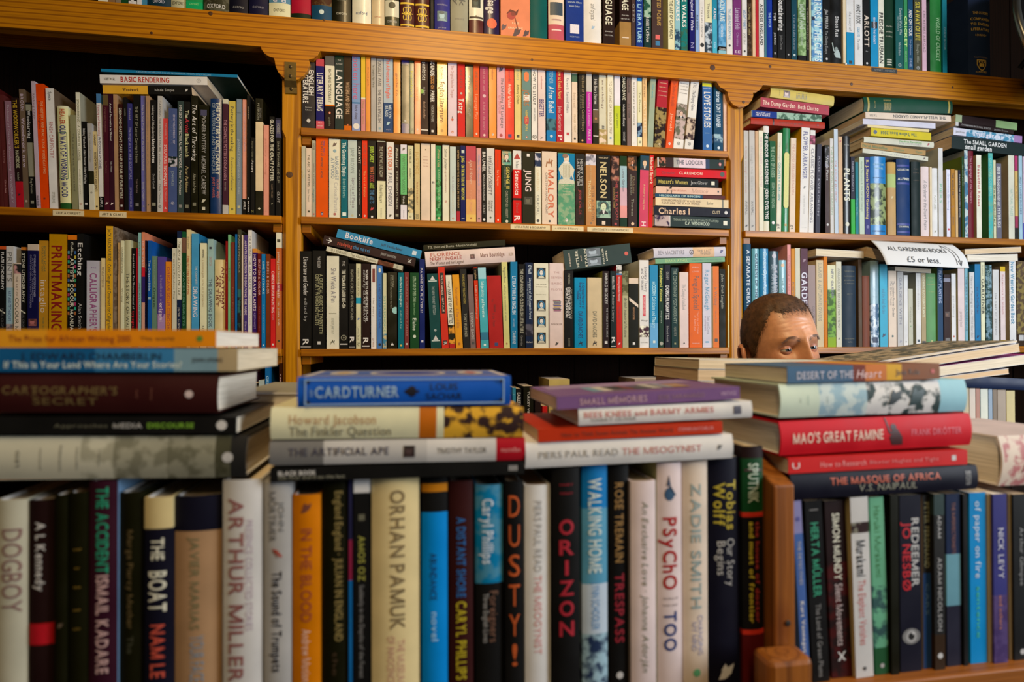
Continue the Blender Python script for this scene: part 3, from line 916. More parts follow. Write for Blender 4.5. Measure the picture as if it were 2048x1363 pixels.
ROWS['A'] = '''
604 630 124 pg|112|*ENGLISH,ddd,.12,.5,.45,.4;*LITERATURE,ddd,.16,.62,.45,-.4;-Revised,aaa,.68,.5,.12;-Edition,aaa,.72,.5,.12;@disc,ccc,.88,.3|english literature
632 648 118 p|b45/.1:116/.88:c56|*LITERARY TERMS,ddd,.2,.74,.75;-NEW,edd,.91,.5,.15;-EDITION,edd,.95,.7,.15|literary terms
650 669 112 p|555/.13:ddc/.66:c60/.68:211|RHYMING DICTIONARY,443,.18,.63,.32;@oval,c52,.77,.3;guide,776,.83,.95,.2|rhyming dictionary
670 687 110 p|132/.06:233|-THE,bbb,.07,.4,.15;-DICTIONARY,bbb,.12,.8,.15;*LANGUAGE,ddd,.2,.84,.75|!dark slate paperback with huge white capitals, under the beam
688 703 110 p|321/.93:c60|*WRITERS AND EDITORS,b97,.36,.78,.5;@box,c64,.92,.2|writers and editors
704 721 108 p|79c/.62:47a/.64:89c|spoken here,b58,.02,.58,.75;Mark Abley,446,.66,.84,.3;@disc,ddd,.93,.75|spoken here
722 731 112 p|db3/.55:ddc/.57:c88|How to write,a85,.6,.9,.4|!thin paperback half yellow and half pink
732 741 112 pg|d81|Oxford guide,953,.15,.4,.3|!slim glossy orange paperback beside the half yellow one
742 752 114 p|aaa|The Complete Plain Words,554,.1,.4,.4|!slim pale grey paperback after the glossy orange one
753 766 114 p|bbb|KINGSLEY AMIS · THE KING'S ENGLISH,445,.05,.86,.5;@box,79a,.94,.35|the king's english
767 786 114 p|abc/.6:247|*The Adventure of English,d54,.02,.54,.4;*MELVYN,bcd,.63,.8,.35,.3;*BRAGG,bcd,.64,.78,.35,-.3;@leaf,acd,.87,.4;-Sceptre,99b,.95,.5,.1|the adventure of english
787 801 116 pg|d81|guide to,a64,.2,.5,.3|!wide glossy orange paperback after the adventure book
803 818 118 pg|227/.07:221/.86:227|@bar,888,.08,.8;@box,bbb,.82,.25;@bar,888,.85,.8|!glossy black paperback with blue ends
819 828 120 pg|243|Fowler's,cc4,.1,.55,.5;@disc,998,.93,.5|!dark green paperback with yellow lettering, under the beam
829 841 122 pg|d51|usage,fa6,.2,.7,.3;@oval,dcb,.93,.4|!glossy red orange paperback before semiotics the basics
841 857 120 p|322|*semiotics,bbb,.03,.27,.55;the basics,999,.36,.46,.3;@disc,7a4,.42,.6,-.7;daniel chandler,a87,.55,.78,.3;@bar,ddd,.93,.9|semiotics the basics
859 871 122 p|211|*SOUNDS,ddd,.0,.2,.65;*GOOD ON,b72,.2,.38,.55;*PAPER,ddd,.4,.55,.65;ROGER BLOWERS,aaa,.6,.82,.4;@box,ccc,.94,.4|sounds good on paper
874 894 122 pg|d92|English Literature,532,.28,.82,.5;A Guide to,964,.08,.24,.25;@ring,764,.93,.25|!mustard paperback lettered english literature
896 914 124 p|dcd|The Original Mother Tongue,b88,.05,.48,.3;@rocket,b43,.76,.3;@oval,c63,.94,.3|!white paperback with a small red rocket
915 930 126 p|c22|DAVID CRYSTAL,723,.08,.34,.35;*Txtng,ddd,.48,.68,.65;@disc,aaa,.41,.3|txtng
931 946 130 pg|221|THE BEST OF,999,.2,.7,.3;@box,ccc,.16,.25|!glossy dark brown paperback after the red txtng
947 959 130 p|d52|DAVID CRYSTAL,853,.08,.35,.4;Language Play,e97,.4,.74,.5;@oval,dcb,.94,.4|language play
960 977 130 p|a46|and so on and,c89,.05,.35,.3;A look at the nature,c89,.5,.88,.3;@disc,cab,.42,.4;@disc,dbb,.95,.3|!mauve pink paperback under the beam
978 993 130 pg|d82|rediscover,a64,.06,.2,.3;@oval,dcb,.94,.35|!amber paperback between mauve and pale pink
994 1010 132 p|dab|The Unfolding Of Language,556,.16,.84,.4,.35;GUY DEUTSCHER,c77,.4,.65,.3,-.3;@disc,a34,.94,.4;@leaf,446,.05,.6|the unfolding of language
1011 1028 134 pg|d21|*Arthur Graham,ecb,.23,.56,.4;words,a34,.04,.2,.3;@box,337,.94,.4|!scarlet glossy paperback under the beam
1029 1043 134 p|dc8|Anthony Graham,553,.24,.5,.4;Roots,9a9,.04,.18,.4;@box,333,.94,.4|!pale yellow paperback after the scarlet glossy one
1044 1062 136 p|688|@pill,d74,.12,.55;@box,ddd,.41,.7;*JOURS,a63,.3,.52,.6;@pill,b34,.72,.5;VERBAL FUN,db4,.58,.86,.25;@oval,c64,.95,.25|!grey green paperback with red and orange strips
1063 1075 138 p|ddd|HOW TO STUDY,334,.02,.5,.5;HARRY MADDOX,888,.54,.72,.3;@ring,333,.94,.7|how to study
1076 1091 138 p|dcc|and between,b66,.1,.28,.2;*BEGETTER,437,.42,.66,.6;A,777,.93,.97,.4|!white paperback with blue and purple block capitals
1093 1112 138 p|17b/.68:245~478/.84:17b|STEINER,8bd,.0,.2,.4;*After Babel,cde,.24,.6,.55;@disc,bcd,.92,.3|after babel
1113 1127 140 p|a23|*How to Read a Novel,db6,.0,.4,.5;John Sutherland,dbb,.5,.84,.45;P,edd,.9,.97,.6|how to read a novel
1128 1143 142 p|ddd|Keywords · Raymond Williams,778,.1,.58,.35;@box,b34,.87,.35|!plain white paperback after the crimson novel guide
1144 1155 142 p|dcb/.04:465/.15:dcb|Being read,ba9,.3,.5,.4;FINGER PRINT,ba8,.6,.84,.35;@disc,333,.93,.4|!cream paperback with a green picture at its head
1157 1172 142 pg|111|The Book of Twentieth Century Essays,986,.05,.82,.4,.2;Edited,776,.25,.6,.25,-.3;@disc,da6,.95,.25|!black paperback with dull gold lettering, under the beam
1173 1184 143 p|bbb/.28:b3a|Something in Linoleum,dad,.3,.75,.4;PAUL V,dcd,.8,.94,.5|!bright magenta paperback under the beam
1186 1197 144 p|333/.52:654/.7:221|*Irish Short Stories,ccc,.1,.44,.5;@disc,a74,.64,.45;@bar,ddd,.52,.95;@bar,ddd,.88,.95|irish short stories
1198 1214 146 p|ccb/.78:a96~dcb|an anthology,766,.1,.5,.25;II,555,.72,.78,.3|!pale paperback with a patterned foot, under the beam
1215 1227 148 p|ddc|TO CUT AND DRY IN FOUR TRIP,a98,.1,.84,.4;@box,79b,.9,.3|!cream paperback beside the lime green footed one
1229 1241 148 p|dde/.44:bc3|pure poetry,673,.55,.75,.3|!white paperback with a lime green lower half
1243 1253 148 p|111|DONALD DAVIE,ddc,.0,.36,.6;Modernist Essays,ccc,.42,.72,.45;CARCANET,aaa,.8,.93,.4|modernist essays
1254 1262 150 p|766|A handbook,222,.02,.25,.5;A L OVER,333,.4,.6,.4|!slim grey paperback after the black modernist essays
1263 1274 150 p|ddd|Interviews and more,888,.1,.7,.35;@box,ddd,.95,.3|!slim white paperback before the eye picture
1275 1284 151 p|27b/.08:ddb/.66:124~79b/.86:ddb|To Dance,775,.15,.6,.3;@ring,444,.93,.5|!cream paperback with blue head and an eye picture
1285 1294 152 p|db8|and the rest,865,.05,.3,.4;GATHERED,edb,.35,.8,.5|!peach paperback, under the beam
1295 1306 153 pL7|9a9|Other words,6ab,.1,.3,.4|!grey green paperback leaning beside the crimson painted one
1308 1329 156 pL9|a23/.42:211~985|-THE CONCISE,edb,.07,.7,.07;-HISTORY,edb,.13,.7,.07;-OF ENGLISH,edb,.19,.8,.07;-LITERATURE,edb,.25,.8,.07;@ring,edb,.95,.2|!crimson leaning paperback with a stormy painting
1331 1345 156 pL13|d52|The Decline of the English,a42,.04,.4,.45;Jarrold,eb9,.5,.75,.35;@oval,edd,.93,.4|!orange leaning paperback between two painted spines
1346 1366 158 pL14|ddd/.35:665~baa/.86:ddd|-THE OXFORD,445,.06,.8,.07;-BOOK OF,445,.1,.8,.07;-IRISH SHORT,445,.15,.8,.07;-STORIES,445,.2,.8,.07;@face,dba,.5,.6;@ring,444,.92,.3|!white leaning paperback with a couple painted on it
1369 1386 160 pL14|ddd/.54:433~cba/.86:ddd|ETC · The Singing Game,556,.04,.44,.35;@ring,444,.92,.35|!white leaning paperback with children painted low down
1405 1424 165 p<124|36a/.01:cc3/.06:36a|-ENGLISH,cce,.09,.8,.12;*LOVE STORIES,ddd,.14,.66,.65;-John,acd,.74,.4,.08;@disc,cde,.93,.3|love stories
1428 1446 173 p|146/.73:357~9bc/.86:146|*Stories TONY TANNER,cde,.08,.63,.45;@disc,cde,.94,.3|!deep teal paperback tucked under the scrolled bracket
1447 1458 180 p|dba|Read it,c99,.3,.7,.3;@ring,b88,.95,.4|!pinkish cream paperback against the post, under the beam
'''
ROWS['B'] = '''
603 611 292 p|bba|guide,dc9,.2,.6,.3|!slim beige booklet against the post under the small cleat
612 623 296 p|dcb|THE ABC OF WRITING,554,.1,.56,.45;Emma Drewett,998,.6,.78,.4;@box,443,.92,.35|the abc of writing
624 631 281 p|aa9|ROSE,554,.04,.12,.6;WRITER AT WORK,877,.3,.6,.4;Hogarth,589,.63,.8,.5;@disc,b55,.96,.5|!slim grey brown booklet beside the big orange one
632 656 272 p|d50|THE WAY OF WRITING A NOVEL,444,.06,.52,.22,0;NIGEL WATTS,648,.06,.24,.2,.3;@oval,547,.95,.3|!large plain orange paperback with tiny lettering
658 681 278 p|ddc|*MARGARET,89a,.22,.52,.33,.35;*ATWOOD,89a,.24,.5,.33,-.3;Curious Pursuits,bbb,.55,.92,.35,.25;@leaf,655,.07,.4;@disc,8ab,.15,.3;@disc,a66,.95,.25|!cream paperback with a blue flower at its head
682 695 279 p|067|*The Gutenberg Elegies,dee,.04,.47,.55;Sven Birkerts,9cc,.5,.74,.45;@box,dee,.95,.6|the gutenberg elegies
696 714 280 p|bcc|JANE BROWN,899,.1,.42,.4;Spirits of Place,889,.48,.86,.4,.2;friendships,99a,.5,.9,.2,-.3;@ring,cb7,.96,.25|spirits of place
715 723 280 p|222|*A.S.BYATT,ccc,.08,.3,.6;PORTRAITS IN FICTION,999,.38,.82,.4;@disc,ccc,.95,.3|portraits in fiction
724 735 281 p|d31|DAVID LODGE,943,.04,.32,.45;The Art of Fiction,e95,.38,.72,.45;@oval,edc,.96,.4|the art of fiction
736 752 281 p|111|*JOHN CAREY,ac3,.07,.28,.5;*WHAT,c63,.33,.43,.55;*GOOD,a23,.44,.53,.55;*ARE,ac3,.54,.61,.55;*THE ARTS,37a,.63,.8,.55;@leaf,b23,.87,.5;@box,ddd,.97,.25|what good are the arts
754 771 282 p|ddb/.01:211/.51:ddb|THE WAY WE LIVE NOW,bba,.07,.46,.4;Richard Hoggart,665,.56,.79,.35;lines,aa9,.86,.97,.2|the way we live now
773 788 284 p|ddd|*CREATORS,c64,.06,.36,.6;PAUL JOHNSON,667,.4,.82,.55;@leaf,333,.95,.4|!white paperback with orange and grey capitals
789 799 289 p|211|~Prime Last,ddc,.05,.3,.5;OTHER PEOPLE'S TRADES,bba,.35,.86,.35;@box,887,.94,.6|!black paperback with white script lettering
801 814 289 p|dde/.12:6b7/.66:221/.8:dde|@leaf,555,.06,.5;WRITING POSTMODERN,485,.15,.64,.45;*Words,ccc,.68,.78,.3;lines,99a,.86,.96,.2|!white paperback with a bright green panel
815 827 291 p|cca/.57:dc9~665/.9:ddb|KARL MILLER,554,.05,.24,.35;Authors,665,.3,.44,.4;@ring,665,.95,.35|!beige paperback with a dark brush stroke
829 840 287 p|cb8|JUSTICE,b95,.1,.4,.5;FROM THE LIBRARY,a75,.5,.8,.3;BOOK,665,.92,.98,.6|!tan paperback before the blank cream one
842 861 287 p|dcb|-East,a77,.17,.4,.1;-Reader,a77,.21,.5,.1;-Writing,a77,.25,.5,.1;-to the,a77,.29,.5,.1;@box,443,.08,.12|!wide nearly blank cream paperback
862 871 288 p|ddc|@strip,111,.5,.5;SHOP TALK · PHILIP ROTH,ddd,.18,.75,.35|shop talk
872 883 291 p|385/.45:263~4a6|~Prime Ode,cb8,.05,.28,.45;BARRINGTON BURTON,9c9,.32,.82,.3;@disc,bb8,.96,.5|!mid green paperback on the literature shelf
885 899 290 p|ddc|~Sutton Journey,555,.05,.3,.4;August Houseman,a88,.3,.62,.25;@oval,b64,.74,.4|!cream paperback with a rust oval mark
900 912 293 p|bcc|M. C. ABRAM,aab,.4,.62,.3;RICHARD STUDY,ccb,.6,.9,.3;@oval,b64,.96,.4|!pale blue grey paperback on the literature shelf
913 920 292 p|111/.86:a23|AFTER MODO THE CRADLE IN HISTORY,b96,.05,.82,.5|!slim black paperback with a red foot
921 931 291 p|015|*JUNG,cc3,.14,.22,.6;*ON THE NATURE OF THE PSYCHE,cc3,.25,.71,.6;@box,bcc,.08,.6;@bar,ddd,.96,.6|!deep blue paperback with heavy yellow capitals
932 952 292 p|b45/.2:b65/.45:c86/.7:da6/.9:db6|~Ages & Wonders,dba,.18,.5,.3;Marina Water,d97,.58,.86,.3;@disc,a63,.95,.2|!rose paperback fading to orange at its foot
953 963 296 p|c99|~William Wordsworth,99c,.08,.5,.4;JOHN NEWTON,a88,.56,.86,.3;@disc,655,.95,.4|!dusty pink paperback on the literature shelf
964 972 296 p|111|*BRUNEL,ddd,.05,.32,.75;ANGUS BUCHANAN,bbb,.35,.7,.5;LTC ROLT,bbb,.75,.88,.5;@disc,ddd,.96,.6|!slim black paperback with one large white word at its head
973 989 296 p|ccc|~WILLIAM COBBETT,445,.1,.62,.55,-.1;The Life and Adventures,665,.2,.5,.2,.4;~Richard,555,.7,.84,.3,.25;~Ingrams,555,.7,.84,.3,-.2;@disc,354,.93,.25|!pale grey paperback with sloping dark capitals
990 1002 299 p|d30|introduction,a42,.06,.24,.3;Sara Freyman,ea8,.28,.5,.35;@oval,edc,.96,.35|!vermilion paperback beside the portrait of a king
1004 1023 301 p|132/.01:6a9~ba8/.2:132|*GEORGE III,cb5,.22,.52,.4,.2;A PERSONAL HISTORY,998,.22,.5,.2,-.3;CHRISTOPHER HIBBERT,998,.55,.92,.25;@face,dcb,.1,.75;@disc,ccb,.97,.3|!dark green paperback with a wigged portrait at its head
1026 1043 301 p|ddd/.26:c11/.65:322/.68:c11|@tri,a22,.08,.8;The Basics,777,.14,.24,.3;*Semiotics,edd,.28,.61,.5;Daniel,a44,.72,.85,.3;*R,edd,.89,.97,.7|!red and white paperback lettered semiotics
1045 1068 303 p|221|@box,ddd,.05,.25;*JUNG,dcc,.25,.55,.5;@pic,554,.68,.7;|!thick black paperback with a small square portrait
1070 1082 304 p|ddc/.01:235~ccd/.2:ddc|JOHN KEEGAN,dca,.24,.54,.45;CHURCHILL,777,.6,.87,.45;@disc,444,.95,.5|!slim cream paperback with a blue photograph at its head
1084 1114 303 p<cb9|dcb|*MALORY,c64,.25,.9,.42,.15;CHRISTINA HARDYMENT,877,.29,.85,.18,-.35;@horse,964,.16,.5;@disc,444,.95,.15|!wide cream paperback with big orange capitals and a horseman
1116 1150 306 p<038|486/.01:07a/.38:597~8a8|@queen,ccb,.2,.95;-ANTONIA,ddb,.42,.4,.04;-FRASER,ddb,.45,.6,.06;-Mary,ddb,.49,.35,.06;-Queen of,ddb,.53,.5,.06;-Scots,ddb,.57,.4,.06;@oval,ddc,.93,.2|!wide green paperback with a woman in a ruffed gown
1151 1169 308 p|222/.3:322~221|*HENRY VIII'S,aaa,.07,.44,.35,.3;*LAST VICTIM,aaa,.07,.44,.35,-.3;JESSIE CHILDS,a33,.5,.84,.25|!dark grey paperback after the gowned woman
1172 1192 307 p|b85/.01:ccd~778/.16:b85|peter ackroyd,ca7,.18,.36,.25;THOMAS MORE,dc9,.37,.8,.3,-.3;PETER ACKROYD,864,.44,.93,.28,.4;@disc,765,.96,.2|!tan paperback with a capped head in its photograph
1193 1221 310 p|111/.64:9ba~466/.88:111|-VINCENT,cb9,.04,.7,.1;*NELSON,cb8,.1,.6,.45;@face,cdb,.74,.7;@box,dcb,.95,.25|!wide navy paperback with a pale portrait below its lettering
1223 1239 312 p|322/.01:322~a76/.35:322|THE TREASON,a33,.3,.9,.4,.25;IAN MORTIMER,a84,.45,.74,.3,-.3;@box,a33,.96,.3|!dark paperback with red lettering beside the wide navy one
1240 1254 312 p|131/.14:9bc/.45:cab/.7:d99/.87:132|Lorca Gordon,667,.18,.5,.3|!paperback fading from pale blue to pink with green ends
1256 1274 312 p|321/.02:321~964/.2:322|@face,c86,.1,.5;A PERSONAL HISTORY,998,.26,.55,.2,-.3;~Dickens,764,.28,.52,.4,.2;Thomas,887,.6,.84,.3;@disc,db9,.95,.35|!dark brown paperback with a man in a white shirt front
1278 1296 311 pL5<155|146/.01:245/.2:c46|@face,db9,.12,.85;A memoir of young love,db8,.4,.75,.2;H,edd,.92,.98,.5|!pink paperback topped by a laughing face
1297 1305 310 pL2<cb8|c11|*Muriel Spark,ecb,.03,.4,.75;Curriculum Vitae,912,.44,.8,.5|!red paperback with large white lettering beside the lying stack
'''
ROWS['C'] = '''
600 623 502 p|111|~Literature and Gender,ddd,.06,.45,.4;edited by,999,.48,.72,.25;*R,ddd,.9,.96,.5;@bar,888,.98,.9|literature and gender
625 651 501 p<111|111|WHEELER,bbb,.06,.18,.2;*A CRITICAL GUIDE TO TWENTIETH,997,.24,.85,.28,.3;*CENTURY WOMEN NOVELISTS,997,.24,.76,.28,-.25;@box,ccc,.94,.25|century women novelists
653 678 512 p<c95|ddc|She Wields A Pen,778,.13,.5,.4,.15;EDITED BY JANET GRAY,aa9,.67,.84,.2;@bar,998,.62,.6;@horse,443,.93,.35|she wields a pen
679 696 513 p|111|THE,ccc,.05,.1,.3;*THE WOMAN READER 1837–1914,ddc,.14,.56,.45;@ring,887,.88,.7;@bar,ddd,.95,.9|the woman reader
697 711 527 p|111|FIGHTING FORCES WRITING WOMEN,998,.07,.66,.4;*R,ddd,.86,.93,.6;@bar,888,.98,.9|fighting forces
712 722 527 p|cca/.4:29b/.47:cca|WOMEN IN THE HOUSE OF FICTION,665,.05,.38,.35;@leaf,46a,.65,.5;Lorna Sage,998,.74,.9,.4;M,554,.93,.97,.5|!slim cream paperback with a turquoise band
723 740 527 p|211|*WOMEN TEXTS AND HISTORIES 1575–1760,ddd,.07,.67,.35,.2;~edited by CLARE BRANT,bbb,.07,.68,.3,-.25;*R,ddd,.87,.94,.6;@bar,ddd,.97,.9|women texts and histories
742 753 529 p<6ac|ddd|@strip,733,.13,.5,0,.16;Her story,988,.4,.62,.3;press,a88,.88,.98,.4|!white paperback with a maroon box at its head
754 765 529 p|47b|@pill,ddc,.06,.4;A HISTORY OF THEIR OWN,348,.22,.75,.35;@disc,222,.95,.5|!mid blue paperback after the maroon box
766 773 546 p|cca/.8:48a~cb8|SISTERSCHOICE,7a9,.3,.78,.6|sisterschoice
775 794 544 pg|110|Anne Walker,998,.04,.2,.2,.2;In Search of Our Mothers' Gardens,998,.04,.48,.2,-.2;@disc,9cc,.5,.75,.7;@tri,ddd,.94,.35|!black paperback with a pale blue half disc
796 808 545 p|067|*Mothers by Daughters,bdd,.06,.45,.4;edited by,8bb,.5,.74,.25;@disc,db5,.96,.35|mothers by daughters
809 818 544 p|733|A MILITARY WRITING CAREER,a77,.06,.84,.35;@box,ccc,.94,.4|!slim maroon paperback before the green one
820 838 545 p|142|*LITERATURE OF THEIR OWN,9b9,.05,.38,.35;Elaine Showalter,8b8,.4,.56,.2;*Elaine,cdc,.6,.76,.4;@disc,cdc,.84,.35|!dark green paperback with white lettering, beside the navy players
839 850 518 p|126|*PAWNS OR PLAYERS?,bbc,.1,.6,.45,-.2;friends and family,99b,.08,.6,.25,.3;@box,ccd,.92,.4|pawns or players
862 883 547 pL-6|144|@tri,ccc,.06,.5;@bar,bcc,.1,.8;THE NEW FEMINIST CRITICISM,9aa,.17,.55,.25;@disc,9aa,.76,.25;@tri,ccc,.86,.5;@bar,bcc,.9,.8|!bottle green paperback with a white lamp at each end
884 898 534 pL-9|c32|@strip,111,.32,.55,0,.5;*WILD MINDS · NATALIE,dba,.1,.55,.25;@box,222,.93,.6;*R,ddd,.92,.96,.4|!red leaning paperback with a long black label
899 911 550 pL-8|ddc/.68:221~d93/.94:a22|*HARVEST OF THE SIXTIES,222,.2,.66,.55;Waugh,655,.08,.18,.3|harvest of the sixties
912 926 549 pL-8|d92|Patrick Leigh Fermor,a63,.18,.42,.35;~A Time of Gifts,b74,.46,.72,.4;@disc,a62,.94,.4|!mustard paperback leaning over, lowest full shelf
927 940 538 pL-7|222|THINKING ABOUT THE LONGSTANDING,a94,.06,.44,.35;*TONY KUSHNER,998,.56,.86,.4|!black leaning paperback with thin gold capitals
941 952 549 pL-6|766|LORNA SAGE,bbb,.52,.88,.5;@box,444,.93,.5|!grey leaning paperback beside the slim red one
953 961 535 pL-6|c31/.01:111/.16:c31|english,ca7,.03,.14,.4;Studies in Colloquial Language,dba,.22,.64,.4|!slim red leaning paperback
962 978 535 pL-6|9cd/.14:4ab/.8:379/.9:4ab|*Subjectivity and Narrative,cee,.17,.62,.35;@disc,dee,.96,.3|!turquoise paperback leaning beside the brick red one
979 1007 551 pL-5|a22|The,722,.32,.36,.15,-.3;Modernism,722,.4,.5,.2;in the,722,.52,.6,.2,-.2;Poem,722,.62,.7,.2,-.2;@box,347,.95,.25|!wide brick red paperback with few dark words
1008 1020 524 pL-5<997|cc8|~Penguin Book,776,.05,.24,.4;edited by the translator of verse,887,.27,.68,.3;@oval,a74,.95,.4|!pale yellow paperback taller than the brick red one
1021 1035 523 p|17a|*LITERATURE IN ENGLISH,cde,.17,.61,.5;Ian Ousby,9bd,.66,.76,.3;CAMBRIDGE,cde,.8,.95,.45|literature in english
1037 1050 528 p|111|*THE COMPANION TO OLD ENGLISH LITERATURE,aa9,.06,.82,.5;Cambridge,888,.85,.97,.3|old english literature
1051 1066 525 p|124/.72:223~556/.86:124|*O'Neill,bcd,.03,.13,.4,.2;*Literature of the Romantic Period,bcd,.18,.66,.35,.25;A Bibliographical Guide,9ab,.22,.5,.25,-.25;-Oxford,ddd,.93,.8,.2|literature of the romantic period
1068 1097 526 p|ddc|@cameo,27a,.12,.62;-THE BOOK,776,.25,.75,.06;-OF PREFACES,776,.28,.8,.06;-Alasdair Gray,665,.37,.7,.05;@cameo,27a,.5,.62;@cameo,27a,.69,.62;@cameo,27a,.88,.62|the book of prefaces
1099 1128 526 p|dcc|-THE,b99,.11,.4,.12;-SEVEN,b99,.17,.75,.14;-BASIC,b99,.24,.7,.14;-PLOTS,b99,.31,.75,.14;@stack,734,.5,.62;-BOOKER,877,.72,.75,.12;@leaf,444,.95,.25|the seven basic plots
1129 1147 541 p|111|EYEWORK,998,.04,.18,.25;THE OXFORD GUIDE TO,998,.24,.62,.2,.5;*CONTEMPORARY,ddd,.21,.62,.4,.05;*WORLD LITERATURE,ddd,.22,.61,.32,-.45;OXFORD,887,.87,.98,.2|contemporary world literature
1149 1173 555 p|08b|*A Critical History of,026,.07,.44,.25,.45;*English Literature,026,.07,.42,.25,.05;*Volume I,026,.18,.32,.22,-.35;DAVID DAICHES,026,.48,.86,.35;@horse,113,.94,.35|!bright blue critical history paperback beside the beige one
1175 1204 555 p|cb9|DAVID DAICHES,665,.48,.85,.28;@horse,222,.94,.3|!wide beige paperback beside the bright blue one
1205 1219 542 p<994|211|*HAROLD BRODKEY,bbb,.03,.43,.4,.1;THE WORLD IS THE HOME,999,.48,.86,.25,.3;@box,ccc,.93,.4|!black paperback past the wide beige one
1221 1232 542 p|122|*NARRATIVE,ccc,.07,.24,.4;A Reader in Literary,bbb,.27,.66,.35;*R,ddd,.86,.94,.6;@bar,ccc,.98,.9|!slim black paperback before the red one with a photograph
1233 1244 530 p<a12|b21/.0:ccc~444/.1:27a/.12:b21|*Writing Gender History,dbb,.14,.44,.4;Women Since,823,.5,.66,.25;@leaf,edd,.95,.4|writing gender history
1245 1257 542 p|553~886/.32:aa8|~British industrial fictions,443,.35,.86,.5|british industrial fictions
1258 1277 556 p|dcb/.08:110/.3:110|@chev,dcb,.38,1.0;*KNOW EACHOTHER,a74,.42,.6,.2;@box,ddd,.94,.25|!black paperback crossed by a white diagonal stripe
1279 1298 520 p<bba|ddd/.75:eed~423/.88:ddd|Literary Theory,445,.08,.36,.35,.3;and Criticism,445,.1,.34,.35,-.25;@strip,c34,.52,.3,0,.24;AN OXFORD GUIDE,ecc,.42,.62,.2;-Waugh,445,.69,.7,.15;-OXFORD,888,.94,.8,.12|literary theory and criticism
1300 1316 530 p|28b/.7:6ad|*MODERN Criticism and Theory,ade,.2,.76,.45;@box,cdd,.93,.3|modern criticism and theory
1318 1327 530 p|132|*Peripheral Visions,cc5,.04,.44,.6;Hughes,9a9,.46,.8,.25;@disc,998,.95,.8|peripheral visions
1329 1341 530 p|112|GRUNDY,999,.08,.18,.4;*DOING PRAGMATICS,ddd,.25,.66,.6;Edward Arnold,999,.74,.93,.35|doing pragmatics
1343 1357 535 p|133|THE CONDITION OF POSTMODERNITY,898,.02,.7,.45;HARVEY,887,.74,.86,.35;@box,885,.95,.25|!dark green paperback, condition of postmodernity
1359 1377 544 p<cb1|dcc|~The Coming of the Book,999,.16,.5,.35;@tri,333,.94,.25|the coming of the book
1379 1404 526 p|d62|-JEREMY,eba,.05,.6,.1;-LEWIS,eba,.1,.5,.1;Penguin Special,643,.15,.55,.45,.1;The Life and Times,e97,.57,.84,.2,.3;of Allen Lane,e97,.62,.8,.25,-.1;-PENGUIN,eba,.95,.6,.07|!wide orange paperback beside the pale blue lettered one
1405 1423 526 p<994|ccd|*Roger McGough,69b,.08,.56,.45,.1;Said and Done,99a,.63,.84,.3,.3;an autobiography,a9a,.63,.8,.2,-.3;I,59b,.92,.95,.4|!pale paperback with large light blue lettering
1426 1438 532 p<ddb|d73|In Writing,865,.26,.48,.45;Harriet Brock,a75,.55,.7,.3;@box,432,.91,.5|!slim orange paperback beside the black one near the post
1439 1451 538 p|110|~John · Erich Laughlin,998,.06,.5,.4|!black paperback second from the post
1456 1468 530 p<ba4|dda|with the contents,998,.28,.74,.3;@leaf,a33,.94,.4|!pale yellow paperback touching the post beside the seated person
'''
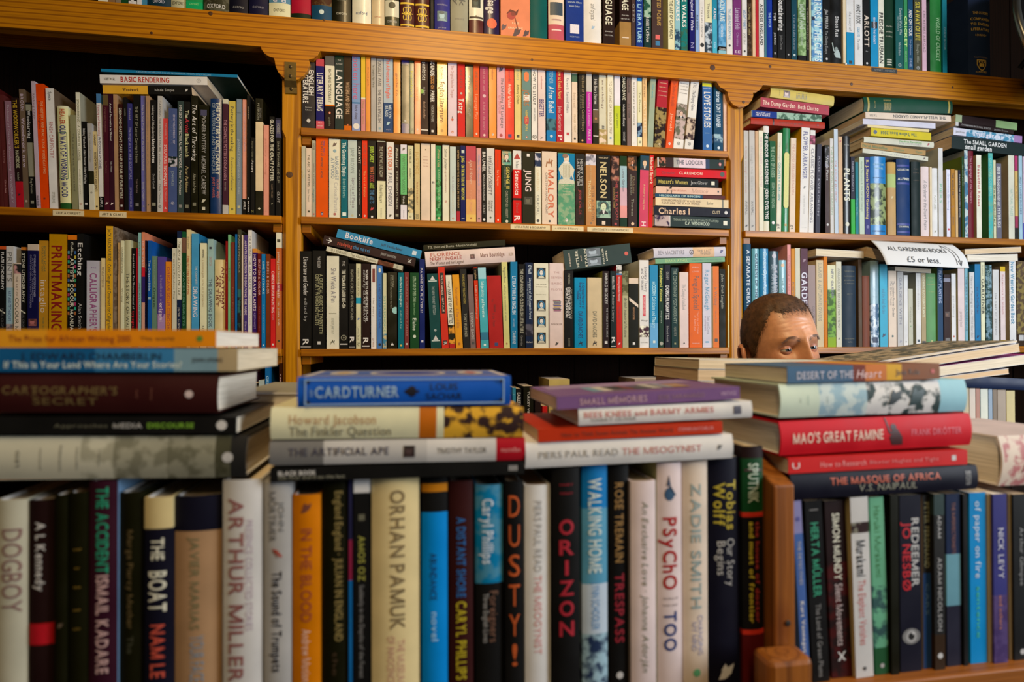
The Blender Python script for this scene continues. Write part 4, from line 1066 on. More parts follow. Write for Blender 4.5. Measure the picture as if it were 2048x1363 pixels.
ROWS['L1'] = '''
-16 7 176 hL-10|411|CELTIC WORK,a65,.1,.5,.3|!maroon book at the picture edge of the craft shelf
8 18 190 pL-8|522|Making,966,.3,.8,.3;Charles,c99,.72,.9,.3|!slim dark maroon paperback before the mauve carving book
19 32 202 pL-11|867|~Technique of Creative Woodcarving · IAN NORBURY,bab,.03,.95,.35|creative woodcarving
33 47 196 pL-12|211/.76:a12|*THE WOODWORKER'S,b92,.02,.46,.6;*HANDBOOK,bb9,.48,.64,.5;Mitchell,998,.68,.75,.3;@leaf,222,.88,.4|woodworker's handbook
48 59 179 pL-10|654|*BROUN,bab,.04,.18,.55;*Woodwork now,bab,.24,.66,.6;@disc,a98,.94,.5|woodwork now
60 71 205 pL-8|111/.02:887/.08:111/.38:887/.7:111|*Woodcarving,ccc,.08,.34,.6;Reg Parsons,998,.72,.86,.4;@box,887,.94,.6|!black paperback with grey panels lettered woodcarving
73 81 163 pL-11|bab|Making Chair,877,.1,.3,.5;mask book,334,.9,.98,.6|!slim pale grey paperback beside the orange history
82 98 168 pL-11|d40|*THE HISTORY AND PRACTICE OF WOODCARVING,ea7,.14,.72,.35,.3;Frederick Oughton,732,.14,.36,.3,-.3;@box,732,.92,.25|practice of woodcarving
100 117 177 pL-9<876|ddd>654|Spence,555,.03,.1,.4;FINISH CARPENTRY,b77,.28,.58,.45;STERLING,998,.86,.95,.3|finish carpentry
120 142 212 hL-7|ddb/.02:dda/.94:252|@frame,475,.48,.8;*HEALER,b53,.03,.18,.45;*OLD WAYS OF WORKING WOOD,337,.19,.88,.55|old ways of working wood
145 157 230 pL-4|886|The complete illustrated,665,.1,.9,.3|!olive paperback tucked behind the cream working wood book
158 167 185 pL-9>998|ddc|STICKMAKING · A COMPLETE COURSE,886,.06,.58,.5;Andrew Jones,aa9,.62,.9,.3;@ring,b76,.95,.6|stickmaking
168 178 243 pL-5|111|*Making Woodwork Aids & Devices · Robert Wearing,ccc,.08,.7,.45;@box,ccc,.93,.5|woodwork aids and devices
179 189 247 pL-4|aaa/.55:221/.7:ccb|The Woodturner,887,.1,.45,.3;@ring,666,.8,.4|!grey paperback with a dark curved photograph
190 198 263 pL-5|cb8|*HAMLET,543,.04,.18,.5;*WOODWORKING TOOLS AND JOINTS,543,.26,.76,.6;@box,332,.95,.5|!straw yellow paperback about tools and joints
199 208 183 pL-8|47a/.08:ddd/.88:111|Painting and Decorating,b56,.1,.36,.5;*WOODEN SPOONS,667,.37,.64,.55;APPLE,ddd,.89,.97,.5|painting and decorating wooden spoons
209 219 184 pL-4|422/.01:653/.1:412|Pyrography Workbook,855,.12,.33,.35;Sue Walters,855,.58,.68,.3;@leaf,dcc,.94,.7|!slim maroon paperback, first of the curl marked pair
220 229 185 pL-4|312|*Animal Portraits in Wood,ccc,.08,.4,.4;Max Moore,bbb,.58,.67,.4;@leaf,dcc,.94,.7|animal portraits in wood
230 238 188 pL-4|a86|craft supplies,b75,.05,.35,.4|!tan paperback beside the furniture repair book
239 248 208 pL-3|311|*DESMOND GASTON'S CARE AND REPAIR OF FURNITURE,ccb,.04,.88,.6;@box,ccc,.95,.5|care and repair of furniture
249 256 195 pL-3|111|MAKING,887,.1,.16,.4|
257 267 207 pL-3|337|Painted,99b,.05,.15,.4;The Magic Art of BIRD SCULPTURE,99c,.22,.7,.5;SPRINGFIELD,88b,.78,.96,.4|bird sculpture
268 281 183 pL-2|111|THE ART OF Letter Carving in Stone,998,.1,.58,.4;Tom Perkins,877,.72,.84,.3;@box,777,.94,.5|letter carving in stone
283 292 192 pL-2|66a|Step by Step Projects for the Solid Fuel Machine,bbc,.08,.64,.45;Samuel Coopers,bbc,.74,.9,.4;@box,889,.95,.4|!blue violet paperback on the craft shelf
293 301 192 pL-2|a86|~Painted & Puppets as Older Crafts,987,.05,.6,.4;@leaf,554,.94,.4|!tan paperback between blue violet and black
302 314 200 pL-2|111|~Making and Manipulating,ccc,.05,.34,.4;*Marionettes,ddd,.35,.56,.6;David Currell,aaa,.66,.79,.35;@box,887,.93,.6|making and manipulating marionettes
315 325 192 p|bbb|CARVING THE HUMAN FIGURE,777,.04,.48,.45;studies in wood,888,.5,.72,.3;Dick Onians,777,.76,.92,.4;@ring,555,.95,.6|carving the human figure
326 336 237 pL-2|c44|THE MANUAL OF,d99,.05,.22,.4;*SCULPTURE TECHNIQUES,ecc,.28,.72,.6;PLOWMAN,d99,.74,.88,.4;@tri,ecc,.95,.5|sculpture techniques
337 354 217 p|458/.46:122~bbc/.56:458|*ENCYCLOPEDIA OF,aac,.06,.34,.3,.25;sculpture,569,.06,.4,.3,-.2;JOHN MILLS,9ab,.6,.74,.3;@ring,bbc,.91,.4|!slate blue encyclopedia with a stone bust
355 367 202 p|344|*FORGED ARCHITECTURAL METALWORK,ccc,.04,.6,.45;Peter Parkinson,ccc,.62,.84,.45;@box,888,.94,.5|architectural metalwork
368 380 203 p|111|*The,cca,.08,.15,.6;~Artist,c34,.15,.28,.65;*Blacksmith,cc9,.29,.5,.6;~Peter Parkinson,cb8,.58,.81,.45;@box,776,.94,.6|the artist blacksmith
382 396 188 pg|110|~The Art of Throwing,ddd,.07,.55,.65;~Alex McErlain,998,.66,.82,.4;@box,776,.92,.5|the art of throwing
397 418 210 pg|110|@box,446,.07,.6;PIONEER POTTERY,aaa,.1,.44,.35;MICHAEL CARDEW,aaa,.47,.82,.4;@leaf,ccb,.88,.4;@box,ccb,.95,.3|pioneer pottery
420 443 197 hg|136|*THE POTTER'S DICTIONARY,ccb,.03,.66,.34,.4;OF MATERIALS AND TECHNIQUES,9ab,.04,.65,.3,-.4;FRANK AND,b66,.7,.86,.25,.4;JANET HAMER,b66,.68,.86,.25,-.4|the potter's dictionary
445 456 198 p|ccb/.04:423/.92:bbb|THE COMPLETE POTTER'S COMPANION,b89,.18,.7,.5;TONY BIRKS,988,.72,.8,.3|complete potter's companion
458 471 202 p|cb5|*Pottery in the making,554,.05,.44,.5;Freestone and Gaimster,665,.5,.79,.4;@box,774,.95,.35|pottery in the making
473 483 198 p|789|@bar,567,.12,.8;potter's companion,abc,.35,.68,.5;Tony Birks,abc,.7,.82,.4;@box,bb9,.93,.6|!slim grey blue potter's book
485 493 199 p|d98/.86:111|THE ART OF MOULDED PAPER,cab,.05,.45,.4;APPLE,ddd,.88,.95,.5|!salmon pink paperback with a black foot
494 500 190 p|111|MAKING,987,.1,.2,.4;A BEGIN,ccc,.85,.97,.5|
501 509 275 p|111|Potter's Guide to,776,.05,.3,.4;*Pottery,ccc,.3,.45,.5;Z,774,.93,.97,.6|!short black paperback beside the white wrapped one
511 526 197 pg|110/.2:dca/.79:110|SUSAN,777,.08,.16,.3,.3;PETERSON,998,.04,.18,.3,-.2;@diam,ccb,.94,.4|!black book with a broad cream wrapper
527 538 250 p|d98|pottery making,c87,.1,.6,.3;@leaf,c98,.95,.3|!plain salmon pink paperback beside the black glazes book
539 549 233 p|111|*GLAZES FOR THE CRAFT POTTER,ddc,.03,.65,.6;HARRY FRASER,765,.68,.82,.35;@leaf,887,.88,.4|glazes for the craft potter
551 562 236 p|223/.02:446/.2:111|HOBBIES,999,.06,.16,.5;EMMY TEAWARE AND CLIFF,998,.24,.66,.35;CRAFT,aaa,.75,.86,.4|!black paperback against the post on the craft shelf
'''
ROWS['L2'] = '''
-1 11 492 p|c52/.03:111/.5:111|*PLATE LITHOGRAPHY,ddd,.06,.42,.5;@chev,ccb,.64,1.0;*PAUL CROFT,555,.6,.8,.4|plate lithography
12 27 492 p|ccc/.4:9bc/.75:a99~667/.8:9bc|PRINTS,777,.06,.34,.6;ART AND TECHNIQUES,679,.43,.72,.4|!white and blue paperback lettered prints
28 40 526 p|dcb/.01:222~c99/.12:dcb|THE ART OF,987,.15,.38,.35;COLOUR MIXING,665,.4,.98,.6|the art of colour mixing
41 52 494 p|c72/.03:111|*STONE LITHOGRAPHY,ccb,.06,.54,.55;@chev,ccb,.64,1.0;*PAUL CROFT,555,.62,.8,.4|stone lithography
55 76 488 p|cba/.06:114/.66:114|*ETCHING AND PHOTOPOLYMER,99b,.1,.5,.22,.35;A PHOTO TECHNIQUES,88a,.1,.58,.2,0;CONTEMPORARY PRINTMAKERS,88a,.1,.6,.18,-.35;@pic,a66,.74,.8|!navy paperback with a pair of small red pictures
77 96 481 p|b82|intaglio,dcb,.36,.66,.6,0;ROBERT ADAM,774,.05,.28,.2,.3;CAROL ROBERTSON,774,.05,.28,.2,-.2;THE COMPLETE,774,.7,.96,.15|intaglio
98 133 468 p|b80|*PRINTMAKING,811,.1,.84,.6,-.1;*Ann d'Arcy,432,.88,1.0,.14,.1;*Hughes,432,.87,.99,.14,-.25|printmaking
135 153 470 p|d71/.04:111|*Collins,ccb,.06,.18,.3;*ARTIST'S COLOUR MANUAL,ddc,.2,.86,.4;@tiles,a63,.45,.9|!black colour manual edged with coloured squares
154 167 467 p|111|*Etching,ddd,.08,.36,.75;Alan Smith,bbb,.6,.82,.5|etching
173 201 521 p<111|bbc|-The,97a,.08,.4,.1;*CALLIGRAPHER'S,958,.14,.8,.5;*Bible,647,.84,1,.6|the calligrapher's bible
202 210 516 p|dc9|PENELETTERING,876,.1,.32,.5|!slim cream paperback beside the celtic book
212 226 452 p>876|da2|JACK MACKMURDIE · Celtic Design and Ornament for Calligraphers,553,.02,.86,.5;@box,553,.97,.3|celtic design and ornament
227 234 455 p|654~876||!brown ornament book beside the celtic design one
235 240 485 p|b96|Celtic ornament,765,.06,.3,.5|!very thin tan booklet beside the brown ornament book
241 248 481 p|ddb|COMMUNICATIONS,776,.06,.3,.4;Writing,887,.4,.6,.4|!slim cream paperback before the story of writing
249 262 480 h|bb9|THE STORY OF WRITING,554,.3,.92,.5|the story of writing
263 271 496 p|111|*Ruari McLean The Thames Manual of,bbb,.06,.6,.4;*typography,c23,.62,.86,.6|typography
272 275 496 p|a12||!very thin red booklet beside the typography manual
276 282 465 p|8bb|Blackwell,677,.08,.2,.4;AFRICAN LILIAN GROUP,477,.42,.78,.4|!light teal paperback on the art shelf
283 289 464 p|d86/.3:c23/.38:326/.6:c98|DRAW FAST,ecc,.04,.34,.5|!salmon paperback with red and violet panels
290 294 481 p|113|Origami,997,.1,.4,.4|!very thin navy booklet beside the origami bible
295 303 481 p|15a|*The Origami Bible,ace,.18,.46,.5;@box,9bc,.53,.7|the origami bible
304 314 512 p|687|THE ENCYCLOPEDIA OF,9a9,.04,.34,.3;*Origami,354,.34,.56,.5|!grey green origami encyclopedia
315 330 513 p|549/.62:a8b|a handbook of,98b,.2,.5,.35;*origami,dcd,.5,.7,.45;@pill,649,.6,.7|handbook of origami
331 343 523 p|d82|ORIGAMI SOURCEBOOK,a54,.06,.78,.5|origami sourcebook
344 353 496 p|ccb/.85:554|Creative Fabulous Pins,887,.05,.5,.4|!cream grey paperback before the tile book
354 363 462 p|124/.06:ddc/.58:124|~The Art & Craft of the TILE,665,.08,.54,.5;Jane Canning,bbb,.64,.9,.4|art and craft of the tile
364 371 463 p|153/.05:754/.18:142|*WATERCOLOURISTS,698,.24,.9,.5|!slim dark green watercolour book
373 381 459 p|dc9|Stan Smith,776,.06,.16,.4;*Step-by-Step DRAWING,b64,.22,.54,.5|step by step drawing
383 398 467 p>27a|49c/.7:49c/.84:ca6|THE COMPLETE,ddd,.28,.44,.25,.3;*DRAWING,dde,.46,.72,.6|!blue drawing guide with a sandy foot
400 413 486 p|ddb|DRAWING,543,.06,.14,.3;a complete guide to the art of perspective,ba8,.16,.6,.3;KATH MCCAUL,776,.78,.95,.35|!cream drawing guide beside the blue one
415 427 478 p|9bb|@box,334,.08,.4;SKETCH,b99,.16,.24,.4;*THE DRAWING BOOK,567,.36,.8,.55|the drawing book
429 450 519 h|dc9|*ANATOMY,733,.06,.58,.3,.55;*FOR THE,733,.16,.5,.32,.1;*ARTIST,733,.16,.54,.32,-.4|anatomy for the artist
451 455 482 p|811|STARTER,b66,.1,.4,.5|!very thin dark red booklet beside the anatomy book
456 461 469 p|7b8|DESIGN,485,.1,.6,.5|!very thin light green booklet after the anatomy book
462 469 484 p|732|Paper Projects,954,.42,.75,.5|!rust brown booklet after the light green one
470 474 468 p|16a||!very thin blue booklet beside the rust brown one
475 482 459 p|443/.5:366~222|PAINTING OILS,998,.05,.36,.5|painting oils
483 486 470 p|dcb||!very thin cream booklet before the violet nude drawing book
488 495 470 p|437|*AN INTRODUCTION TO DRAWING THE NUDE,dcd,.05,.7,.6;Diana Constance,bac,.76,.98,.5|introduction to drawing the nude
496 504 460 p>ccc|ddd|DRAWING THE MALE NUDE,888,.05,.5,.6;GIOVANNI CIVARDI,bbb,.55,.8,.4|drawing the male nude
505 514 497 p|c83/.04:316|*HOW TO DRAW PLANTS,dcd,.06,.62,.6;KEITH WEST,a9c,.64,.8,.4|how to draw plants
515 522 507 p|611|*SKETCH & COLOR,c99,.06,.44,.55;FAST FACTORY,955,.52,.85,.3|sketch and color
523 531 508 p|17b|*LINE TO STROKE,ade,.08,.42,.55;FAST FACTORY,6ac,.52,.85,.3;@box,cde,.96,.4|line to stroke
532 540 508 p|731|*BRUSH & COLOR,c98,.08,.42,.55|brush and color
541 551 517 p|c22|*CHINESE BRUSH PAINTING,ecc,.14,.6,.55;EVANS,d99,.62,.68,.3;@box,ddd,.95,.4|chinese brush painting
552 563 465 p|ddc/.13:b63/.44:a33/.5:b63|painting your favorite,dcb,.17,.43,.4;*animals,ecc,.43,.56,.5;in pen ink,dba,.58,.82,.35;@box,443,.93,.4;@pic,443,.07,.6|painting favorite animals
'''
ROWS['L3'] = '''
488 496 747 p|a5b|@ring,ddd,.1,.7|!purple paperback on the bottom shelf by the post
500 514 766 p|221||!dark brown paperback on the bottom shelf by the post
517 529 760 p|abb|Dyeing,689,.1,.3,.4|!pale grey blue paperback on the bottom shelf by the post
530 540 732 p|16a|*GERMAN NEEDLE,9ce,.1,.6,.5|!blue paperback rising tallest on the bottom shelf by the post
551 557 767 p|76a||!short violet paperback on the bottom shelf by the post
558 564 726 p|310|TAPESTRY WEAVING,dbb,.08,.6,.5|!dark red brown paperback touching the post on the bottom shelf
'''
ROWS['D'] = '''
1006 1023 790 p|633||!dull red paperback on the bottom shelf of the middle bay
1025 1032 775 p|38a|@bar,9cd,.1,.6|!slim blue paperback on the bottom shelf of the middle bay
1033 1043 777 p|111|*EAGLETON,ddd,.06,.3,.7|!black paperback with bold white capitals on the bottom shelf
1047 1067 772 p|110|*TURKEY VIEWS,ccc,.08,.5,.2|!wide black paperback on the bottom shelf of the middle bay
1070 1082 778 p|211||!dark brown paperback on the bottom shelf of the middle bay
1085 1095 812 p|c22||!short red paperback on the bottom shelf of the middle bay
1098 1140 758 p|cb7||!wide cream yellow book on the bottom shelf of the middle bay
1150 1175 790 p|223||!navy paperback on the bottom shelf, middle bay, past the cream yellow
1270 1340 757 p|987||!wide tan book on the bottom shelf of the middle bay
'''
ROWS['R1'] = '''
1488 1497 261 p|bbb|A Walk through the Lakes,b99,.15,.62,.4;IAN NIALL,555,.7,.84,.5;@leaf,444,.95,.6|!first of two pale grey paperbacks, touching the post
1499 1510 261 p|bbb|through the Garden,aaa,.15,.62,.4;IAN NIALL,555,.7,.84,.4;@leaf,777,.95,.5|!second of two pale grey paperbacks near the post, gardening shelf
1511 1517 262 p|ca8||!thin cream tan booklet on the upper gardening shelf
1518 1527 261 p|ddc|ONE MAN'S GARDEN with the FLOWER,cab,.06,.56,.5|!plain white paperback before the indoor gardener book
1528 1539 252 h|ddd/.06:143/.9:ddc|*THE INDOOR GARDENERS · JOHN EVELYNS,ddd,.05,.88,.6|the indoor gardeners
1540 1552 282 p|153|*THE LOVE OF ROSES,8a8,.06,.4,.5;EDEN AND SEQUEL,8a8,.46,.74,.4;@disc,ddd,.9,.5|the love of roses
1550 1562 265 pL4<cb8|ddc|*COUNTRY GARDEN,599,.3,.68,.45;the cottage,bbb,.1,.28,.3;gt,333,.92,.97,.6|country garden
1564 1578 256 hgL5|174|@pill2,cc7,.5,.72;*THE GARDEN BOOK · JOHN BROOKES,463,.14,.76,.35;@box,b95,.93,.3|the garden book
1579 1590 276 pL4|dcb|THE FLOWER ARRANGER'S GARDEN,c98,.06,.6,.45;gt,554,.92,.97,.6|flower arranger's garden
1599 1616 252 pL6<c91|ddd|*FLOWER ARRANGER,558,.04,.49,.5;@leaf,777,.57,.3;by hand and home,bbb,.64,.82,.2;-THE TIMES,bbb,.95,.6,.06|!white book with a bright yellow cover lettered flower arranger
1617 1627 260 pL6|ddd/.05:634~b68/.14:ddd|CLASSIC FLOWER ARRANGING,667,.18,.9,.55|classic flower arranging
1631 1640 288 pL5|334|ROSE · EVERGREEN,889,.1,.84,.4|!slim slate grey paperback on the gardening shelf
1651 1660 290 pL3<111|221/.02:889~333/.25:433|*Alpine Plants,bbb,.14,.4,.5;@disc,bbb,.9,.5|alpine plants
1661 1668 277 pL3|ccc|THE NEW ENGLISH GARDEN,8a8,.08,.8,.5|!slim white paperback beside the alpine plants
1669 1677 258 pL3<bb9|bcd|the young gardener,c99,.3,.7,.4|!pale blue white paperback rising over its neighbours, gardening shelf
1678 1686 273 pL2|ca8|@leaf,a45,.05,.5|!beige paperback before the black plants book
1688 1701 272 hg|111|*PLANTS,ddc,.33,.66,.85;-Hamlyn,bbb,.09,.7,.12;@disc,ccb,.9,.6|plants
1702 1710 313 p|223/.55:3a4|GREEN THOUGHTS,99a,.06,.45,.45|green thoughts
1711 1717 324 p|178|Town Garden,9cc,.5,.75,.4|!slim teal paperback on the gardening shelf
1719 1729 314 p|bcb|Home Naturals & the Garden Design,898,.05,.7,.4|!pale grey green paperback before the moon book
1730 1740 314 p|337|*R. J. Harris MOON Gardening,cb6,.04,.8,.5;@ring,99c,.9,.5|moon gardening
1743 1774 313 hg|17b/.34:232~896/.87:17b|-COLLECTORS',9cd,.1,.7,.1;-ALPINES,9cd,.15,.55,.1;-ROYTON E HEATH,134,.27,.7,.06;-COLLINGRIDGE,124,.95,.8,.08|!bright blue hardback with a garden photograph, collectors' alpines
1776 1793 324 h|b95/.16:ab7/.35:b96|@leaf,cb8,.48,.3|!beige hardback with a pale green band
1795 1822 311 h|136|@bar,238,.09,.95;*-COLLECTORS,ddc,.14,.85,.12;*-ALPINES,ddc,.26,.85,.16;@bar,238,.32,.95;@bar,238,.85,.95;*-COLLINGRIDGE,ddc,.88,.75,.1;@bar,238,.95,.95|!navy clothbound copy of collectors' alpines
1824 1842 323 h|122|-PLANT,543,.1,.5,.1;-FORMS,543,.15,.6,.1;-GARDEN,543,.25,.6,.1|!black hardback after the navy alpines
1843 1859 333 h|dcc|~A Gardener in the Desert Prairie,777,.2,.9,.4|!cream hardback with faint script, gardening shelf
1860 1864 334 p|dca||!thin cream booklet between cream hardbacks, gardening shelf
1865 1876 336 h|ddd|PLANT LINES,aa9,.4,.6,.4;@leaf,998,.92,.4|!off white hardback beside the tall white slipcase
1877 1886 296 p<bba|ccc|PIERS,7b9,.4,.62,.5|!tall white slipcase beside the stack of lying garden books
1893 1901 339 p<a97|dde|Greenhouse Gardening,9ac,.06,.6,.4;@disc,b23,.88,.5|!white paperback with a red dot, gardening shelf
1902 1910 338 p|a72|*THE WHOLE DIRT,322,.06,.42,.5;@leaf,965,.55,.5;BOOKS,544,.7,.82,.4|!mustard brown paperback beside the red dotted one
1911 1916 340 p|ca7||!thin tan booklet beside the mustard one, gardening shelf
1917 1922 340 p|223|TAMES THE GARDEN BOOK,bbb,.06,.7,.4|!thin black paperback on the gardening shelf, by the tall mottled one
1923 1928 313 p<672|142|*the small garden,bcb,.06,.4,.4|!thin dark green paperback with an olive cover, gardening shelf
1929 1936 294 p<998|bcc~479||!tall mottled blue white paperback, gardening shelf
1937 1948 297 h|612|The Language of the Flowers,b78,.06,.6,.4|!crimson hardback on the gardening shelf
1953 1963 310 p<ba8|ddc|*Beautiful Roses,b66,.12,.62,.5|beautiful roses
1977 1986 295 p<363|4aa~6a9|ORIENTAL CONIFERS,8cb,.06,.5,.5|!worn teal paperback with a green cover, gardening shelf
1987 1992 320 p|cca|*Dwarf Conifers,363,.32,.84,.7|dwarf conifers
1993 2003 327 p|667|*888 Rhododendron HYBRIDS,ccc,.04,.85,.6|rhododendron hybrids
2017 2029 303 p<ba8|ccb|NATURAL TALES,9ba,.4,.72,.4|!cream book with leaves drawn on its cover, gardening shelf
2030 2036 305 p|a36/.18:ca6/.72:935/.86:222|PLANT,a75,.3,.6,.4|!magenta and yellow paperback on the gardening shelf
2037 2045 310 p|9bc|AUTUMN ROSES,568,.25,.7,.45|!light blue paperback after the magenta one
2046 2056 311 p|bab/.8:55a|THE COUNTRYSIDE,979,.1,.7,.5|!lilac white paperback at the picture edge, gardening shelf
'''
ROWS['R2'] = '''
1488 1503 487 h<124|146|*A SEPARATE CREATION,cde,.06,.72,.45,.2|a separate creation
1505 1519 497 hg|59a|*GARDENS OF THE NATIONAL,246,.05,.8,.4,.2|!light teal hardback, gardens of the national
1521 1538 497 hg|17a|~Garden Open Today,bde,.03,.5,.45,.1|garden open today
1540 1558 502 hg|245|*THE GARDENS OF,bbc,.14,.55,.4,.3;*BRITAIN & IRELAND,9ab,.14,.55,.3,-.3;@disc,bbc,.05,.5|gardens of britain and ireland
1559 1573 520 hg|7ab|@disc,db9,.06,.5;THE GARDENER,588,.2,.6,.35|!pale teal book with a small flower disc
1575 1582 489 p|d99|The Making of You · Ronald,b66,.1,.6,.4|!slim pink paperback above the person's hair
1583 1590 497 p|c82|ROYAL,854,.3,.6,.5|!slim amber paperback beside the pink one
1591 1601 496 p|ccb||!plain cream paperback beside the large plum one
1602 1616 497 p|534|*GARDENS,ccd,.24,.68,.8;@leaf,867,.12,.5|!plum paperback with very large white capitals
1617 1631 530 p|988|COLOUR PLANNING,655,.5,.9,.3,.4|!taupe paperback behind the person's forehead
1633 1647 520 p|cb9|SUMMER & AUTUMN FLOWERS,887,.03,.7,.45|summer and autumn flowers
1648 1655 512 p|c71|@leaf,a33,.5,.4|!slim orange paperback after the autumn flowers
1656 1672 530 pL3<786|ddb/.3:463~7a4/.88:8a2|*NEW GARDEN,667,.05,.4,.3,.2|!cream paperback with a leafy green photograph
1673 1684 523 pL2|ccb|ANNUALS AND BIENNIALS FOR THE POT,776,.08,.8,.4;@tri,776,.9,.4|!cream paperback with a small goblet mark
1686 1714 531 h|234|-TREES IN,665,.07,.7,.07;-MODERN,665,.13,.7,.07;-ENGLISH,665,.18,.7,.07;-GARDEN,665,.22,.7,.07;-HOYT,665,.35,.4,.05;-COUNTRY,776,.9,.7,.06;-LIFE,776,.94,.4,.06|!wide dark slate hardback about trees
1717 1724 519 p|543||!dark brown booklet after the slate trees hardback
1726 1740 551 h|743||!short reddish brown cloth hardback
1742 1759 521 hg|8ab/.5:468~bcd|-in search,bcd,.33,.6,.06;-of a lost,bcd,.37,.6,.06;-World,568,.42,.6,.06;@box,235,.92,.6|!misty blue hardback with a mountain picture
1760 1775 528 p|4ac|and the Small Garden,379,.3,.6,.4;@leaf,235,.86,.5|!sky blue paperback under the corner of the paper sign
1777 1793 540 p|dcb|~The Modern Flower Garden,666,.13,.6,.35,.2;~The Green House,777,.13,.45,.3,-.25;@disc,255,.86,.25|!cream paperback with sloping script under the paper sign
1795 1807 535 p|bbb|GARDENS WITH,778,.08,.7,.4;@leaf,99a,.93,.4|!pale lilac grey paperback under the paper sign
1808 1816 550 p|ddd|@box,998,.93,.3|!slim white paperback, fourth under the paper sign
1817 1826 577 p|bba|Cactus,998,.2,.7,.3;@leaf,696,.65,.3|!short grey beige booklet under the paper sign
1832 1842 546 p<998|ddd|introduction,bbb,.1,.5,.3;@box,345,.92,.5|!white paperback beside the succulent plants book
1843 1852 543 p|a97|*GROWING SUCCULENT PLANTS,ddb,.03,.6,.5;@box,222,.95,.8|growing succulent plants
1854 1873 540 h|696|-CACTI,bb7,.06,.7,.1;-and,bb7,.11,.3,.06;-Succulents,bb7,.15,.8,.08;-V. Cactus,bb7,.25,.6,.07;@box,bb7,.93,.2|!soft green hardback about cacti
1875 1886 535 p<795|246|*PLANT PLANTING,9ac,.04,.45,.5|!teal navy paperback beside the soft green cacti
1888 1901 549 p|322/.05:889/.1:322|@pic,643,.55,.7;@bars,999,.9,.6|!black paperback with a small red flower picture
1903 1912 547 p|ddd|gardening,bbb,.1,.8,.3;@disc,b65,.86,.4;@box,999,.95,.4|!white paperback with an orange dot near its foot
1916 1929 537 p<a96|dcc|gardening book,a99,.55,.75,.4|!wide cream paperback under the sign's lower corner
1930 1936 537 p|7ab|THE ART OF GARDENING,467,.1,.8,.5|!slim light blue paperback under the sign's lower corner
1939 1949 544 p<786|ccc|Natural Planting in the Wild Garden,999,.06,.88,.4|!white grey paperback beside the strong blue one
1950 1961 528 p|27a|and the Small Garden,236,.28,.6,.4;@leaf,124,.88,.5|!strong blue paperback on the lower gardening shelf
1962 1970 524 p|ddb|*GARDENER,332,.2,.62,.7;the weekend,776,.03,.16,.3|gardener
1972 1984 530 p|244~79a|~Gardens in time,9bb,.06,.4,.4|!mottled green blue paperback on the lower gardening shelf
1986 1998 539 p|ccc|the best of gardens,aaa,.3,.85,.3;@disc,444,.95,.25|!white grey paperback after the mottled green blue one
2001 2011 533 p<876|ca2/.06:dcc/.92:ca2|Perennials in bloom,c99,.1,.6,.35|!white paperback with yellow ends
2019 2032 522 p<a97|ddd|*New Western Garden Book,48a,.01,.74,.55;@leaf,777,.93,.3|western garden book
2034 2050 505 p|543~874/.85:321|@box,bbb,.9,.6|!brown and green mottled book at the picture edge
'''
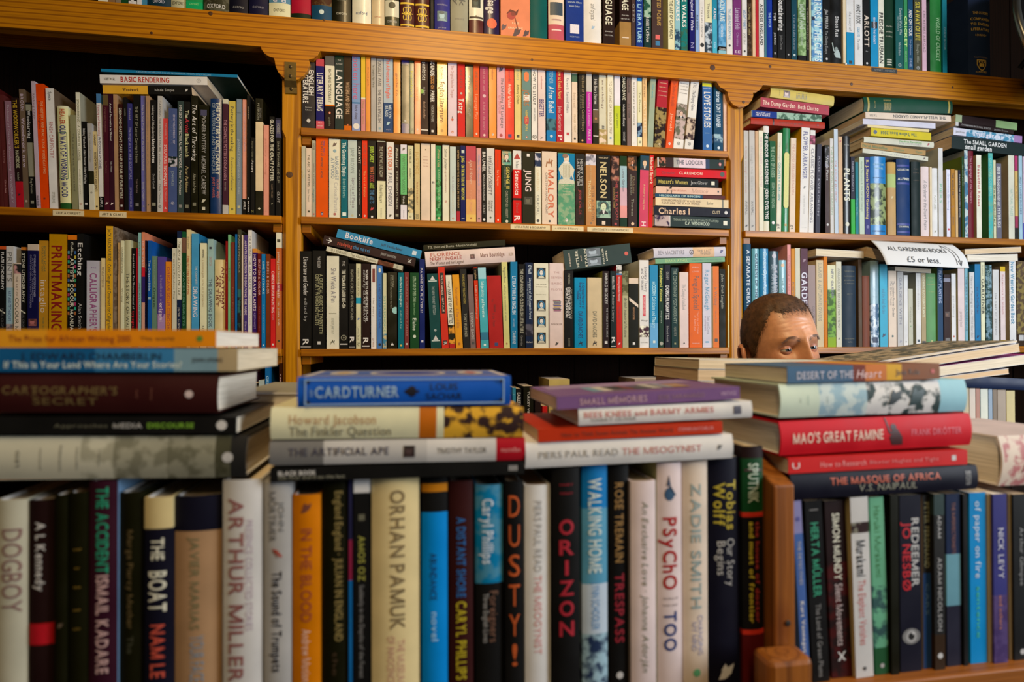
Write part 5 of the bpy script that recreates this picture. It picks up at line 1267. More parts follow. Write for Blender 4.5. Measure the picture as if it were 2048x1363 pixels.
ROWS['F'] = '''
-14 53 1000 h|bba|DOGBOY,866,.16,.62,.6,.1|!white hardback at the picture edge of the front row
55 106 1000 h|211/.68:a11/.8:211|*A L Kennedy,ccc,.12,.5,.38;@box,b12,.74,.9|!black hardback with a red box low down, front row
108 133 990 h|110|@leaf,654,.7,.5|
135 173 985 h|110|-and,a83,.3,.4,.1;-of,a83,.4,.4,.1;-the,a83,.5,.4,.1;-sea,a83,.62,.4,.1;-new,a83,.72,.4,.1|!black hardback with scattered gold words, front row
175 234 962 h>68a|312|*THE ACCIDENT,297,.03,.46,.42;*ISMAIL KADARE,caa,.47,.96,.42|the accident
236 284 985 h|110|Marge Piercy Mother,653,.2,.72,.25;The,443,.76,.85,.25|!plain black hardback after the accident, front row
286 344 995 h|cb8/.17:112|*THE,ddc,.22,.34,.45,0;*BOAT,ddc,.4,.62,.62;*NAM LE,c54,.69,.98,.5|the boat
346 441 992 h|112/.19:a86|JAVIER MARIAS,775,.22,.72,.2,-.1;YOUR FACE,89a,.75,1,.3|!wide tan hardback with a navy head, front row
443 523 960 h|ccc|*ARTHUR MILLER,966,.09,1,.4,-.25;PRESENCE COLLECTED STORIES,bab,.2,.75,.2,.35|!wide white hardback with pink grey capitals, front row
526 582 963 h|aaa|JOHN,666,.1,.25,.2,.3;MORTIMER,666,.05,.3,.25,-.35;@wing,a43,.36,.4;*The Sound of Trumpets,112,.45,.95,.35|the sound of trumpets
584 641 990 h|c70|IN THE BLOOD,943,.18,.68,.38;Andrew Motion,ecb,.72,1,.3;@leaf,743,.07,.4|in the blood
644 696 962 h|110|*England England · JULIAN IN ENGLAND,874,.05,.8,.3,.3;the,432,.85,.97,.2|!black hardback with dull olive spaced letters, front row
697 705 958 p|224/.3:824/.5:16a|@leaf,28b,.7,.6|!very thin dark book with pink and blue marks, front row
707 740 952 p|111/.0:ddd/.07:111|*AMOS OZ,994,.28,.5,.42;Suddenly in the Depths of the Forest,888,.52,.97,.3;@box,665,.19,.4|!black paperback with a white sticker on its head, front row
742 839 952 h|dc9|*ORHAN PAMUK,875,.06,.74,.3,.1;THE MUSEUM,c98,.79,1,.18,.2;OF INNOCENCE,c98,.77,1,.18,-.15|!widest cream hardback with grey brown capitals, front row
843 896 955 h|111/.03:b71/.07:111/.17:08d|ABUNDANCE,136,.37,.6,.25,-.1;novel,adf,.66,.8,.25|!bright blue hardback with a black head, front row
898 947 962 h|311|*A DISTANT SHORE,26a,.18,.58,.36;*CARYL PHILLIPS,ba2,.6,.99,.42|a distant shore
951 1007 970 h|07a~48a/.5:111|*Caryl Phillips,cde,.07,.4,.4,-.1;Foreigners,754,.54,.8,.3,.3;Three English Lives,aaa,.55,.8,.2,-.25|!blue topped hardback before the orange lettered one
1010 1048 962 h|111|^DUSTY!,b52,.05,.94,.6|dusty
1050 1102 970 h|ddd|PIERS PAUL READ,aaa,.08,.44,.28;THE MISOGYNIST,d99,.46,.86,.28|!white hardback after the orange lettered dusty, front row
1106 1161 935 h|111|-MARY,a23,.08,.5,.07;-WESLEY,a23,.12,.5,.07;*^ORIZON,a23,.23,.8,.55|orizon
1165 1217 930 h|17b/.2:59b/.55:bcd/.78:9bc~235|*WALKING HOME,cdd,.06,.5,.5;LYNN SCHOOLER,69c,.54,.76,.3|walking home
1219 1259 930 h|111|*ROSE TREMAIN,974,.08,.45,.42;*TRESPASS,923,.5,.82,.45;@disc,ccc,.97,.35|trespass
1263 1314 962 h|dcc|~An Exclusive Love · Johanna Adorján,887,.1,.95,.25,.1|!white hardback with thin sloping script, front row
1316 1366 925 h<bb8|dcc|@rocket,357,.12,.5;*PSyChO,a11,.25,.58,.55;-the best of,433,.62,.6,.08;-book ever,433,.65,.6,.08;*TOO,037,.68,.86,.5|psycho too
1368 1418 922 h|dcb|*ZADIE SMITH,9aa,.1,.67,.4;CHANGING,99b,.7,.88,.2,.3;MY MIND,99b,.73,.86,.2,-.2;@disc,6b8,.96,.3|!cream pink hardback with thin green capitals, front row
1421 1484 912 h|112|*Tobias,ba3,.1,.32,.35,.3;*Wolff,ba3,.11,.3,.38,-.35;Our Story,bbb,.36,.57,.25,.3;Begins,bbb,.37,.52,.25,-.3;@leaf,ddd,.95,.5|!black hardback with yellow sloping words, front row
1486 1530 893 h|211/.05:142/.28:c32/.3:111/.78:c32/.8:511|*SPUTNIK,bcb,.07,.24,.45;*the house of doctor,a33,.32,.75,.2,.35;*and must of frontier,cb3,.32,.75,.22,-.2;@bar,433,.1,.8|!black hardback banded in red and green beside the wooden end panel
1604 1622 1000 pL-18|88b/.18:46a|@disc,559,.1,.5;THE DETECTIVES,bbb,.22,.46,.35;*Kurt Vonnegut,ddd,.55,.83,.4|!periwinkle blue paperback leaning on the wooden end panel
1626 1660 1000 pL-15|111|*HERTA MÜLLER,397,.12,.53,.45;The Land of Green Plums,888,.57,.97,.3;@bar,777,.05,.5|!black paperback with teal capitals, front row past the end panel
1664 1706 1000 pL-14|211/.35:411~211|*SIMON MUNDY,ddc,.07,.45,.35;Silent Movements,cbb,.47,.82,.35;@chev2,ddd,.88,.4|!dark paperback with a pale cross mark at its foot
1712 1748 993 pL-9<cb8|ccc/.14:322~998/.2:ccc|*Murakami,333,.24,.44,.5;The Elephant Vanishes,c77,.46,.82,.4;@disc,555,.95,.2|the elephant vanishes
1751 1779 993 pL-12|6a8/.5:355~6a8/.85:253|Haruki Murakami,485,.05,.45,.4;@disc,aaa,.95,.3|!sea green paperback with a dark dip, front row
1782 1798 990 p|110||
1800 1843 990 p|112|*REDEEMER,bbb,.13,.52,.42,.35;*JO NESBØ,b12,.15,.54,.45,-.3;@eye,aaa,.8,.6|redeemer
1846 1862 990 p<987|222/.45:247|*PETER FERDINAND,886,.04,.42,.6;CARS,579,.5,.7,.4|!slim dark olive paperback in the front row
1864 1890 988 p|344/.12:222/.8:321|*ADAM,aaa,.12,.25,.35;*ADAM NICOLSON,999,.36,.78,.4;@disc,ccc,.92,.5|!dark grey paperback with a white dot at its foot
1893 1922 987 p|124/.35:69a/.65:223|THE IMPERFECTIONISTS,854,.05,.35,.25|!navy paperback with a pale blue middle and dark figure
1927 1936 988 p|111||
1940 1973 985 p|08c|of paper on fire,cde,.05,.5,.35;sentence,4b9,.55,.85,.25|!bright turquoise blue paperback in the front row
1976 1983 988 p|a97||
1985 2015 988 p|337/.6:436~547|*NICK LEVY,bbc,.2,.5,.4,.1;and others,b75,.6,.8,.25|!dusky purple paperback in the front row
2018 2024 988 p|986||
2026 2060 988 p|111|Arthur Glimpse,888,.2,.55,.25;@disc,bbb,.95,.3|!black paperback at the picture edge past the purple one
'''
ROWDESC = {'T':'on the beam top','A':'under the beam','B':'literature and biography shelf','C':'lowest full shelf, middle bay','L1':'art and craft shelf','L2':'shelf under the craft labels','L3':'bottom shelf by the post','D':'bottom shelf, middle bay','R1':'upper gardening shelf','R2':'shelf behind the paper sign','F':'front row'}
# lying books: x0 x1  yTopLeft yBottomLeft yTopRight yBottomRight  plane depth flags|cover|print|label      (u = upside down, f = page edges to the room)
LYING = '''
206 384 170 187 172 189 W .14 p|da3/.5:111|*Woodwork,322,.22,.4,.35;Made Simple,bbb,.58,.8,.3;@leaf,ccc,.94,.35|!black and yellow woodwork paperback lying on the craft books
200 415 146 166 156 170 W .15 p|ddd|ROBERT W. GILL,333,.04,.14,.3;*BASIC RENDERING,b22,.19,.64,.6;@ring,bbb,.92,.5|!white paperback lettered basic rendering lying on the craft books
202 475 136 143 150 155 W .16 pu>133|17a|DECORATIVE FLORAL WOODCUTS OF THE SIXTEENTH CENTURY,8bd,.2,.75,.5|!thin blue book lying topmost on the craft books
1308 1461 430 451 435 457 W .13 p|133/.01:baa~324/.2:ccc/.21:233|THOMAS WENTWORTH FIRST EARL OF STRAFFORD,9a9,.25,.84,.2,.3;*C.V. WEDGWOOD,bcb,.4,.72,.3,-.3;@box,ddc,.93,.4|!dark teal paperback with a moustached portrait, bottom of the lying stack
1308 1461 411 429 417 434 W .13 p|112|*Charles I,db9,.06,.46,.7;CUST,cb9,.76,.86,.35;@disc,ccc,.94,.4|!navy paperback with large blackletter, second from the stack's bottom
1311 1457 394 410 399 416 W .13 p|dca|EDWARD PRINCE OF WALES AND,765,.08,.62,.32,.25;AQUITAINE THE BLACK PRINCE,765,.08,.6,.32,-.25;Barber,776,.7,.79,.4;@bar2,665,.92,.3|!cream paperback about the black prince in the lying stack
1310 1450 387 393 391 398 W .13 p|146/.68:522|*HILDEGARD OF BINGEN,acc,.06,.64,.6|!thin blue and maroon paperback in the lying stack
1312 1443 372 386 376 390 W .13 p|dba/.16:dba~222/.24:dba|John McGahern,c87,.24,.46,.3;~Memoir,b98,.54,.8,.6;@box,444,.95,.25|!pale pink paperback with a dark head, in the lying stack
1312 1437 354 370 358 375 W .13 p|111|*Mozart's Women,ba4,.04,.5,.5;Jane Glover,aaa,.55,.82,.4;@box,ddc,.91,.45|!black paperback with gold capitals, third down the lying stack
1313 1453 336 352 340 357 W .13 p|c12|Clarendon,823,.07,.26,.3;*CLARENDON,ecb,.32,.65,.3;@disc,343,.94,.6|!red paperback second down the lying stack
1315 1448 313 333 320 338 W .13 p<a75|ccc/.02:221~b76/.13:322/.24:aaa/.32:dcd/.72:346/.78:233|*THE LODGER,667,.28,.68,.45,.15;@oval,b66,.94,.4|!pale and dark paperback lettered the lodger, top of the lying stack
652 804 491 501 531 540 W .12 p|ccb/.67:743~532/.88:bba|D.J. ENRIGHT · The Alluring Problem,776,.06,.64,.5;@ring,887,.93,.5|the alluring problem, cream paperback slipping under the black one
645 828 469 486 515 532 W .12 p|322|@arrow,ddd,.06,.7;*studying,b43,.15,.31,.45;*the novel,37a,.32,.5,.45;JEREMY HAWTHORN,aaa,.62,.79,.3;@chev2,ccc,.94,.45|studying the novel, black tilted paperback with a white arrow
672 840 456 474 500 517 W .12 p|38b|*Booklife,dde,.1,.42,.65,.1;*Jeff VanderMeer,246,.52,.78,.3;@box,cde,.92,.5|booklife, bright blue tilted paperback
852 1031 503 533 492 522 W .14 h|dcc|*FLORENCE,a55,.06,.39,.25,.5;*NIGHTINGALE,a55,.05,.4,.25,0;The Woman and her Legend,766,.05,.42,.2,-.6;@pic,866,.52,.3;*Mark Bostridge,866,.61,.88,.28,.1;ALLEN,987,.93,.98,.2|!white hardback with red capitals lying on the lowest full shelf
848 1011 490 501 478 490 W .13 p|221|T.S. Eliot and Dante · Martin Scofield,bba,.05,.64,.4|!dark brown paperback lying on the white hardback with red capitals
1131 1264 501 540 484 525 W .13 p|344|*-ALAN BULLOCK,dcb,.08,.7,.07;*-HITLER,ddc,.19,.85,.13;*-AND,dcb,.25,.3,.05;*-STALIN,ddc,.32,.9,.12;@pic2,9ab,.44,.8;*-PARALLEL,ddc,.58,.8,.08;*-LIVES,ddc,.63,.5,.08;@disc,c54,.93,.2|!thick dark green paperback with two portraits, lying by itself
1308 1452 496 515 492 512 W .13 h|ccd/.54:db9/.84:ccd|BEN MACINTYRE,889,.06,.42,.4;*THE LAST,987,.6,.8,.25,.25;*WORD,987,.64,.78,.25,-.3;@ring,544,.52,.5;@leaf,558,.94,.4|!grey white hardback with a cream panel lying near the post
1311 1450 517 527 513 523 W .13 p|7a8|*DIANA ATHILL,ac8,.14,.46,.5;SOMEWHERE TOWARDS THE END,698,.52,.96,.35|!pale green paperback lying under the grey white hardback
1502 1650 234 247 244 257 W .15 h|a32|@bar2,422,.3,.02;in praise of gardens,732,.38,.7,.25;@ring,833,.9,.4|!brick red hardback at the bottom of the tilted garden stack
1503 1643 219 233 231 243 W .13 p|8aa/.01:138/.36:9ba~465|*HEATHS and,ccd,.06,.26,.3,.3;*HEATHERS,ccd,.06,.26,.3,-.3|!blue and grey green paperback about heaths and heathers
1521 1658 193 213 212 230 W .13 p|a45|*The Damp Garden,ecb,.03,.5,.45;*Beth Chatto,ecb,.54,.84,.45;@disc,834,.95,.2|!rose pink paperback lettered the damp garden
1541 1668 173 193 191 211 W .13 h|cb6|-YULE,775,.14,.7,.08;@pic,cbb,.25,.7;lines,887,.4,.56,.6|!cream yellow hardback topping the tilted garden stack
1725 1856 296 305 313 322 W .15 p|ccb|Some flowers,aaa,.1,.9,.35;@leaf,544,.94,.5|!thin pinkish white paperback lowest in the tall garden stack
1722 1851 286 295 299 311 W .15 p|a85|*Derek Mundellius,574,.02,.4,.5;Matthew,685,.5,.66,.5;Warner,685,.84,.95,.4|!tan paperback with green lettering in the tall garden stack
1728 1868 273 284 283 295 W .15 h|ccb|*Gardens Revisited,6a6,.5,.82,.35,.3;ROSE GARDEN DESIGN,aaa,.5,.82,.3,-.3;@leaf,a45,.92,.5|!off white hardback under the yellow book
1742 1862 254 271 266 281 W .15 pu|cb2|*The Yellow Book 2008,464,.24,.84,.4;@disc,457,.93,.5|!bright yellow paperback lying in the tall garden stack
1735 1858 249 254 258 264 W .15 p|dc9||!thin cream paperback lying on the yellow book
1726 1871 236 248 247 257 W .17 p|ccd||!blank grey white book lying mid way in the tall garden stack
1731 1902 224 236 230 243 W .17 pu|dcb|*THE WELL-PLANNED GARDEN,555,.06,.68,.45;YATES,666,.87,.95,.35|!cream book lying upside down under the green hardback
1729 1906 193 222 197 226 W .16 h|143|@bar2,a94,.05,.02;lines,a95,.22,.3,.8;-DAVID,a95,.12,.5,.06;@bar2,a94,.96,.02|!dark green hardback topping the tall garden stack
1903 2050 272 296 287 312 W .16 p|122|*The SMALL GARDEN,ddd,.16,.74,.35,.35;*small garden,ddd,.18,.54,.4,-.45|!black green book lettered small garden, lying at the picture edge
1907 2044 254 269 272 286 W .15 p|ccd/.18:48a~bcd/.88:97a|*smallgarden,dde,.28,.72,.6;Jane Brown,999,.03,.16,.3|!blue and white small garden paperback lying above the black green one
1911 2027 243 251 260 268 W .15 p|bbb/.05:211|GARDENING IN SMALL SPACES,aaa,.1,.6,.4;Jackie Evans,999,.66,.9,.4|!black paperback lettered gardening in small spaces
1911 2034 238 243 236 260 W .14 p|9a8/.1:211/.65:8a7||!grey green magazine resting on the small spaces book
1632 1728 498 511 501 516 W .13 pf|ccc||!white paperback lying with its page edges out, above the autumn flowers
1730 1768 495 513 498 522 W .13 pf|cca||!cream paperback lying half under the paper sign's corner
1790 1862 532 541 538 546 W .12 pf|ccc||!white paperback lying beneath the lower edge of the paper sign
1930 2043 498 509 493 504 W .13 pf|ba8||!tan paperback lying with page edges out, topmost past the sign
1935 2036 510 523 507 521 W .13 pf|233||!dark covered paperback lying with page edges out past the sign
'''
STACKS = '''
-60 490 873 962 872 955 F .16 h|bba/.38:bba~998/.5:998~776/.7:887~665/.88:443~554/.94:222|-LEO,333,.16,.7,.07;-BIOGRAPHY,333,.24,.8,.03;-TOWARDS,222,.31,.9,.04;-TOLSTOY,333,.37,.9,.04;-THE BIOG,444,.45,.6,.03;@disc,bbb,.93,.25|!thick grey mottled hardback lowest in the heap at the picture edge
-60 473 834 869 832 866 F .145 pE|111|Approaches to,665,.3,.55,.2;*MEDIA,aaa,.52,.63,.3;*DISCOURSE,7a3,.65,.83,.3;@disc,ccc,.94,.6|media discourse, black paperback
-60 433 746 825 748 826 F .15 h|311|-THE,653,.25,.2,.14;*CARTOGRAPHER'S,653,.12,.58,.2,.15;*SECRET,653,.24,.5,.18,-.4;-John,854,.66,.5,.04;-Daniel,854,.72,.5,.04;@disc,cbb,.88,.2|!dark brown hardback with dim gold capitals in the front heap
-60 475 695 743 696 742 F .16 p|158/.45:37a/.75:79a/.92:a97|J. EDWARD CHAMBERLIN,124,.18,.7,.3,.3;*If This is Your Land Where Are Your Stories?,cdd,.12,.78,.28,-.4;JOHN UPDIKE,223,.82,.94,.18|if this is your land, blue paperback
-60 432 656 695 660 694 F .15 pE|d92/.3:d81|The Prize for African Writing 2010,832,.15,.64,.35;The world,432,.68,.82,.2;@disc,583,.93,.35|!orange paperback topmost in the heap at the picture edge
540 1049 934 964 923 947 F .16 p|111|*BLACK BOOK,ddd,.03,.17,.32,.25;the first word on the last,998,.03,.28,.25,-.4;@bars,bbb,.95,.6|black book, black paperback lowest in its stack
538 1050 884 931 874 920 F .15 h|99a/.0:777/.2:bbb/.6:ccc/.88:a12|*THE ARTIFICIAL APE,445,.07,.45,.32,.1;@pic,433,.53,.5;TIMOTHY TAYLOR,555,.64,.84,.24;macmillan,d99,.9,.98,.2|the artificial ape
540 1047 816 879 812 874 F .15 h|ddb/.57:b61/.64:ddb/.67:322~da3|Howard Jacobson,b97,.07,.4,.3,.25;The Finkler Question,887,.07,.46,.3,-.5|the finkler question
594 1022 754 815 750 809 F .14 hb|15b|@frame2,9bd,.5,.86;*CARDTURNER,9bd,.08,.46,.36;the,8ac,.055,.07,.3;@spade,112,.52,.42;LOUIS,124,.61,.74,.22,.3;SACHAR,124,.59,.76,.22,-.35|cardturner
1052 1467 887 937 866 916 F .15 h|ddd|PIERS PAUL READ,999,.06,.43,.26;THE MISOGYNIST,c88,.45,.84,.28;@leaf,777,.93,.25|the misogynist
1077 1445 858 884 842 866 F .14 p|b31|How to Think Seven Animals The Ancient World,632,.12,.72,.35;STEPHEN BATCHELOR,d99,.75,.95,.28|!thin rust red paperback between two white ones in its stack
1158 1505 820 851 797 834 F .13 h|ddd|*BEES KNEES and BARMY ARMIES,c88,.03,.77,.34,.2;HARRY OLIVER,999,.07,.32,.2,-.45;@box,556,.91,.5|bees knees and barmy armies
1114 1480 793 819 771 797 F .14 pb|758|*SMALL MEMORIES,b9a,.12,.48,.5;JOSE SARAMAGO,978,.54,.8,.35;VINTAGE,cac,.89,.98,.3|small memories
1583 1957 948 1000 930 978 F .15 h|112|*THE MASQUE OF AFRICA,b53,.2,.79,.3,.3;V.S. NAIPAUL,998,.35,.66,.3,-.3;PICADOR,aaa,.93,.96,.6|the masque of africa
1577 1935 917 947 897 928 F .14 p|c22|How to Research,e99,.17,.42,.36;Blaxter Hughes and Tight,d77,.44,.83,.24;U,edd,.02,.06,.4;@box,ccc,.92,.35|how to research
1563 1945 842 912 827 890 F .155 h|c12|*MAO'S GREAT FAMINE,ecb,.06,.52,.3;@bat,411,.58,.6;FRANK DIKÖTTER,d67,.67,.94,.2|!thick red hardback with heavy white capitals in the stack by the person
1562 1935 768 836 757 822 F .15 h|cdc/.2:cdd~9bc/.45:ddd~344/.85:9cd|-AN,355,.1,.5,.03;-ATLAS,377,.14,.7,.03;-LEILA,366,.24,.6,.03;@leaf,122,.6,.5;@leaf,133,.72,.6|!white hardback with blue and black brush strokes
1575 1880 735 766 723 757 F .13 p|468/.42:732/.5:c73/.64:da2/.74:853|*DESERT OF THE,bbc,.06,.42,.45,-.1;~Heart,ecc,.44,.6,.5,-.1;Jane Rule,543,.7,.86,.35;@disc,b43,.95,.3|desert of the heart
'''

# ------------------------------------------------------------------ glyphs for every character that is printed anywhere
alltext = ''.join(ROWS.values()) + LYING + STACKS + 'CELF A CHREFFT ART & CRAFT LITERATURE & BIOGRAPHY ~ criticism & history ~ LLENYDDIAETH A BYWGRAFFIADAU MYNET ADVENT ALL GARDENING BOOKS £5 or less.'
build_glyphs(sorted(set(alltext) - set(' \n|;@') | {'H'}))

# ------------------------------------------------------------------ the setting
ZB0, ZB1 = CZ + .763, CZ + .845          # beam, bottom and top
ZA, ZBS, ZC = CZ + .5645, CZ + .3345, CZ - .008
ZLOW = CZ - .30
BACK = D + .235
fl = box('floor', -3.2, 4.2, -2.2, 2.4, -.05, 0, mat_wood('floor boards', 0, '3a2415', '5a3a22', .5), kind='structure')
wb = box('wall_back', -3.2, 4.2, BACK + .03, BACK + .13, 0, 3.4, mat_plain('dark plaster', '3a3028', .9), kind='structure')

# ------------------------------------------------------------------ the wall bookcase
case = empty('wall_bookcase', (.5, D + .12, 0), 'built-in pine wall bookcase with scrolled brackets under its long beam', 'bookcase')


def cpart(o):
    o.parent = case
    o.matrix_parent_inverse = case.matrix_basis.inverted()
    return o


case.matrix_basis = Matrix.Translation((.5, D + .12, 0))
CORB1 = [(521, 88), (523, 99), (529, 107), (538, 113), (547, 116), (549, 121), (551, 133), (556, 144), (564, 153), (574, 159), (583, 161), (596, 159), (608, 151), (616, 139), (620, 127), (617, 119), (627, 117), (635, 111), (640, 103), (640, 97)]
CORB2 = [(1432, 157), (1434, 165), (1440, 174), (1452, 181), (1455, 184), (1456, 192), (1460, 202), (1467, 210), (1477, 214.5), (1487, 214), (1497, 209), (1504, 200), (1507, 191), (1506, 185), (1512, 184.5), (1519, 180), (1524, 174), (1526, 166)]
pts = [(-1.75, ZB0)]
for cb in (CORB1, CORB2):
    for i, (x, y) in enumerate(cb):
        q = P(x, y, D)
        pts.append((q.x, ZB0 if i in (0, len(cb) - 1) else q.z))
pts += [(2.75, ZB0), (2.75, ZB1), (-1.75, ZB1)]
cpart(prism('beam', pts, 1, D, D + .036, M_WX, bevel=.0025))
cpart(box('top_shelf', -1.75, 2.75, D + .037, BACK, ZB1 - .022, ZB1, M_WX))


def post(x0, x1, yf):
    """stile with stopped chamfers, and the divider board behind it"""
    z1, zc = ZB0 - .001, P(600, 258, D).z
    ch = .009
    V, F = [], []
    lv = [(0, ch), (zc - .02, ch), (zc, 0), (z1, 0)]
    for z, b in lv:
        b = max(b, .0004)
        V += [(x0, yf + .034, z), (x0, yf + b, z), (x0 + b, yf, z), (x1 - b, yf, z), (x1, yf + b, z), (x1, yf + .034, z)]
    for j in range(3):
        for i in range(6):
            k = (i + 1) % 6
            F.append((j * 6 + i, j * 6 + k, (j + 1) * 6 + k, (j + 1) * 6 + i))
    F += [(5, 4, 3, 2, 1, 0), (18, 19, 20, 21, 22, 23)]
    cpart(mesh_obj('post', V, F, M_WZ))
    xm = (x0 + x1) / 2
    cpart(box('divider_board', xm - .01, xm + .01, yf + .035, BACK, 0, z1, M_WZ))


PX1 = (P(564.5, 350, D + .012).x, P(601.5, 350, D + .012).x)
PX2 = (P(1456, 350, D + .012).x, P(1487, 350, D + .012).x)
post(PX1[0], PX1[1], D + .012)
post(PX2[0], PX2[1], D + .012)
XL, XR = -1.75, 2.75
m1, m2 = sum(PX1) / 2, sum(PX2) / 2
TH = .019


def shelf(x0, x1, z, front=.006, tilt=0.0):
    o = cpart(box('shelf', x0, x1, D + front, BACK, z - TH, z, M_WX, bevel=.0015))
    if tilt:
        o.rotation_euler.y = tilt
    return o


shelf(PX1[1] + .001, PX2[0] - .001, ZA)
for a, b in ((XL, PX1[0] - .001), (PX1[1] + .001, PX2[0] - .001), (PX2[1] + .001, XR)):
    for z in (ZBS, ZC, ZLOW, ZLOW - .34, ZLOW - .70, .10):
        shelf(a, b, z)
for x, s in ((PX1[1] + .002, 1), (PX2[0] - .002, -1)):
    for z in (ZA, ZBS, ZC):
        cpart(box('cleat', min(x, x + s * .022), max(x, x + s * .022), D + .018, BACK - .01, z - TH - .021, z - TH - .0005, M_WX, bevel=.001))
for x, s in ((PX1[0] - .002, -1), (PX2[1] + .002, 1)):
    for z in (ZBS, ZC):
        cpart(box('cleat', min(x, x + s * .022), max(x, x + s * .022), D + .018, BACK - .01, z - TH - .021, z - TH - .0005, M_WX, bevel=.001))
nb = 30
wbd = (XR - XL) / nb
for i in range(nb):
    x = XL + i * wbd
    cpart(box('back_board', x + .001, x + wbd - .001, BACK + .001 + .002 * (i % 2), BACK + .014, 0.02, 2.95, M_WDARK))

# knots that stand out on the stiles and the beam
M_KNOT = mat_plain('pine knot', '4a2a10', .5, 0, 300, .4)
for x, y, r, pl in ((579, 349, .0085, D + .012), (1425, 135, .0085, D), (1540, 133, .0045, D), (1487, 204, .0048, D), (648, 40, .003, D), (421, 27, .0055, D), (303, 66, .0035, D), (1064, 119, .0035, D), (1703, 168, .005, D), (1905, 175, .004, D)):
    q = P(x, y, pl)
    v, f = lathe([(r, 0), (r * .93, .0005), (r * .5, .0007)], 20)
    o = mesh_obj('knot', [(a, -c, b * .93) for a, b, c in v], f, M_KNOT)
    o.location = (q.x, q.y - .0002, q.z)
    cpart(o)

# ------------------------------------------------------------------ upright rows
print('glyphs', len(GLY))


def lines_of(s):
    for ln in s.strip().split('\n'):
        h, cover, texts, key = ln.split('|')
        h, cover = h.split(), cover.strip()
        k = min([h[-1].index(c) for c in '<>' if c in h[-1]], default=-1)
        if k > 0:                                   # a side colour written with the flags
            b = cover.split('/')
            cover = '/'.join([b[0] + h[-1][k:]] + b[1:])
            h[-1] = h[-1][:k]
        yield h, cover, texts.strip(), key.strip()


BASEPX = {'A': ((605, 252), (1452, 298)), 'B': ((604, 429), (1457, 456)), 'C': ((602, 695.6), (1462, 695)), 'L1': ((0, 412.6), (563, 427.5)), 'L2': ((0, 692), (565, 694)), 'R1': ((1488, 457.5), (2048, 478)), 'R2': ((1488, 690), (2048, 684)), 'T': ((190, 0), (2048, 157)), 'L3': ((0, 950), (565, 950)), 'D': ((0, 950), (2000, 950)), 'F': ((0, 1420), (2048, 1323))}
ZROW = {'T': ZB1, 'A': ZA, 'B': ZBS, 'C': ZC, 'L1': ZBS, 'L2': ZC, 'L3': ZLOW, 'D': ZLOW, 'R1': ZBS, 'R2': ZC}
ZF_R = P(1860, 1342, YF).z
ZF_L = ZF_R - .018


def kind_name(row, flags, wpx, xm):
    if 'h' in flags:
        return 'hardback_book'
    if row in ('L1', 'L2', 'L3'):
        return 'craft_book'
    if row in ('R1', 'R2'):
        return 'gardening_book'
    if row == 'T' and xm > 1330:
        return 'guidebook'
    return 'paperback_book'


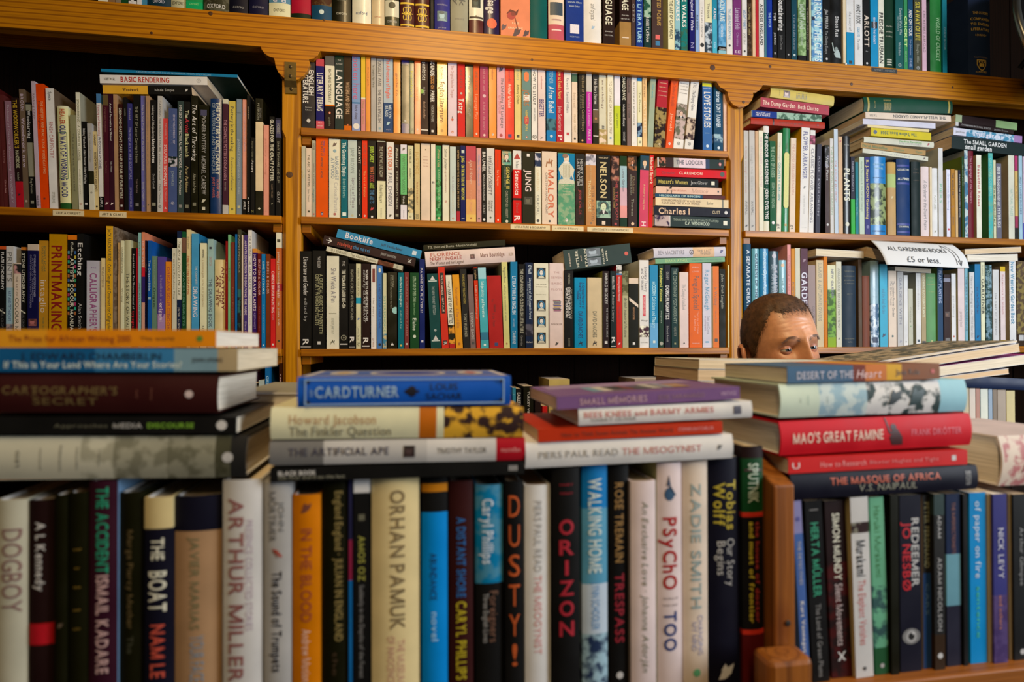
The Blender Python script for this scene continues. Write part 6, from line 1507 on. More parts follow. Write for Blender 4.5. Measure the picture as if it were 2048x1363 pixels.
UNDER = {'W': [], 'F': []}
for hd, _, _, _ in list(lines_of(LYING)) + list(lines_of(STACKS)):
    y_ = D + .013 if hd[6] == 'W' else YF - .003
    UNDER[hd[6]].append((P(float(hd[0]), float(hd[3]), y_), P(float(hd[1]), float(hd[5]), y_)))
for row in ('T', 'A', 'B', 'C', 'L1', 'L2', 'L3', 'D', 'R1', 'R2', 'F'):
    (bx0, by0), (bx1, by1) = BASEPX[row]
    items = list(lines_of(ROWS[row]))
    lastkey, gap = None, 0
    edge = -9
    # neighbours that touch must not lean into each other: slopes only grow along the row
    leans, prev = [], None
    for hd, _, _, _ in items:
        lv = float(hd[3].split('L')[1]) if 'L' in hd[3] else 0.0
        xm = (float(hd[0]) + float(hd[1])) / 2
        hp = (1340 if row == 'F' else by0 + (by1 - by0) * (xm - bx0) / (bx1 - bx0)) - float(hd[2])
        if row == 'T':
            hp = float(hd[2])
        new = prev is None or float(hd[0]) - prev > 4
        leans.append([[math.atan2(lv, hp)], 1.0 if lv else 40.0, new])
        prev = float(hd[1])
    blocks = []
    for vals, wt, new in leans:
        blocks.append([vals[0], wt, 1, new])
        while len(blocks) > 1 and not blocks[-1][3] and blocks[-2][0] > blocks[-1][0]:
            v2, w2, n2, _ = blocks.pop()
            b = blocks[-1]
            b[0], b[1], b[2] = (b[0] * b[1] + v2 * w2) / (b[1] + w2), b[1] + w2, b[2] + n2
    slopes = [b[0] for b in blocks for _ in range(b[2])]
    for idx, (hd, cover, texts, key) in enumerate(items):
        x0, x1, top = float(hd[0]), float(hd[1]), float(hd[2])
        fl_ = hd[3]
        lean = 0.0
        if 'L' in fl_:
            fl_, lv = fl_.split('L')
            lean = float(lv)
        xm = (x0 + x1) / 2
        by = by0 + (by1 - by0) * (xm - bx0) / (bx1 - bx0)
        ty = by - top if row == 'T' else top
        if row == 'F':
            zb = ZF_L if xm < 1545 else ZF_R
            pl = YF + RNG.uniform(0, .006)
        else:
            zb = ZROW[row]
            pl = D + (.04 if row == 'T' else .012) + RNG.uniform(0, .005)
            if row == 'T':
                pl = D + .002 + RNG.uniform(0, .003)
        my = by if lean else (by + ty) / 2
        if row == 'F':
            my = (max(ty, 960) + 1340) / 2 if not lean else 1340
        if row in ('L2',) :
            my = (ty + 650) / 2
        wx0, wx1 = P(x0, my, pl).x + .0003, P(x1, my, pl).x - .0003
        H = P(xm, ty, pl).z - zb
        ang = 0.0
        t = wx1 - wx0
        if lean:
            ang = slopes[idx]
            t *= math.cos(ang)
            H = H / math.cos(ang) - abs(math.tan(ang)) * t * .5
        if edge - .012 < wx0 < edge + .0002 and edge + .0002 < wx1 - .003:      # stand beside the neighbour, not in it
            k = edge + .0002 - wx0
            wx0 += k
            t -= k
        edge = wx1
        for bl, br in (UNDER['F'] if row == 'F' else UNDER['W'] if row in ('L1', 'B', 'C', 'R1', 'R2') else ()):
            xa_, xb_ = max(bl.x, wx0), min(br.x, wx1)
            if xa_ < xb_:                                                       # carries a lying book
                zm = min(bl.z + (br.z - bl.z) * (q - bl.x) / (br.x - bl.x) for q in (xa_, xb_))
                if zb + .06 < zm < zb + H:
                    H = zm - zb - .0008
        seen = 1.0
        if row == 'F' and xm < 1545:
            z_a, z_b = P(xm, 1000, pl).z, P(xm, 1363, pl).z
            seen = min(1.0, (1363 - ty) / ((zb + H - zb) / ((z_a - z_b) / 363)))
        dep = depth_for(H, fl_)
        if row in ('T', 'A', 'B', 'C', 'L1', 'L2', 'R1', 'R2', 'L3', 'D'):
            dep = min(dep, BACK - pl - .004)
        o = make_book(kind_name(row, fl_, x1 - x0, xm), H, t, dep, fl_, cover, texts, False, seen)
        if ang > 0:      # leans to +x: stands on its lower right edge
            o.matrix_basis = Matrix.Translation((wx1, pl, zb + .0002)) @ Matrix.Rotation(ang, 4, 'Y') @ Matrix.Translation((-t, 0, 0))
        elif ang < 0:
            o.matrix_basis = Matrix.Translation((wx0, pl, zb + .0002)) @ Matrix.Rotation(ang, 4, 'Y')
        else:
            o.location = (wx0, pl, zb + .0002)
        lab = describe(key, row, x1 - x0, cover, fl_)
        if lab is None:
            gap += 1
            lab = '%s%s %s, %s past the %s, %s' % ('thin ' if x1 - x0 < 12 else '', colour_name(parse_cover(cover)[3]), 'hardback' if 'h' in fl_ else 'paperback', ('one', 'two', 'three', 'four')[min(gap - 1, 3)], lastkey, ROWDESC[row])
        else:
            gap = 0
            lastkey = (key[1:].split(',')[0] if key[0] == '!' else key)
            lastkey = ' '.join(lastkey.split()[:5])
        finish(o, lab, 'book')


# ------------------------------------------------------------------ lying books
def lying_book(hd, cover, texts, key, planes, where):
    x0, x1, tl, bl, tr, br = [float(v) for v in hd[:6]]
    pl = planes[hd[6]]
    dep, fl_ = float(hd[7]), hd[8]
    BL, BR, TL, TR = P(x0, bl, pl), P(x1, br, pl), P(x0, tl, pl), P(x1, tr, pl)
    ex = (BR - BL)
    H = ex.length
    ex.normalize()
    up = Vector((-ex.z, 0, ex.x))
    t = ((TL - BL).dot(up) + (TR - BR).dot(up)) / 2 - .0003
    o = make_book('hardback_book' if 'h' in fl_ else 'paperback_book', H, t, dep, fl_, cover, texts, True)
    ey = Vector((0, 1, 0))
    if 'f' in fl_:
        A, B, C, org = up, -ey, ex, BL + ey * dep
    elif 'u' in fl_:
        A, B, C, org = -up, ey, ex, BL + up * t
    else:
        A, B, C, org = up, ey, -ex, BR
    o.matrix_basis = Matrix(((A.x, B.x, C.x, org.x), (A.y, B.y, C.y, org.y), (A.z, B.z, C.z, org.z), (0, 0, 0, 1)))
    if key.startswith('!'):
        lab = key[1:]
    elif ',' in key:
        lab = key
    else:
        lab = '%s %s lettered %s, %s' % (colour_name(parse_cover(cover)[3]), 'hardback' if 'h' in fl_ else 'paperback', key, where)
    finish(o, lab, 'book')
    return o


PLN = {'W': D + .013, 'F': YF - .003, 'G': .80, 'K': .74, 'M': .86, 'N': .92}
for a in lines_of(LYING):
    lying_book(*a, PLN, 'lying on the shelf books')
for a in lines_of(STACKS):
    lying_book(*a, PLN, 'lying in the front stacks')
REAR = '''
470 705 784 816 784 816 K .2 hf|998||!large grey covered book lying behind the front stacks, page edges out
1398 1745 718 737 722 741 G .16 pf|ccb||!cream booklet with fanned pages topmost behind the desert book
1396 1740 738 761 742 764 G .16 pf|a98||!thick pale booklet under the fanned one, behind the desert book
1400 1745 762 792 765 795 G .16 pf|876||!brown paperback lowest behind the desert book
1925 2075 752 774 757 781 N .2 h|124||!dark blue book lying flat behind the stacks, under the slanting magazines
1800 2018 764 775 735 747 M .16 pf|779||!thin grey blue magazine lowest of the slanting heap
1762 2062 749 768 706 726 M .16 pf>a38|338||!white paged book with a magenta cover in the slanting heap
1742 2040 731 749 686 703 M .16 pf|a9a||!mauve paged book in the slanting heap
1692 2035 731 736 680 684 M .16 pf>554~b9a888|776||!magazine with a mottled picture cover topping the slanting heap
2006 2200 872 974 866 964 F .15 h>dcc|dcb/.02:dcb~b77|@leaf,a66,.3,.5|!thick floral cream hardback lying past the red hardback stack
'''
for a in lines_of(REAR):
    lying_book(*a, PLN, 'lying behind the front stacks')
for i, (x0, x1, ty, cv, lab) in enumerate(((1926, 1938, 775, 'cb9', 'cream'), (1939, 1951, 776, 'dcb', 'pale'), (1952, 1960, 776, 'b87', 'rust edged'), (1961, 1976, 777, 'ddc<28a', 'white and blue'), (1977, 1985, 777, '9ab', 'grey blue'), (1986, 1994, 778, '876', 'brown'), (1995, 2012, 779, 'a98', 'taupe'), (2013, 2030, 781, 'cb8', 'straw yellow'))):
    pl = .925
    a, b = P(x0, ty, pl).x, P(x1, ty, pl).x
    z = ZF_R
    H = P(x0, ty, pl).z - z
    o = make_book('paperback_book', H, b - a - .0005, .12, 'p', cv, '')
    o.location = (a, pl, z + .0002)
    finish(o, '%s paperback standing under the dark blue book behind the stacks' % lab)

# ------------------------------------------------------------------ the front case
YB = YF + .19
xa, xb = P(1547, 1150, YF - .01).x, P(1588, 1150, YF - .01).x
fc = empty('display_bookcase', (0, YF + .1, 0), 'brown wooden display bookcase holding the out of focus front row, with a chamfered end panel', 'bookcase')
fc.matrix_basis = Matrix.Translation((0, YF + .1, 0))
fd = empty('display_bookcase', (1.2, YF + .1, 0), 'second brown display bookcase, past the chamfered end panel', 'bookcase')
fd.matrix_basis = Matrix.Translation((1.2, YF + .1, 0))


def fpart(o, r):
    o.parent = r
    o.matrix_parent_inverse = r.matrix_basis.inverted()
    return o


zt, zc_ = P(1560, 905, YF + .04).z, P(1565, 969, YF - .01).z
fpart(prism('end_panel', [(YF - .012, 0), (YB + .22, 0), (YB + .22, zt), (YF + .045, zt), (YF - .012, zc_)], 0, xa, xb, M_FRONT, bevel=.002), fc)
for r, x0, x1, z in ((fc, -1.0, xa - .001, ZF_L), (fd, xb + .001, 1.6, ZF_R)):
    for zz in (z, z - .34, z - .68, z - 1.02):
        fpart(box('shelf', x0, x1, YF - .012, YB, zz - .02, zz, M_FRONTX, bevel=.002), r)
        fpart(box('rear_shelf', x0, x1, YB + .02, YB + .22, zz - .02, zz, M_FRONTX), r)
    fpart(box('plinth', x0, x1, YF + .01, YB + .21, 0, .08, M_FRONTX), r)
    bb = 14
    for i in range(bb):
        w_ = (x1 - x0) / bb
        fpart(box('back_board', x0 + i * w_ + .0006, x0 + (i + 1) * w_ - .0006, YB + .003, YB + .015, .08, z + .20, M_WDARK), r)
fpart(box('outer_panel', -1.022, -1.001, YF - .012, YB + .22, 0, zt, M_FRONT, bevel=.002), fc)
fpart(box('outer_panel', 1.601, 1.622, YF - .012, YB + .22, 0, zt, M_FRONT, bevel=.002), fd)
q0, q1 = P(1522, 1308, YF - .03), P(1609, 1308, YF - .03)
fpart(box('foot_block', q0.x, q1.x, YF - .045, YF - .013, q0.z - .09, q0.z, M_FRONT, bevel=.006), fc)
v, f = lathe([(.0032, 0), (.003, .0008), (.0012, .0010)], 16)
o = mesh_obj('screw', [(a, -c, b) for a, b, c in v], f, mat_plain('steel', '8a8680', .35, 1.0))
q = P(1575, 1245, YF - .012)
o.location = (q.x, q.y - .0003, q.z)
fpart(o, fc)
zr = P(560, 817, .74).z
fpart(box('rear_ledge', -1.0, P(735, 817, .74).x, YB + .022, YB + .22, zr - .018, zr - .0005, M_FRONTX), fc)
zr2 = P(1500, 799, .80).z
fpart(box('rear_ledge', P(1392, 795, .80).x, xa - .001, YB + .022, YB + .22, zr2 - .018, zr2 - .0012, M_FRONTX), fc)
fpart(box('rear_ledge', xb + .001, P(1760, 795, .80).x, YB + .022, YB + .22, zr2 - .018, zr2 - .0012, M_FRONTX), fd)

# ------------------------------------------------------------------ labels, plate, pin
M_CARD = mat_plain('label card', 'd8c8a0', .7, 0, 80, .06)
M_BLK = mat_plain('black embossed tape', '1c1e20', .4, 0, 80, .2)


def flat_text(name, txt, col, wdt, cap, parent, y, bold=0, zc=0.0):
    gv, gt, wd = layout(txt, bold, 0)
    s = wdt / wd
    return mesh_obj(name, [(gx * s - wdt / 2, y, zc + gy * cap - cap / 2) for gx, gy in gv], gt, M_INK, parent, [lin(col)] * len(gt))


def shelf_label(px, zmid, txt, mat, tcol, lab, hgt, yy):
    a, b = P(px[0], px[2], yy), P(px[1], px[2], yy)
    r = empty('shelf_label', ((a.x + b.x) / 2, yy, zmid), lab, 'label')
    wd = b.x - a.x
    v, f = box_data(-wd / 2, wd / 2, -.0008, 0, -hgt / 2, hgt / 2)
    mesh_obj('card', v, f, mat, r)
    flat_text('lettering', txt, tcol, wd * .8, hgt * .42, r, -.0010)


sy = D + .006
for px, tx, lab in (((106, 168, 424), 'CELF A CHREFFT', 'small cream shelf label lettered celf a chrefft'), ((199, 253, 426), 'ART & CRAFT', 'small cream shelf label lettered art & craft'), ((1021, 1100, 451), 'LITERATURE & BIOGRAPHY', 'cream shelf label lettered literature & biography'), ((1103.5, 1167, 454), '~ criticism & history ~', 'cream shelf label in lower case between two capital ones'), ((1174.5, 1266, 456), 'LLENYDDIAETH A BYWGRAFFIADAU', 'long cream shelf label in welsh capitals')):
    shelf_label(px, ZBS - .0105, tx, M_CARD, '332a20', lab, .0135, sy)
shelf_label((1743, 1794, 141), P(1768, 141, D).z, 'MYNET · ADVENT', M_BLK, '8a8a84', 'small black tape label stuck on the pine beam', .0125, D)

M_BRASS = mat_plain('dull brass plate', '6a5a34', .45, .8, 60, .25)
a, b, c_ = P(570, 124, D), P(593, 124, D), P(580, 184, D)
pw, ph = b.x - a.x, a.z - c_.z
pr = empty('mending_plate', ((a.x + b.x) / 2, D, (a.z + c_.z) / 2), 'dull brass mending plate screwed across scrolled bracket and post', 'bracket')
V, F = [], []
prof = [(ph / 2, -.002), (.0, -.0025), (-ph * .12, -.001), (-ph * .3, .007), (-ph / 2, .0085)]
for z, y in prof:
    V += [(-pw / 2 - .001, y, z), (pw / 2, y - .0006, z), (pw / 2, y + .0012, z), (-pw / 2 - .001, y + .0018, z)]
for j in range(len(prof) - 1):
    for i in range(4):
        k = (i + 1) % 4
        F.append((j * 4 + i, (j + 1) * 4 + i, (j + 1) * 4 + k, j * 4 + k))
F += [(0, 1, 2, 3), (19, 18, 17, 16)]
mesh_obj('plate', V, F, M_BRASS, pr)
M_SCR = mat_plain('dark screw', '4a4030', .4, .9)
for z, y in ((ph * .34, -.0030), (ph * .02, -.0034), (-ph * .35, .0060)):
    v, f = lathe([(.0042, 0), (.0040, .0009), (.002, .0013)], 16)
    s = mesh_obj('screw', [(p[0], -p[2], p[1]) for p in v], f, M_SCR, pr)
    s.location = (0, y + .0004, z)
    v, f = box_data(-.0034, .0034, -.0016, -.0009, -.0005, .0005)
    sl = mesh_obj('slot', v, f, M_BLK, s)
    sl.rotation_euler.y = .6
q = P(1691, 128, D)
pin = empty('push_pin', (q.x, D, q.z), 'white domed push pin at the upper edge of the pine beam', 'pin')
v, f = lathe([(.0042, 0), (.0040, .0012), (.003, .0026), (.0012, .0034)], 18)
mesh_obj('head', [(p[0], -p[2], p[1]) for p in v], f, mat_plain('white plastic', 'd8d4c8', .3), pin, smooth=True)

# ------------------------------------------------------------------ the hand-lettered paper sign
sg = empty('paper_sign', P(1840, 510, D - .03), 'curling white paper sign hand lettered about gardening books, taped below a shelf', 'sign')
so = Vector(sg.location)
c00, c10, c11, c01 = P(1741, 480, D - .001), P(1905, 489, D - .001), P(1940, 536, D - .055), P(1773, 529, D - .055)


def sheet(u, v):
    p = c00.lerp(c10, u).lerp(c01.lerp(c11, u), v)
    k = math.sin(v * math.pi)
    p = p + Vector((.006 * k * (u - .1), -.007 * k, .003 * k)) + Vector((0, -.004, 0)) * math.sin(u * 5.5) * v
    return p


nu, nv = 28, 14
V = [tuple(sheet(i / nu, j / nv) - so) for j in range(nv + 1) for i in range(nu + 1)]
F = [(j * (nu + 1) + i, (j + 1) * (nu + 1) + i, (j + 1) * (nu + 1) + i + 1, j * (nu + 1) + i + 1) for j in range(nv) for i in range(nu)]
M_PAPER = mat_plain('white writing paper', 'dcdcdc', .8, 0, 12, .03)
sh_o = mesh_obj('sheet', V, F, M_PAPER, sg, smooth=True)
md = sh_o.modifiers.new('thickness', 'SOLIDIFY')
md.thickness = .0004
md.offset = -1


def on_sheet(name, gv, gt, u0, v0, du, dv, shear=0.0):
    V = []
    for gx, gy in gv:
        u, vv = u0 + gx * du + gy * shear, v0 - gy * dv
        p = sheet(u, vv)
        e = .004
        n = (sheet(u + e, vv) - sheet(u - e, vv)).cross(sheet(u, vv + e) - sheet(u, vv - e)).normalized()
        if n.y > 0:
            n = -n
        V.append(tuple(p + n * .0012 - so))
    return mesh_obj(name, V, gt, M_INK, sg, [lin('555a62')] * len(gt))


for tx, u0, u1, v0, cap in (('ALL GARDENING BOOKS', .10, .80, .46, .17), ('£5 or less.', .25, .66, .88, .2)):
    gv, gt, wd = layout(tx, 0, 0)
    on_sheet('lettering', gv, gt, u0, v0, (u1 - u0) / wd, cap, .01)


def stroke(pts, wdt=.0032):
    gv, gt = [], []
    for (a, b), (c, d) in zip(pts, pts[1:]):
        n = len(gv)
        L = math.hypot(c - a, d - b)
        ox, oy = -(d - b) / L * wdt, (c - a) / L * wdt * 2
        gv += [(a - ox, b - oy), (a + ox, b + oy), (c + ox, d + oy), (c - ox, d - oy)]
        gt += [(n, n + 1, n + 2), (n, n + 2, n + 3)]
    return gv, gt


for ptsl in ([(.80, .12), (.845, .3), (.865, .5), (.87, .72), (.868, .9)], [(.85, .1), (.895, .35), (.91, .6), (.912, .88)], [(.835, .2), (.80, .1), (.79, .26)], [(.885, .75), (.912, .93), (.935, .74), (.885, .75)]):
    gv, gt = stroke(ptsl)
    on_sheet('arrow', [(a, -b) for a, b in gv], gt, 0, 0, 1, 1)

# ------------------------------------------------------------------ the round shop mirror
mc = P(2113, 76, 1.44)
mr = (P(2113, 76, 1.44) - P(2005, 76, 1.44)).length
mi = empty('convex_mirror', mc, 'round convex shop mirror with a grey metal rim, hung before the beam end', 'mirror')
mi.rotation_euler = (math.radians(-12), 0, math.radians(14))
prof = [(mr * .97 * k / 14, -.05 * (1 - (k / 14) ** 2)) for k in range(1, 15)]
v, f = lathe([(r, z) for r, z in prof], 64)
m_, nt_, b_ = new_mat('mirror glass')
b_.inputs['Base Color'].default_value = (.62, .64, .66, 1)
b_.inputs['Metallic'].default_value = 1
b_.inputs['Roughness'].default_value = .03
mesh_obj('glass', [(p[0], p[2], p[1]) for p in v], [x[::-1] for x in f], m_, mi, smooth=True)
V, F = [], []
for i in range(72):
    a = 2 * math.pi * i / 72
    for k in range(10):
        e = 2 * math.pi * k / 10
        rr = mr + .0085 * math.cos(e)
        V.append((rr * math.cos(a), .010 * math.sin(e), rr * math.sin(a)))
for i in range(72):
    for k in range(10):
        F.append((i * 10 + k, i * 10 + (k + 1) % 10, ((i + 1) % 72) * 10 + (k + 1) % 10, ((i + 1) % 72) * 10 + k))
mesh_obj('rim', V, F, mat_plain('brushed rim', '8a8a84', .3, .9), mi, smooth=True)
v, f = lathe([(mr * .98, 0), (mr * .96, .012), (mr * .3, .02)], 48)
mesh_obj('backing', [(p[0], p[2] + .002, p[1]) for p in v], f, M_BLK, mi)
v, f = tube_data([(0, .02, 0), (0, .07, -.01), (0, .10, -.03)], .008)
mesh_obj('arm', v, f, M_BLK, mi)

# ------------------------------------------------------------------ the seated person behind the books
def mat_skin():
    m, nt, b = new_mat('skin')
    a1 = N(nt, 'ShaderNodeAttribute', attribute_name='tone')
    tc = N(nt, 'ShaderNodeTexCoord')
    no = N(nt, 'ShaderNodeTexNoise', i_Scale=90.0, i_Detail=4.0)
    nt.links.new(tc.outputs['Object'], no.inputs['Vector'])
    f = ramp(nt, no.outputs['Fac'], [(.3, (.86, .82, .80)), (.7, (1.05, 1.02, 1.0))])
    nt.links.new(mixrgb(nt, 1.0, a1.outputs['Color'], f, 'MULTIPLY'), b.inputs['Base Color'])
    b.inputs['Roughness'].default_value = .4
    b.inputs['Subsurface Weight'].default_value = .12
    b.inputs['Subsurface Radius'].default_value = (.01, .004, .002)
    b.inputs['Subsurface Scale'].default_value = .5
    n2 = N(nt, 'ShaderNodeTexNoise', i_Scale=500.0, i_Detail=2.0)
    nt.links.new(tc.outputs['Object'], n2.inputs['Vector'])
    bp = N(nt, 'ShaderNodeBump', i_Strength=.12, i_Distance=.001)
    nt.links.new(n2.outputs['Fac'], bp.inputs['Height'])
    nt.links.new(bp.outputs[0], b.inputs['Normal'])
    return m


M_SKIN = mat_skin()
HEADT = [(0.12, 0.0036, 0.004, 0.0028), (0.117, 0.0198, 0.022, 0.0174), (0.11, 0.0359, 0.04, 0.0321), (0.1, 0.0484, 0.055, 0.0433), (0.085, 0.0588, 0.068, 0.0551), (0.065, 0.0651, 0.079, 0.0642), (0.045, 0.0682, 0.086, 0.0685), (0.025, 0.0692, 0.0895, 0.0698), (0.005, 0.0687, 0.0875, 0.0692), (-0.015, 0.0669, 0.087, 0.0663), (-0.035, 0.0637, 0.0875, 0.0601), (-0.055, 0.0601, 0.088, 0.0516), (-0.075, 0.0547, 0.0875, 0.0433), (-0.095, 0.0458, 0.086, 0.0377), (-0.11, 0.0341, 0.08, 0.0350), (-0.12, 0.0252, 0.066, 0.0342),
         (-.126, .047, .040, .050), (-.140, .053, .036, .054), (-.165, .055, .038, .058), (-.190, .062, .045, .064), (-.205, .085, .055, .072), (-.220, .125, .068, .085), (-.240, .165, .082, .10), (-.28, .19, .105, .115), (-.35, .185, .12, .115), (-.45, .165, .115, .105), (-.55, .155, .115, .10), (-.65, .165, .12, .11), (-.73, .175, .125, .12), (-.77, .15, .10, .10)]


def tab(z, j):
    T = HEADT
    if z >= T[0][0]:
        return T[0][j]
    for a, b in zip(T, T[1:]):
        if b[0] <= z:
            k = (a[0] - z) / (a[0] - b[0])
            return a[j] + (b[j] - a[j]) * k
    return T[-1][j]


def g(x, s):
    return math.exp(-(x / s) ** 2)


def head_pt(az, z):
    """surface of head and torso; az = 0 looks to -y"""
    sx, cy = math.sin(az), math.cos(az)
    wd, fr, bk = tab(z, 1), tab(z, 2), tab(z, 3)
    e = 2.15
    r = (abs(sx) ** e + abs(cy) ** e) ** (-1 / e)
    x = wd * sx * r
    y = -fr * cy * r if cy > 0 else -bk * cy * r
    if z > -.125 and cy > 0:
        f = 0.0
        ax = abs(x)
        f += .0050 * g(z - .021, .010) * g(ax - .028, .028)                       # brow ridge
        f -= .0078 * g(z + .001, .0135) * g(ax - .030, .018) + .0065 * g(z + .0005, .0060) * g(ax - .0288, .0125)    # eye sockets
        f -= .004 * g(z - .004, .016) * g(ax - .014, .008)
        nb = max(0.0, min(1.0, (.018 - z) / .060))                                # nose
        f += (.010 + .022 * nb) * g(x, .0085 + .006 * nb) * (1 / (1 + math.exp(-(z + .047) / .0028))) * g(max(0, z - .0), .03)
        f += .004 * g(z + .043, .008) * g(ax - .014, .007)
        f += .005 * g(z + .028, .020) * g(ax - .046, .018)                        # cheekbones
        f += .0045 * g(z + .069, .0055) * g(x, .022) + .005 * g(z + .080, .006) * g(x, .020) - .003 * g(z + .0745, .0022) * g(x, .024)
        f += .005 * g(z + .105, .012) * g(x, .018)
        for k, zz in enumerate((.0415, .0475, .0535, .0605)):                     # raised-brow creases
            cen = zz + .004 * math.sin(x * 55 + k)
            f -= .0011 * g(z - cen, .0013) * g(ax - .012, .034)
        f -= .0014 * g(x - .005, .0016) * g(z - .024, .008) + .0014 * g(x + .005, .0016) * g(z - .024, .008)
        y -= f * max(0, cy) ** .5
    return Vector((x, y, z))


def hairline(az):
    """height above which the scalp carries hair"""
    a = abs((az + math.pi) % (2 * math.pi) - math.pi)
    pts = [(0, .072), (.25, .070), (.45, .068), (.60, .072), (.72, .078), (.82, .070), (.95, .052), (1.10, .036), (1.25, .012), (1.36, -.012), (1.50, -.024), (1.62, .008), (1.80, .004), (1.95, -.040), (2.4, -.066), (3.2, -.072)]
    for (a0, z0), (a1, z1) in zip(pts, pts[1:]):
        if a <= a1:
            return z0 + (z1 - z0) * (a - a0) / (a1 - a0)
    return -.072


eye = P(1601, 700.5, 1.08)
hy = math.radians(1)
person = empty('person', (0, 0, 0), 'standing person with cropped brown hair peering over the front books', 'person')
HM = Matrix.Translation((eye.x - .088 * math.sin(hy) + .0085, 1.165, eye.z + .001)) @ Matrix.Rotation(hy, 4, 'Z') @ Matrix.Rotation(math.radians(-5), 4, 'Y') @ Matrix.Rotation(math.radians(-2), 4, 'X')
person.matrix_basis = Matrix.Translation((HM.translation.x, HM.translation.y, .0))
PINV = person.matrix_basis.inverted()
TM = Matrix.Translation(HM.translation) @ Matrix.Rotation(hy * .35, 4, 'Z')      # the trunk is turned less than the head


def torsoblend(p):
    k = max(0.0, min(1.0, (-p.z - .12) / .10))
    a, b = HM @ p, TM @ p
    return a.lerp(b, k)


V, F, T = [], [], []
NA = 112
zl = []
z = .120
while z > -.125:
    zl.append(z)
    z -= .0018
while z > -.77:
    zl.append(z)
    z -= .010
zl.append(-.77)
tone_base, tone_red = lin('d09a78'), lin('c07a62')
for z in zl:
    for i in range(NA):
        az = 2 * math.pi * i / NA
        az = az - .45 * math.sin(az)          # more columns on the face
        p = head_pt(az, z)
        V.append(tuple(PINV @ torsoblend(p)))
        kk = g(p.x, .02) * g(z + .045, .03) * .7 + .5 * g(z + .03, .03) * g(abs(p.x) - .05, .03) if p.y < 0 else 0
        st = 1 / (1 + math.exp(-(z - hairline(az)) / .006)) if z > -.12 else 0
        c = [a + (b - a) * min(1, kk) for a, b in zip(tone_base, tone_red)]
        c = [a + (b - a) * st * .55 for a, b in zip(c, lin('6a4630'))]
        T.append(c)
for j in range(len(zl) - 1):
    for i in range(NA):
        k = (i + 1) % NA
        F.append((j * NA + i, (j + 1) * NA + i, (j + 1) * NA + k, j * NA + k))
F.append(tuple(range(NA)))
F.append(tuple(range((len(zl) - 1) * NA, len(zl) * NA))[::-1])


def add_part(vs, fs, col, M=HM):
    n = len(V)
    for v in vs:
        V.append(tuple(PINV @ (M @ Vector(v))))
        T.append(col)
    for f in fs:
        F.append(tuple(a + n for a in f))


EYES = [Vector((s * .0288, -.0655, .0)) for s in (-1, 1)]
ER = .0125


def lid(c, e0, e1, r, flip):
    """part of a sphere round the eyeball between two elevations (upper or lower lid)"""
    vs, fs = [], []
    na, ne = 22, 8
    for j in range(ne + 1):
        for i in range(na + 1):
            a = math.radians(-82 + 164 * i / na)
            k = j / ne
            el0 = math.radians(e0) * math.cos(a) ** .6 if abs(a) < 1.5 else 0
            el = el0 + (math.radians(e1) - el0) * k
            rr = r * (1 + .05 * k)
            vs.append((c.x + rr * math.cos(el) * math.sin(a), c.y - rr * math.cos(el) * math.cos(a), c.z + rr * math.sin(el)))
    for j in range(ne):
        for i in range(na):
            q = (j * (na + 1) + i, j * (na + 1) + i + 1, (j + 1) * (na + 1) + i + 1, (j + 1) * (na + 1) + i)
            fs.append(q if not flip else q[::-1])
    return vs, fs


for c in EYES:
    v, f = lid(c, 11, 84, ER * 1.06, False)
    add_part(v, f, lin('b8806a'))
    v, f = lid(c, -15, -84, ER * 1.05, True)
    add_part(v, f, lin('c48a72'))
for s in (-1, 1):                                                                # ears
    rim = []
    for i in range(15):
        a = math.radians(-70 + 250 * i / 14)
        rim.append((s * (.0705 + .010 * abs(math.sin(a * .5))), .016 + .017 * math.cos(a) * (.8 if a > 1.6 else 1), -.015 + .030 * math.sin(a)))
    rim += [(s * .071, .004, -.045), (s * .069, -.001, -.038)]
    v, f = tube_data(rim, [.0035] + [.0052] * 13 + [.005, .0062, .004], 10)
    add_part(v, f, lin('c08468'))
    dv, df = [(s * .070, .010, -.015)], []
    for p in rim:
        dv.append((p[0] - s * .003, p[1], p[2]))
    for i in range(1, len(rim)):
        df.append((0, i, i + 1))
    dv2 = [(x - s * .004, y, z) for x, y, z in dv]
    add_part(dv + dv2, df + [(a + len(dv), c + len(dv), b + len(dv)) for a, b, c in df], lin('a86a50'))


def limb(path, rad, n=14, M=Matrix.Translation((0, 0, 0))):
    # smooth the polyline, then skin it with a tapering tube
    pts, rs = [], []
    for i in range(len(path) - 1):
        for k in range(8):
            u = k / 8
            p0, p1, p2, p3 = [Vector(path[max(0, min(len(path) - 1, i + d))]) for d in (-1, 0, 1, 2)]
            pts.append(.5 * ((2 * p1) + (p2 - p0) * u + (2 * p0 - 5 * p1 + 4 * p2 - p3) * u * u + (3 * p1 - p0 - 3 * p2 + p3) * u ** 3))
            rs.append(rad[i] + (rad[i + 1] - rad[i]) * u)
    pts.append(Vector(path[-1]))
    rs.append(rad[-1])
    return tube_data(pts, rs, n)


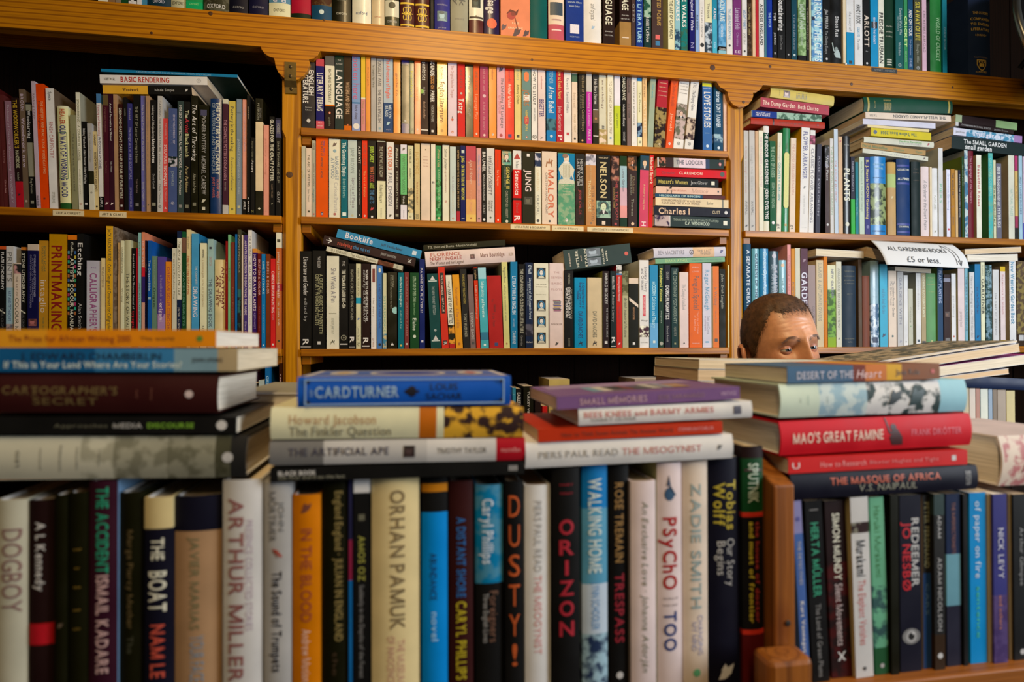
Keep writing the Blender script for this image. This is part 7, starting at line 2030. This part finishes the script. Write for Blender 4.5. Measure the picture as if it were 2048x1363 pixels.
# arms hanging at the sides, hands with five fingers, legs and feet
TL = HM.translation
W_ = lambda x, y, zz: (x, y, zz - TL.z)          # trunk frame, heights from the floor
SH = -.255
for s in (-1, 1):
    hx, hy_, hz = s * .275, -.030, TL.z - .865
    v, f = limb([(s * .165, .01, SH), (s * .215, .015, -.36), (s * .250, .02, -.545), (s * .268, -.005, -.68), (s * .275, -.02, -.80)], [.055, .05, .041, .034, .026])
    add_part(v, f, tone_base, TM)
    v, f = limb([(s * .275, -.02, -.79), (s * .276, -.028, -.83), (s * .276, -.034, -.885)], [.025, .036, .033], 12)
    add_part([(s * .276 + (a - s * .276) * .5, b, c) for a, b, c in v], f, tone_base, TM)
    for oy, ln in ((-.030, .070), (-.010, .080), (.010, .074), (.028, .058)):
        b0 = (s * .276, -.034 + oy, -.880)
        v, f = limb([b0, (b0[0] + s * .004, b0[1], b0[2] - ln * .45), (b0[0] - s * .006, b0[1], b0[2] - ln * .8), (b0[0] - s * .018, b0[1], b0[2] - ln)], [.0095, .009, .008, .006], 8)
        add_part(v, f, tone_base, TM)
    v, f = limb([(s * .272, -.055, -.82), (s * .262, -.078, -.85), (s * .256, -.082, -.885)], [.013, .011, .008], 8)
    add_part(v, f, tone_base, TM)
    v, f = limb([W_(s * .085, .01, .88), W_(s * .095, .0, .70), W_(s * .10, -.005, .48), W_(s * .10, .01, .30), W_(s * .10, .02, .10), W_(s * .10, .0, .05), W_(s * .11, -.10, .035)], [.095, .082, .058, .055, .038, .042, .032])
    add_part(v, f, tone_base, TM)
me = bpy.data.meshes.new('body')
me.from_pydata(V, [], F)
at = me.attributes.new('tone', 'FLOAT_COLOR', 'POINT')
at.data.foreach_set('color', [x for c in T for x in (c[0], c[1], c[2], 1.0)])
me.materials.append(M_SKIN)
me.polygons.foreach_set('use_smooth', [True] * len(me.polygons))
link(bpy.data.objects.new('body', me), person)


def pobj(name, vs, fs, mat, M=HM, smooth=True, parent=None):
    return mesh_obj(name, [tuple(PINV @ (M @ Vector(v))) for v in vs], fs, mat, parent or person, smooth=smooth)


# eyes
M_EYE = mat_plain('eye white', 'c8c0b8', .15, 0, 40, .03)
M_IRIS = mat_plain('grey blue iris', '3c4a54', .1, 0, 400, .4)
M_PUP = mat_plain('pupil', '050505', .05)
gz = Matrix.Rotation(math.radians(-6), 4, 'Z') @ Matrix.Rotation(math.radians(-3), 4, 'X')
for c in EYES:
    prof = [(ER * math.sin(math.pi * k / 16), -ER * math.cos(math.pi * k / 16)) for k in range(1, 16)]
    v, f = lathe(prof, 24)
    eo = pobj('eyeball', [(c.x + a, c.y + b, c.z + d) for a, b, d in v], f, M_EYE)
    for nm, r, off, mt in (('iris', .0060, .0004, M_IRIS), ('pupil', .0027, .0007, M_PUP)):
        vs = [gz @ Vector((0, -ER - off - .0003, 0))]
        for ring in (.5, 1.0):
            for i in range(20):
                a = 2 * math.pi * i / 20
                rr = r * ring
                vs.append(gz @ Vector((rr * math.cos(a), -math.sqrt((ER + off) ** 2 - rr ** 2), rr * math.sin(a))))
        fs = [(0, 1 + i, 1 + (i + 1) % 20) for i in range(20)] + [(1 + i, 21 + i, 21 + (i + 1) % 20, 1 + (i + 1) % 20) for i in range(20)]
        pobj(nm, [c + Vector(v) for v in vs], fs, mt)

# cropped hair: a close cap and short strands over it
M_HAIR = mat_plain('brown hair', '4e331c', .65, 0, 70, .45)
V2, F2 = [], []
zz = [.1195 - .003 * k for k in range(66)]
for z in zz:
    for i in range(NA):
        az = 2 * math.pi * i / NA
        p = head_pt(az, z)
        d = z - hairline(az)
        jag = .005 * math.sin(az * 47 + 9 * math.sin(z * 160)) * math.sin(az * 19 + z * 210)
        th = .0044 * max(0.0, min(1.0, (d - .003 + jag) / .024)) - .0008
        n = Vector((p.x / .075, p.y / .09, max(0, z) / .12 * 1.1)).normalized()
        p = p + n * (th + .0006 * math.sin(az * 37 + z * 900) * (1 if d > .01 else 0))
        V2.append(tuple(p))
keep = lambda z, az: z - hairline(az) > -.012
for j in range(len(zz) - 1):
    for i in range(NA):
        k = (i + 1) % NA
        if keep(zz[j + 1], 2 * math.pi * (i + .5) / NA):
            F2.append((j * NA + i, (j + 1) * NA + i, (j + 1) * NA + k, j * NA + k))
F2.append(tuple(range(NA)))
pobj('hair', V2, F2, M_HAIR)
R2 = random.Random(3)
V3, F3 = [], []


def strand(p, dvec, ln, wdt, side):
    n = len(V3)
    V3.extend([tuple(p - side * wdt), tuple(p + side * wdt), tuple(p + dvec * ln)])
    F3.append((n, n + 1, n + 2))


cnt = 0
while cnt < 15000:
    az, z = R2.uniform(-math.pi, math.pi), R2.uniform(-.08, .1195)
    d = z - hairline(az)
    if d < R2.uniform(-.004, .012):
        continue
    a_ = abs(az)
    if .5 < a_ < 1.0 and d < .025 and R2.random() < .6:      # thin at the receding temples
        continue
    p = head_pt(az, z)
    n = Vector((p.x / .075, p.y / .09, max(0, z) / .12 * 1.1)).normalized()
    tdir = Vector((-p.x * .3, -1.0, .0)) if z > .06 else Vector((0, -.25, -1))
    tdir = (tdir - n * tdir.dot(n)).normalized()
    dv = (n * .42 + tdir * .8 + Vector((R2.uniform(-.4, .4), R2.uniform(-.4, .4), R2.uniform(-.4, .4)))).normalized()
    strand(p + n * .0005, dv, R2.uniform(.006, .011), .00030, dv.cross(n).normalized())
    cnt += 1
pobj('hair_strands', V3, F3, M_HAIR, smooth=False, parent=person)
V3, F3 = [], []
for s in (-1, 1):
    for k in range(260):
        u = R2.random()
        x = s * (.011 + .034 * u)
        z = .0165 + .0085 * math.sin(min(1, u * 1.25) * 2.2) - .006 * max(0, u - .7) / .3 + R2.uniform(-.003, .003) * (1.2 - u)
        az = math.asin(max(-.99, min(.99, x / .080)))
        p = head_pt(az, z)
        dv = Vector((s * .7, .15, .35 - .8 * u + R2.uniform(-.3, .3))).normalized()
        strand(p, dv, R2.uniform(.006, .009), .0003, Vector((0, 0, 1)))
pobj('eyebrows', V3, F3, mat_plain('brow hair', '6e4a30', .6, 0, 120, .3), smooth=False)

# clothes
M_SHIRT = mat_plain('dark blue shirt', '1e2836', .85, 0, 200, .2)
M_TROU = mat_plain('dark trousers', '24221f', .9, 0, 200, .2)
V4, F4 = [], []
zs = [-.186, -.195, -.205, -.22, -.24, -.28, -.35, -.45, -.55, -.65, -.74]
for z in zs:
    for i in range(40):
        az = 2 * math.pi * i / 40
        p = head_pt(az, z)
        k = 1.0 + (.012 / max(.05, math.hypot(p.x, p.y)))
        V4.append(tuple(PINV @ torsoblend(Vector((p.x * k, p.y * k, z)))))
for j in range(len(zs) - 1):
    for i in range(40):
        k = (i + 1) % 40
        F4.append((j * 40 + i, (j + 1) * 40 + i, (j + 1) * 40 + k, j * 40 + k))
for s in (-1, 1):
    v, f = limb([(s * .15, .01, -.25), (s * .215, .015, -.36), (s * .250, .02, -.545), (s * .268, -.005, -.68), (s * .275, -.018, -.785)], [.066, .06, .052, .045, .036])
    n = len(V4)
    V4 += [tuple(PINV @ (TM @ Vector(a))) for a in v]
    F4 += [tuple(a + n for a in q) for q in f]
mesh_obj('shirt', V4, F4, M_SHIRT, person, smooth=True)
V4, F4 = [], []
for s in (-1, 1):
    v, f = limb([W_(s * .075, .01, .93), W_(s * .092, .0, .72), W_(s * .10, -.005, .48), W_(s * .10, .012, .28), W_(s * .10, .02, .06)], [.115, .10, .075, .07, .066])
    n = len(V4)
    V4 += [tuple(PINV @ (TM @ Vector(a))) for a in v]
    F4 += [tuple(a + n for a in q) for q in f]
mesh_obj('trousers', V4, F4, M_TROU, person, smooth=True)
for s in (-1, 1):
    v, f = limb([W_(s * .10, .05, .045), W_(s * .10, -.02, .05), W_(s * .11, -.13, .036)], [.045, .048, .036])
    mesh_obj('shoe', [tuple(PINV @ (TM @ Vector((a, b, max(c, -TL.z + .002))))) for a, b, c in v], f, mat_plain('shoe leather', '1a1410', .4), person, smooth=True)
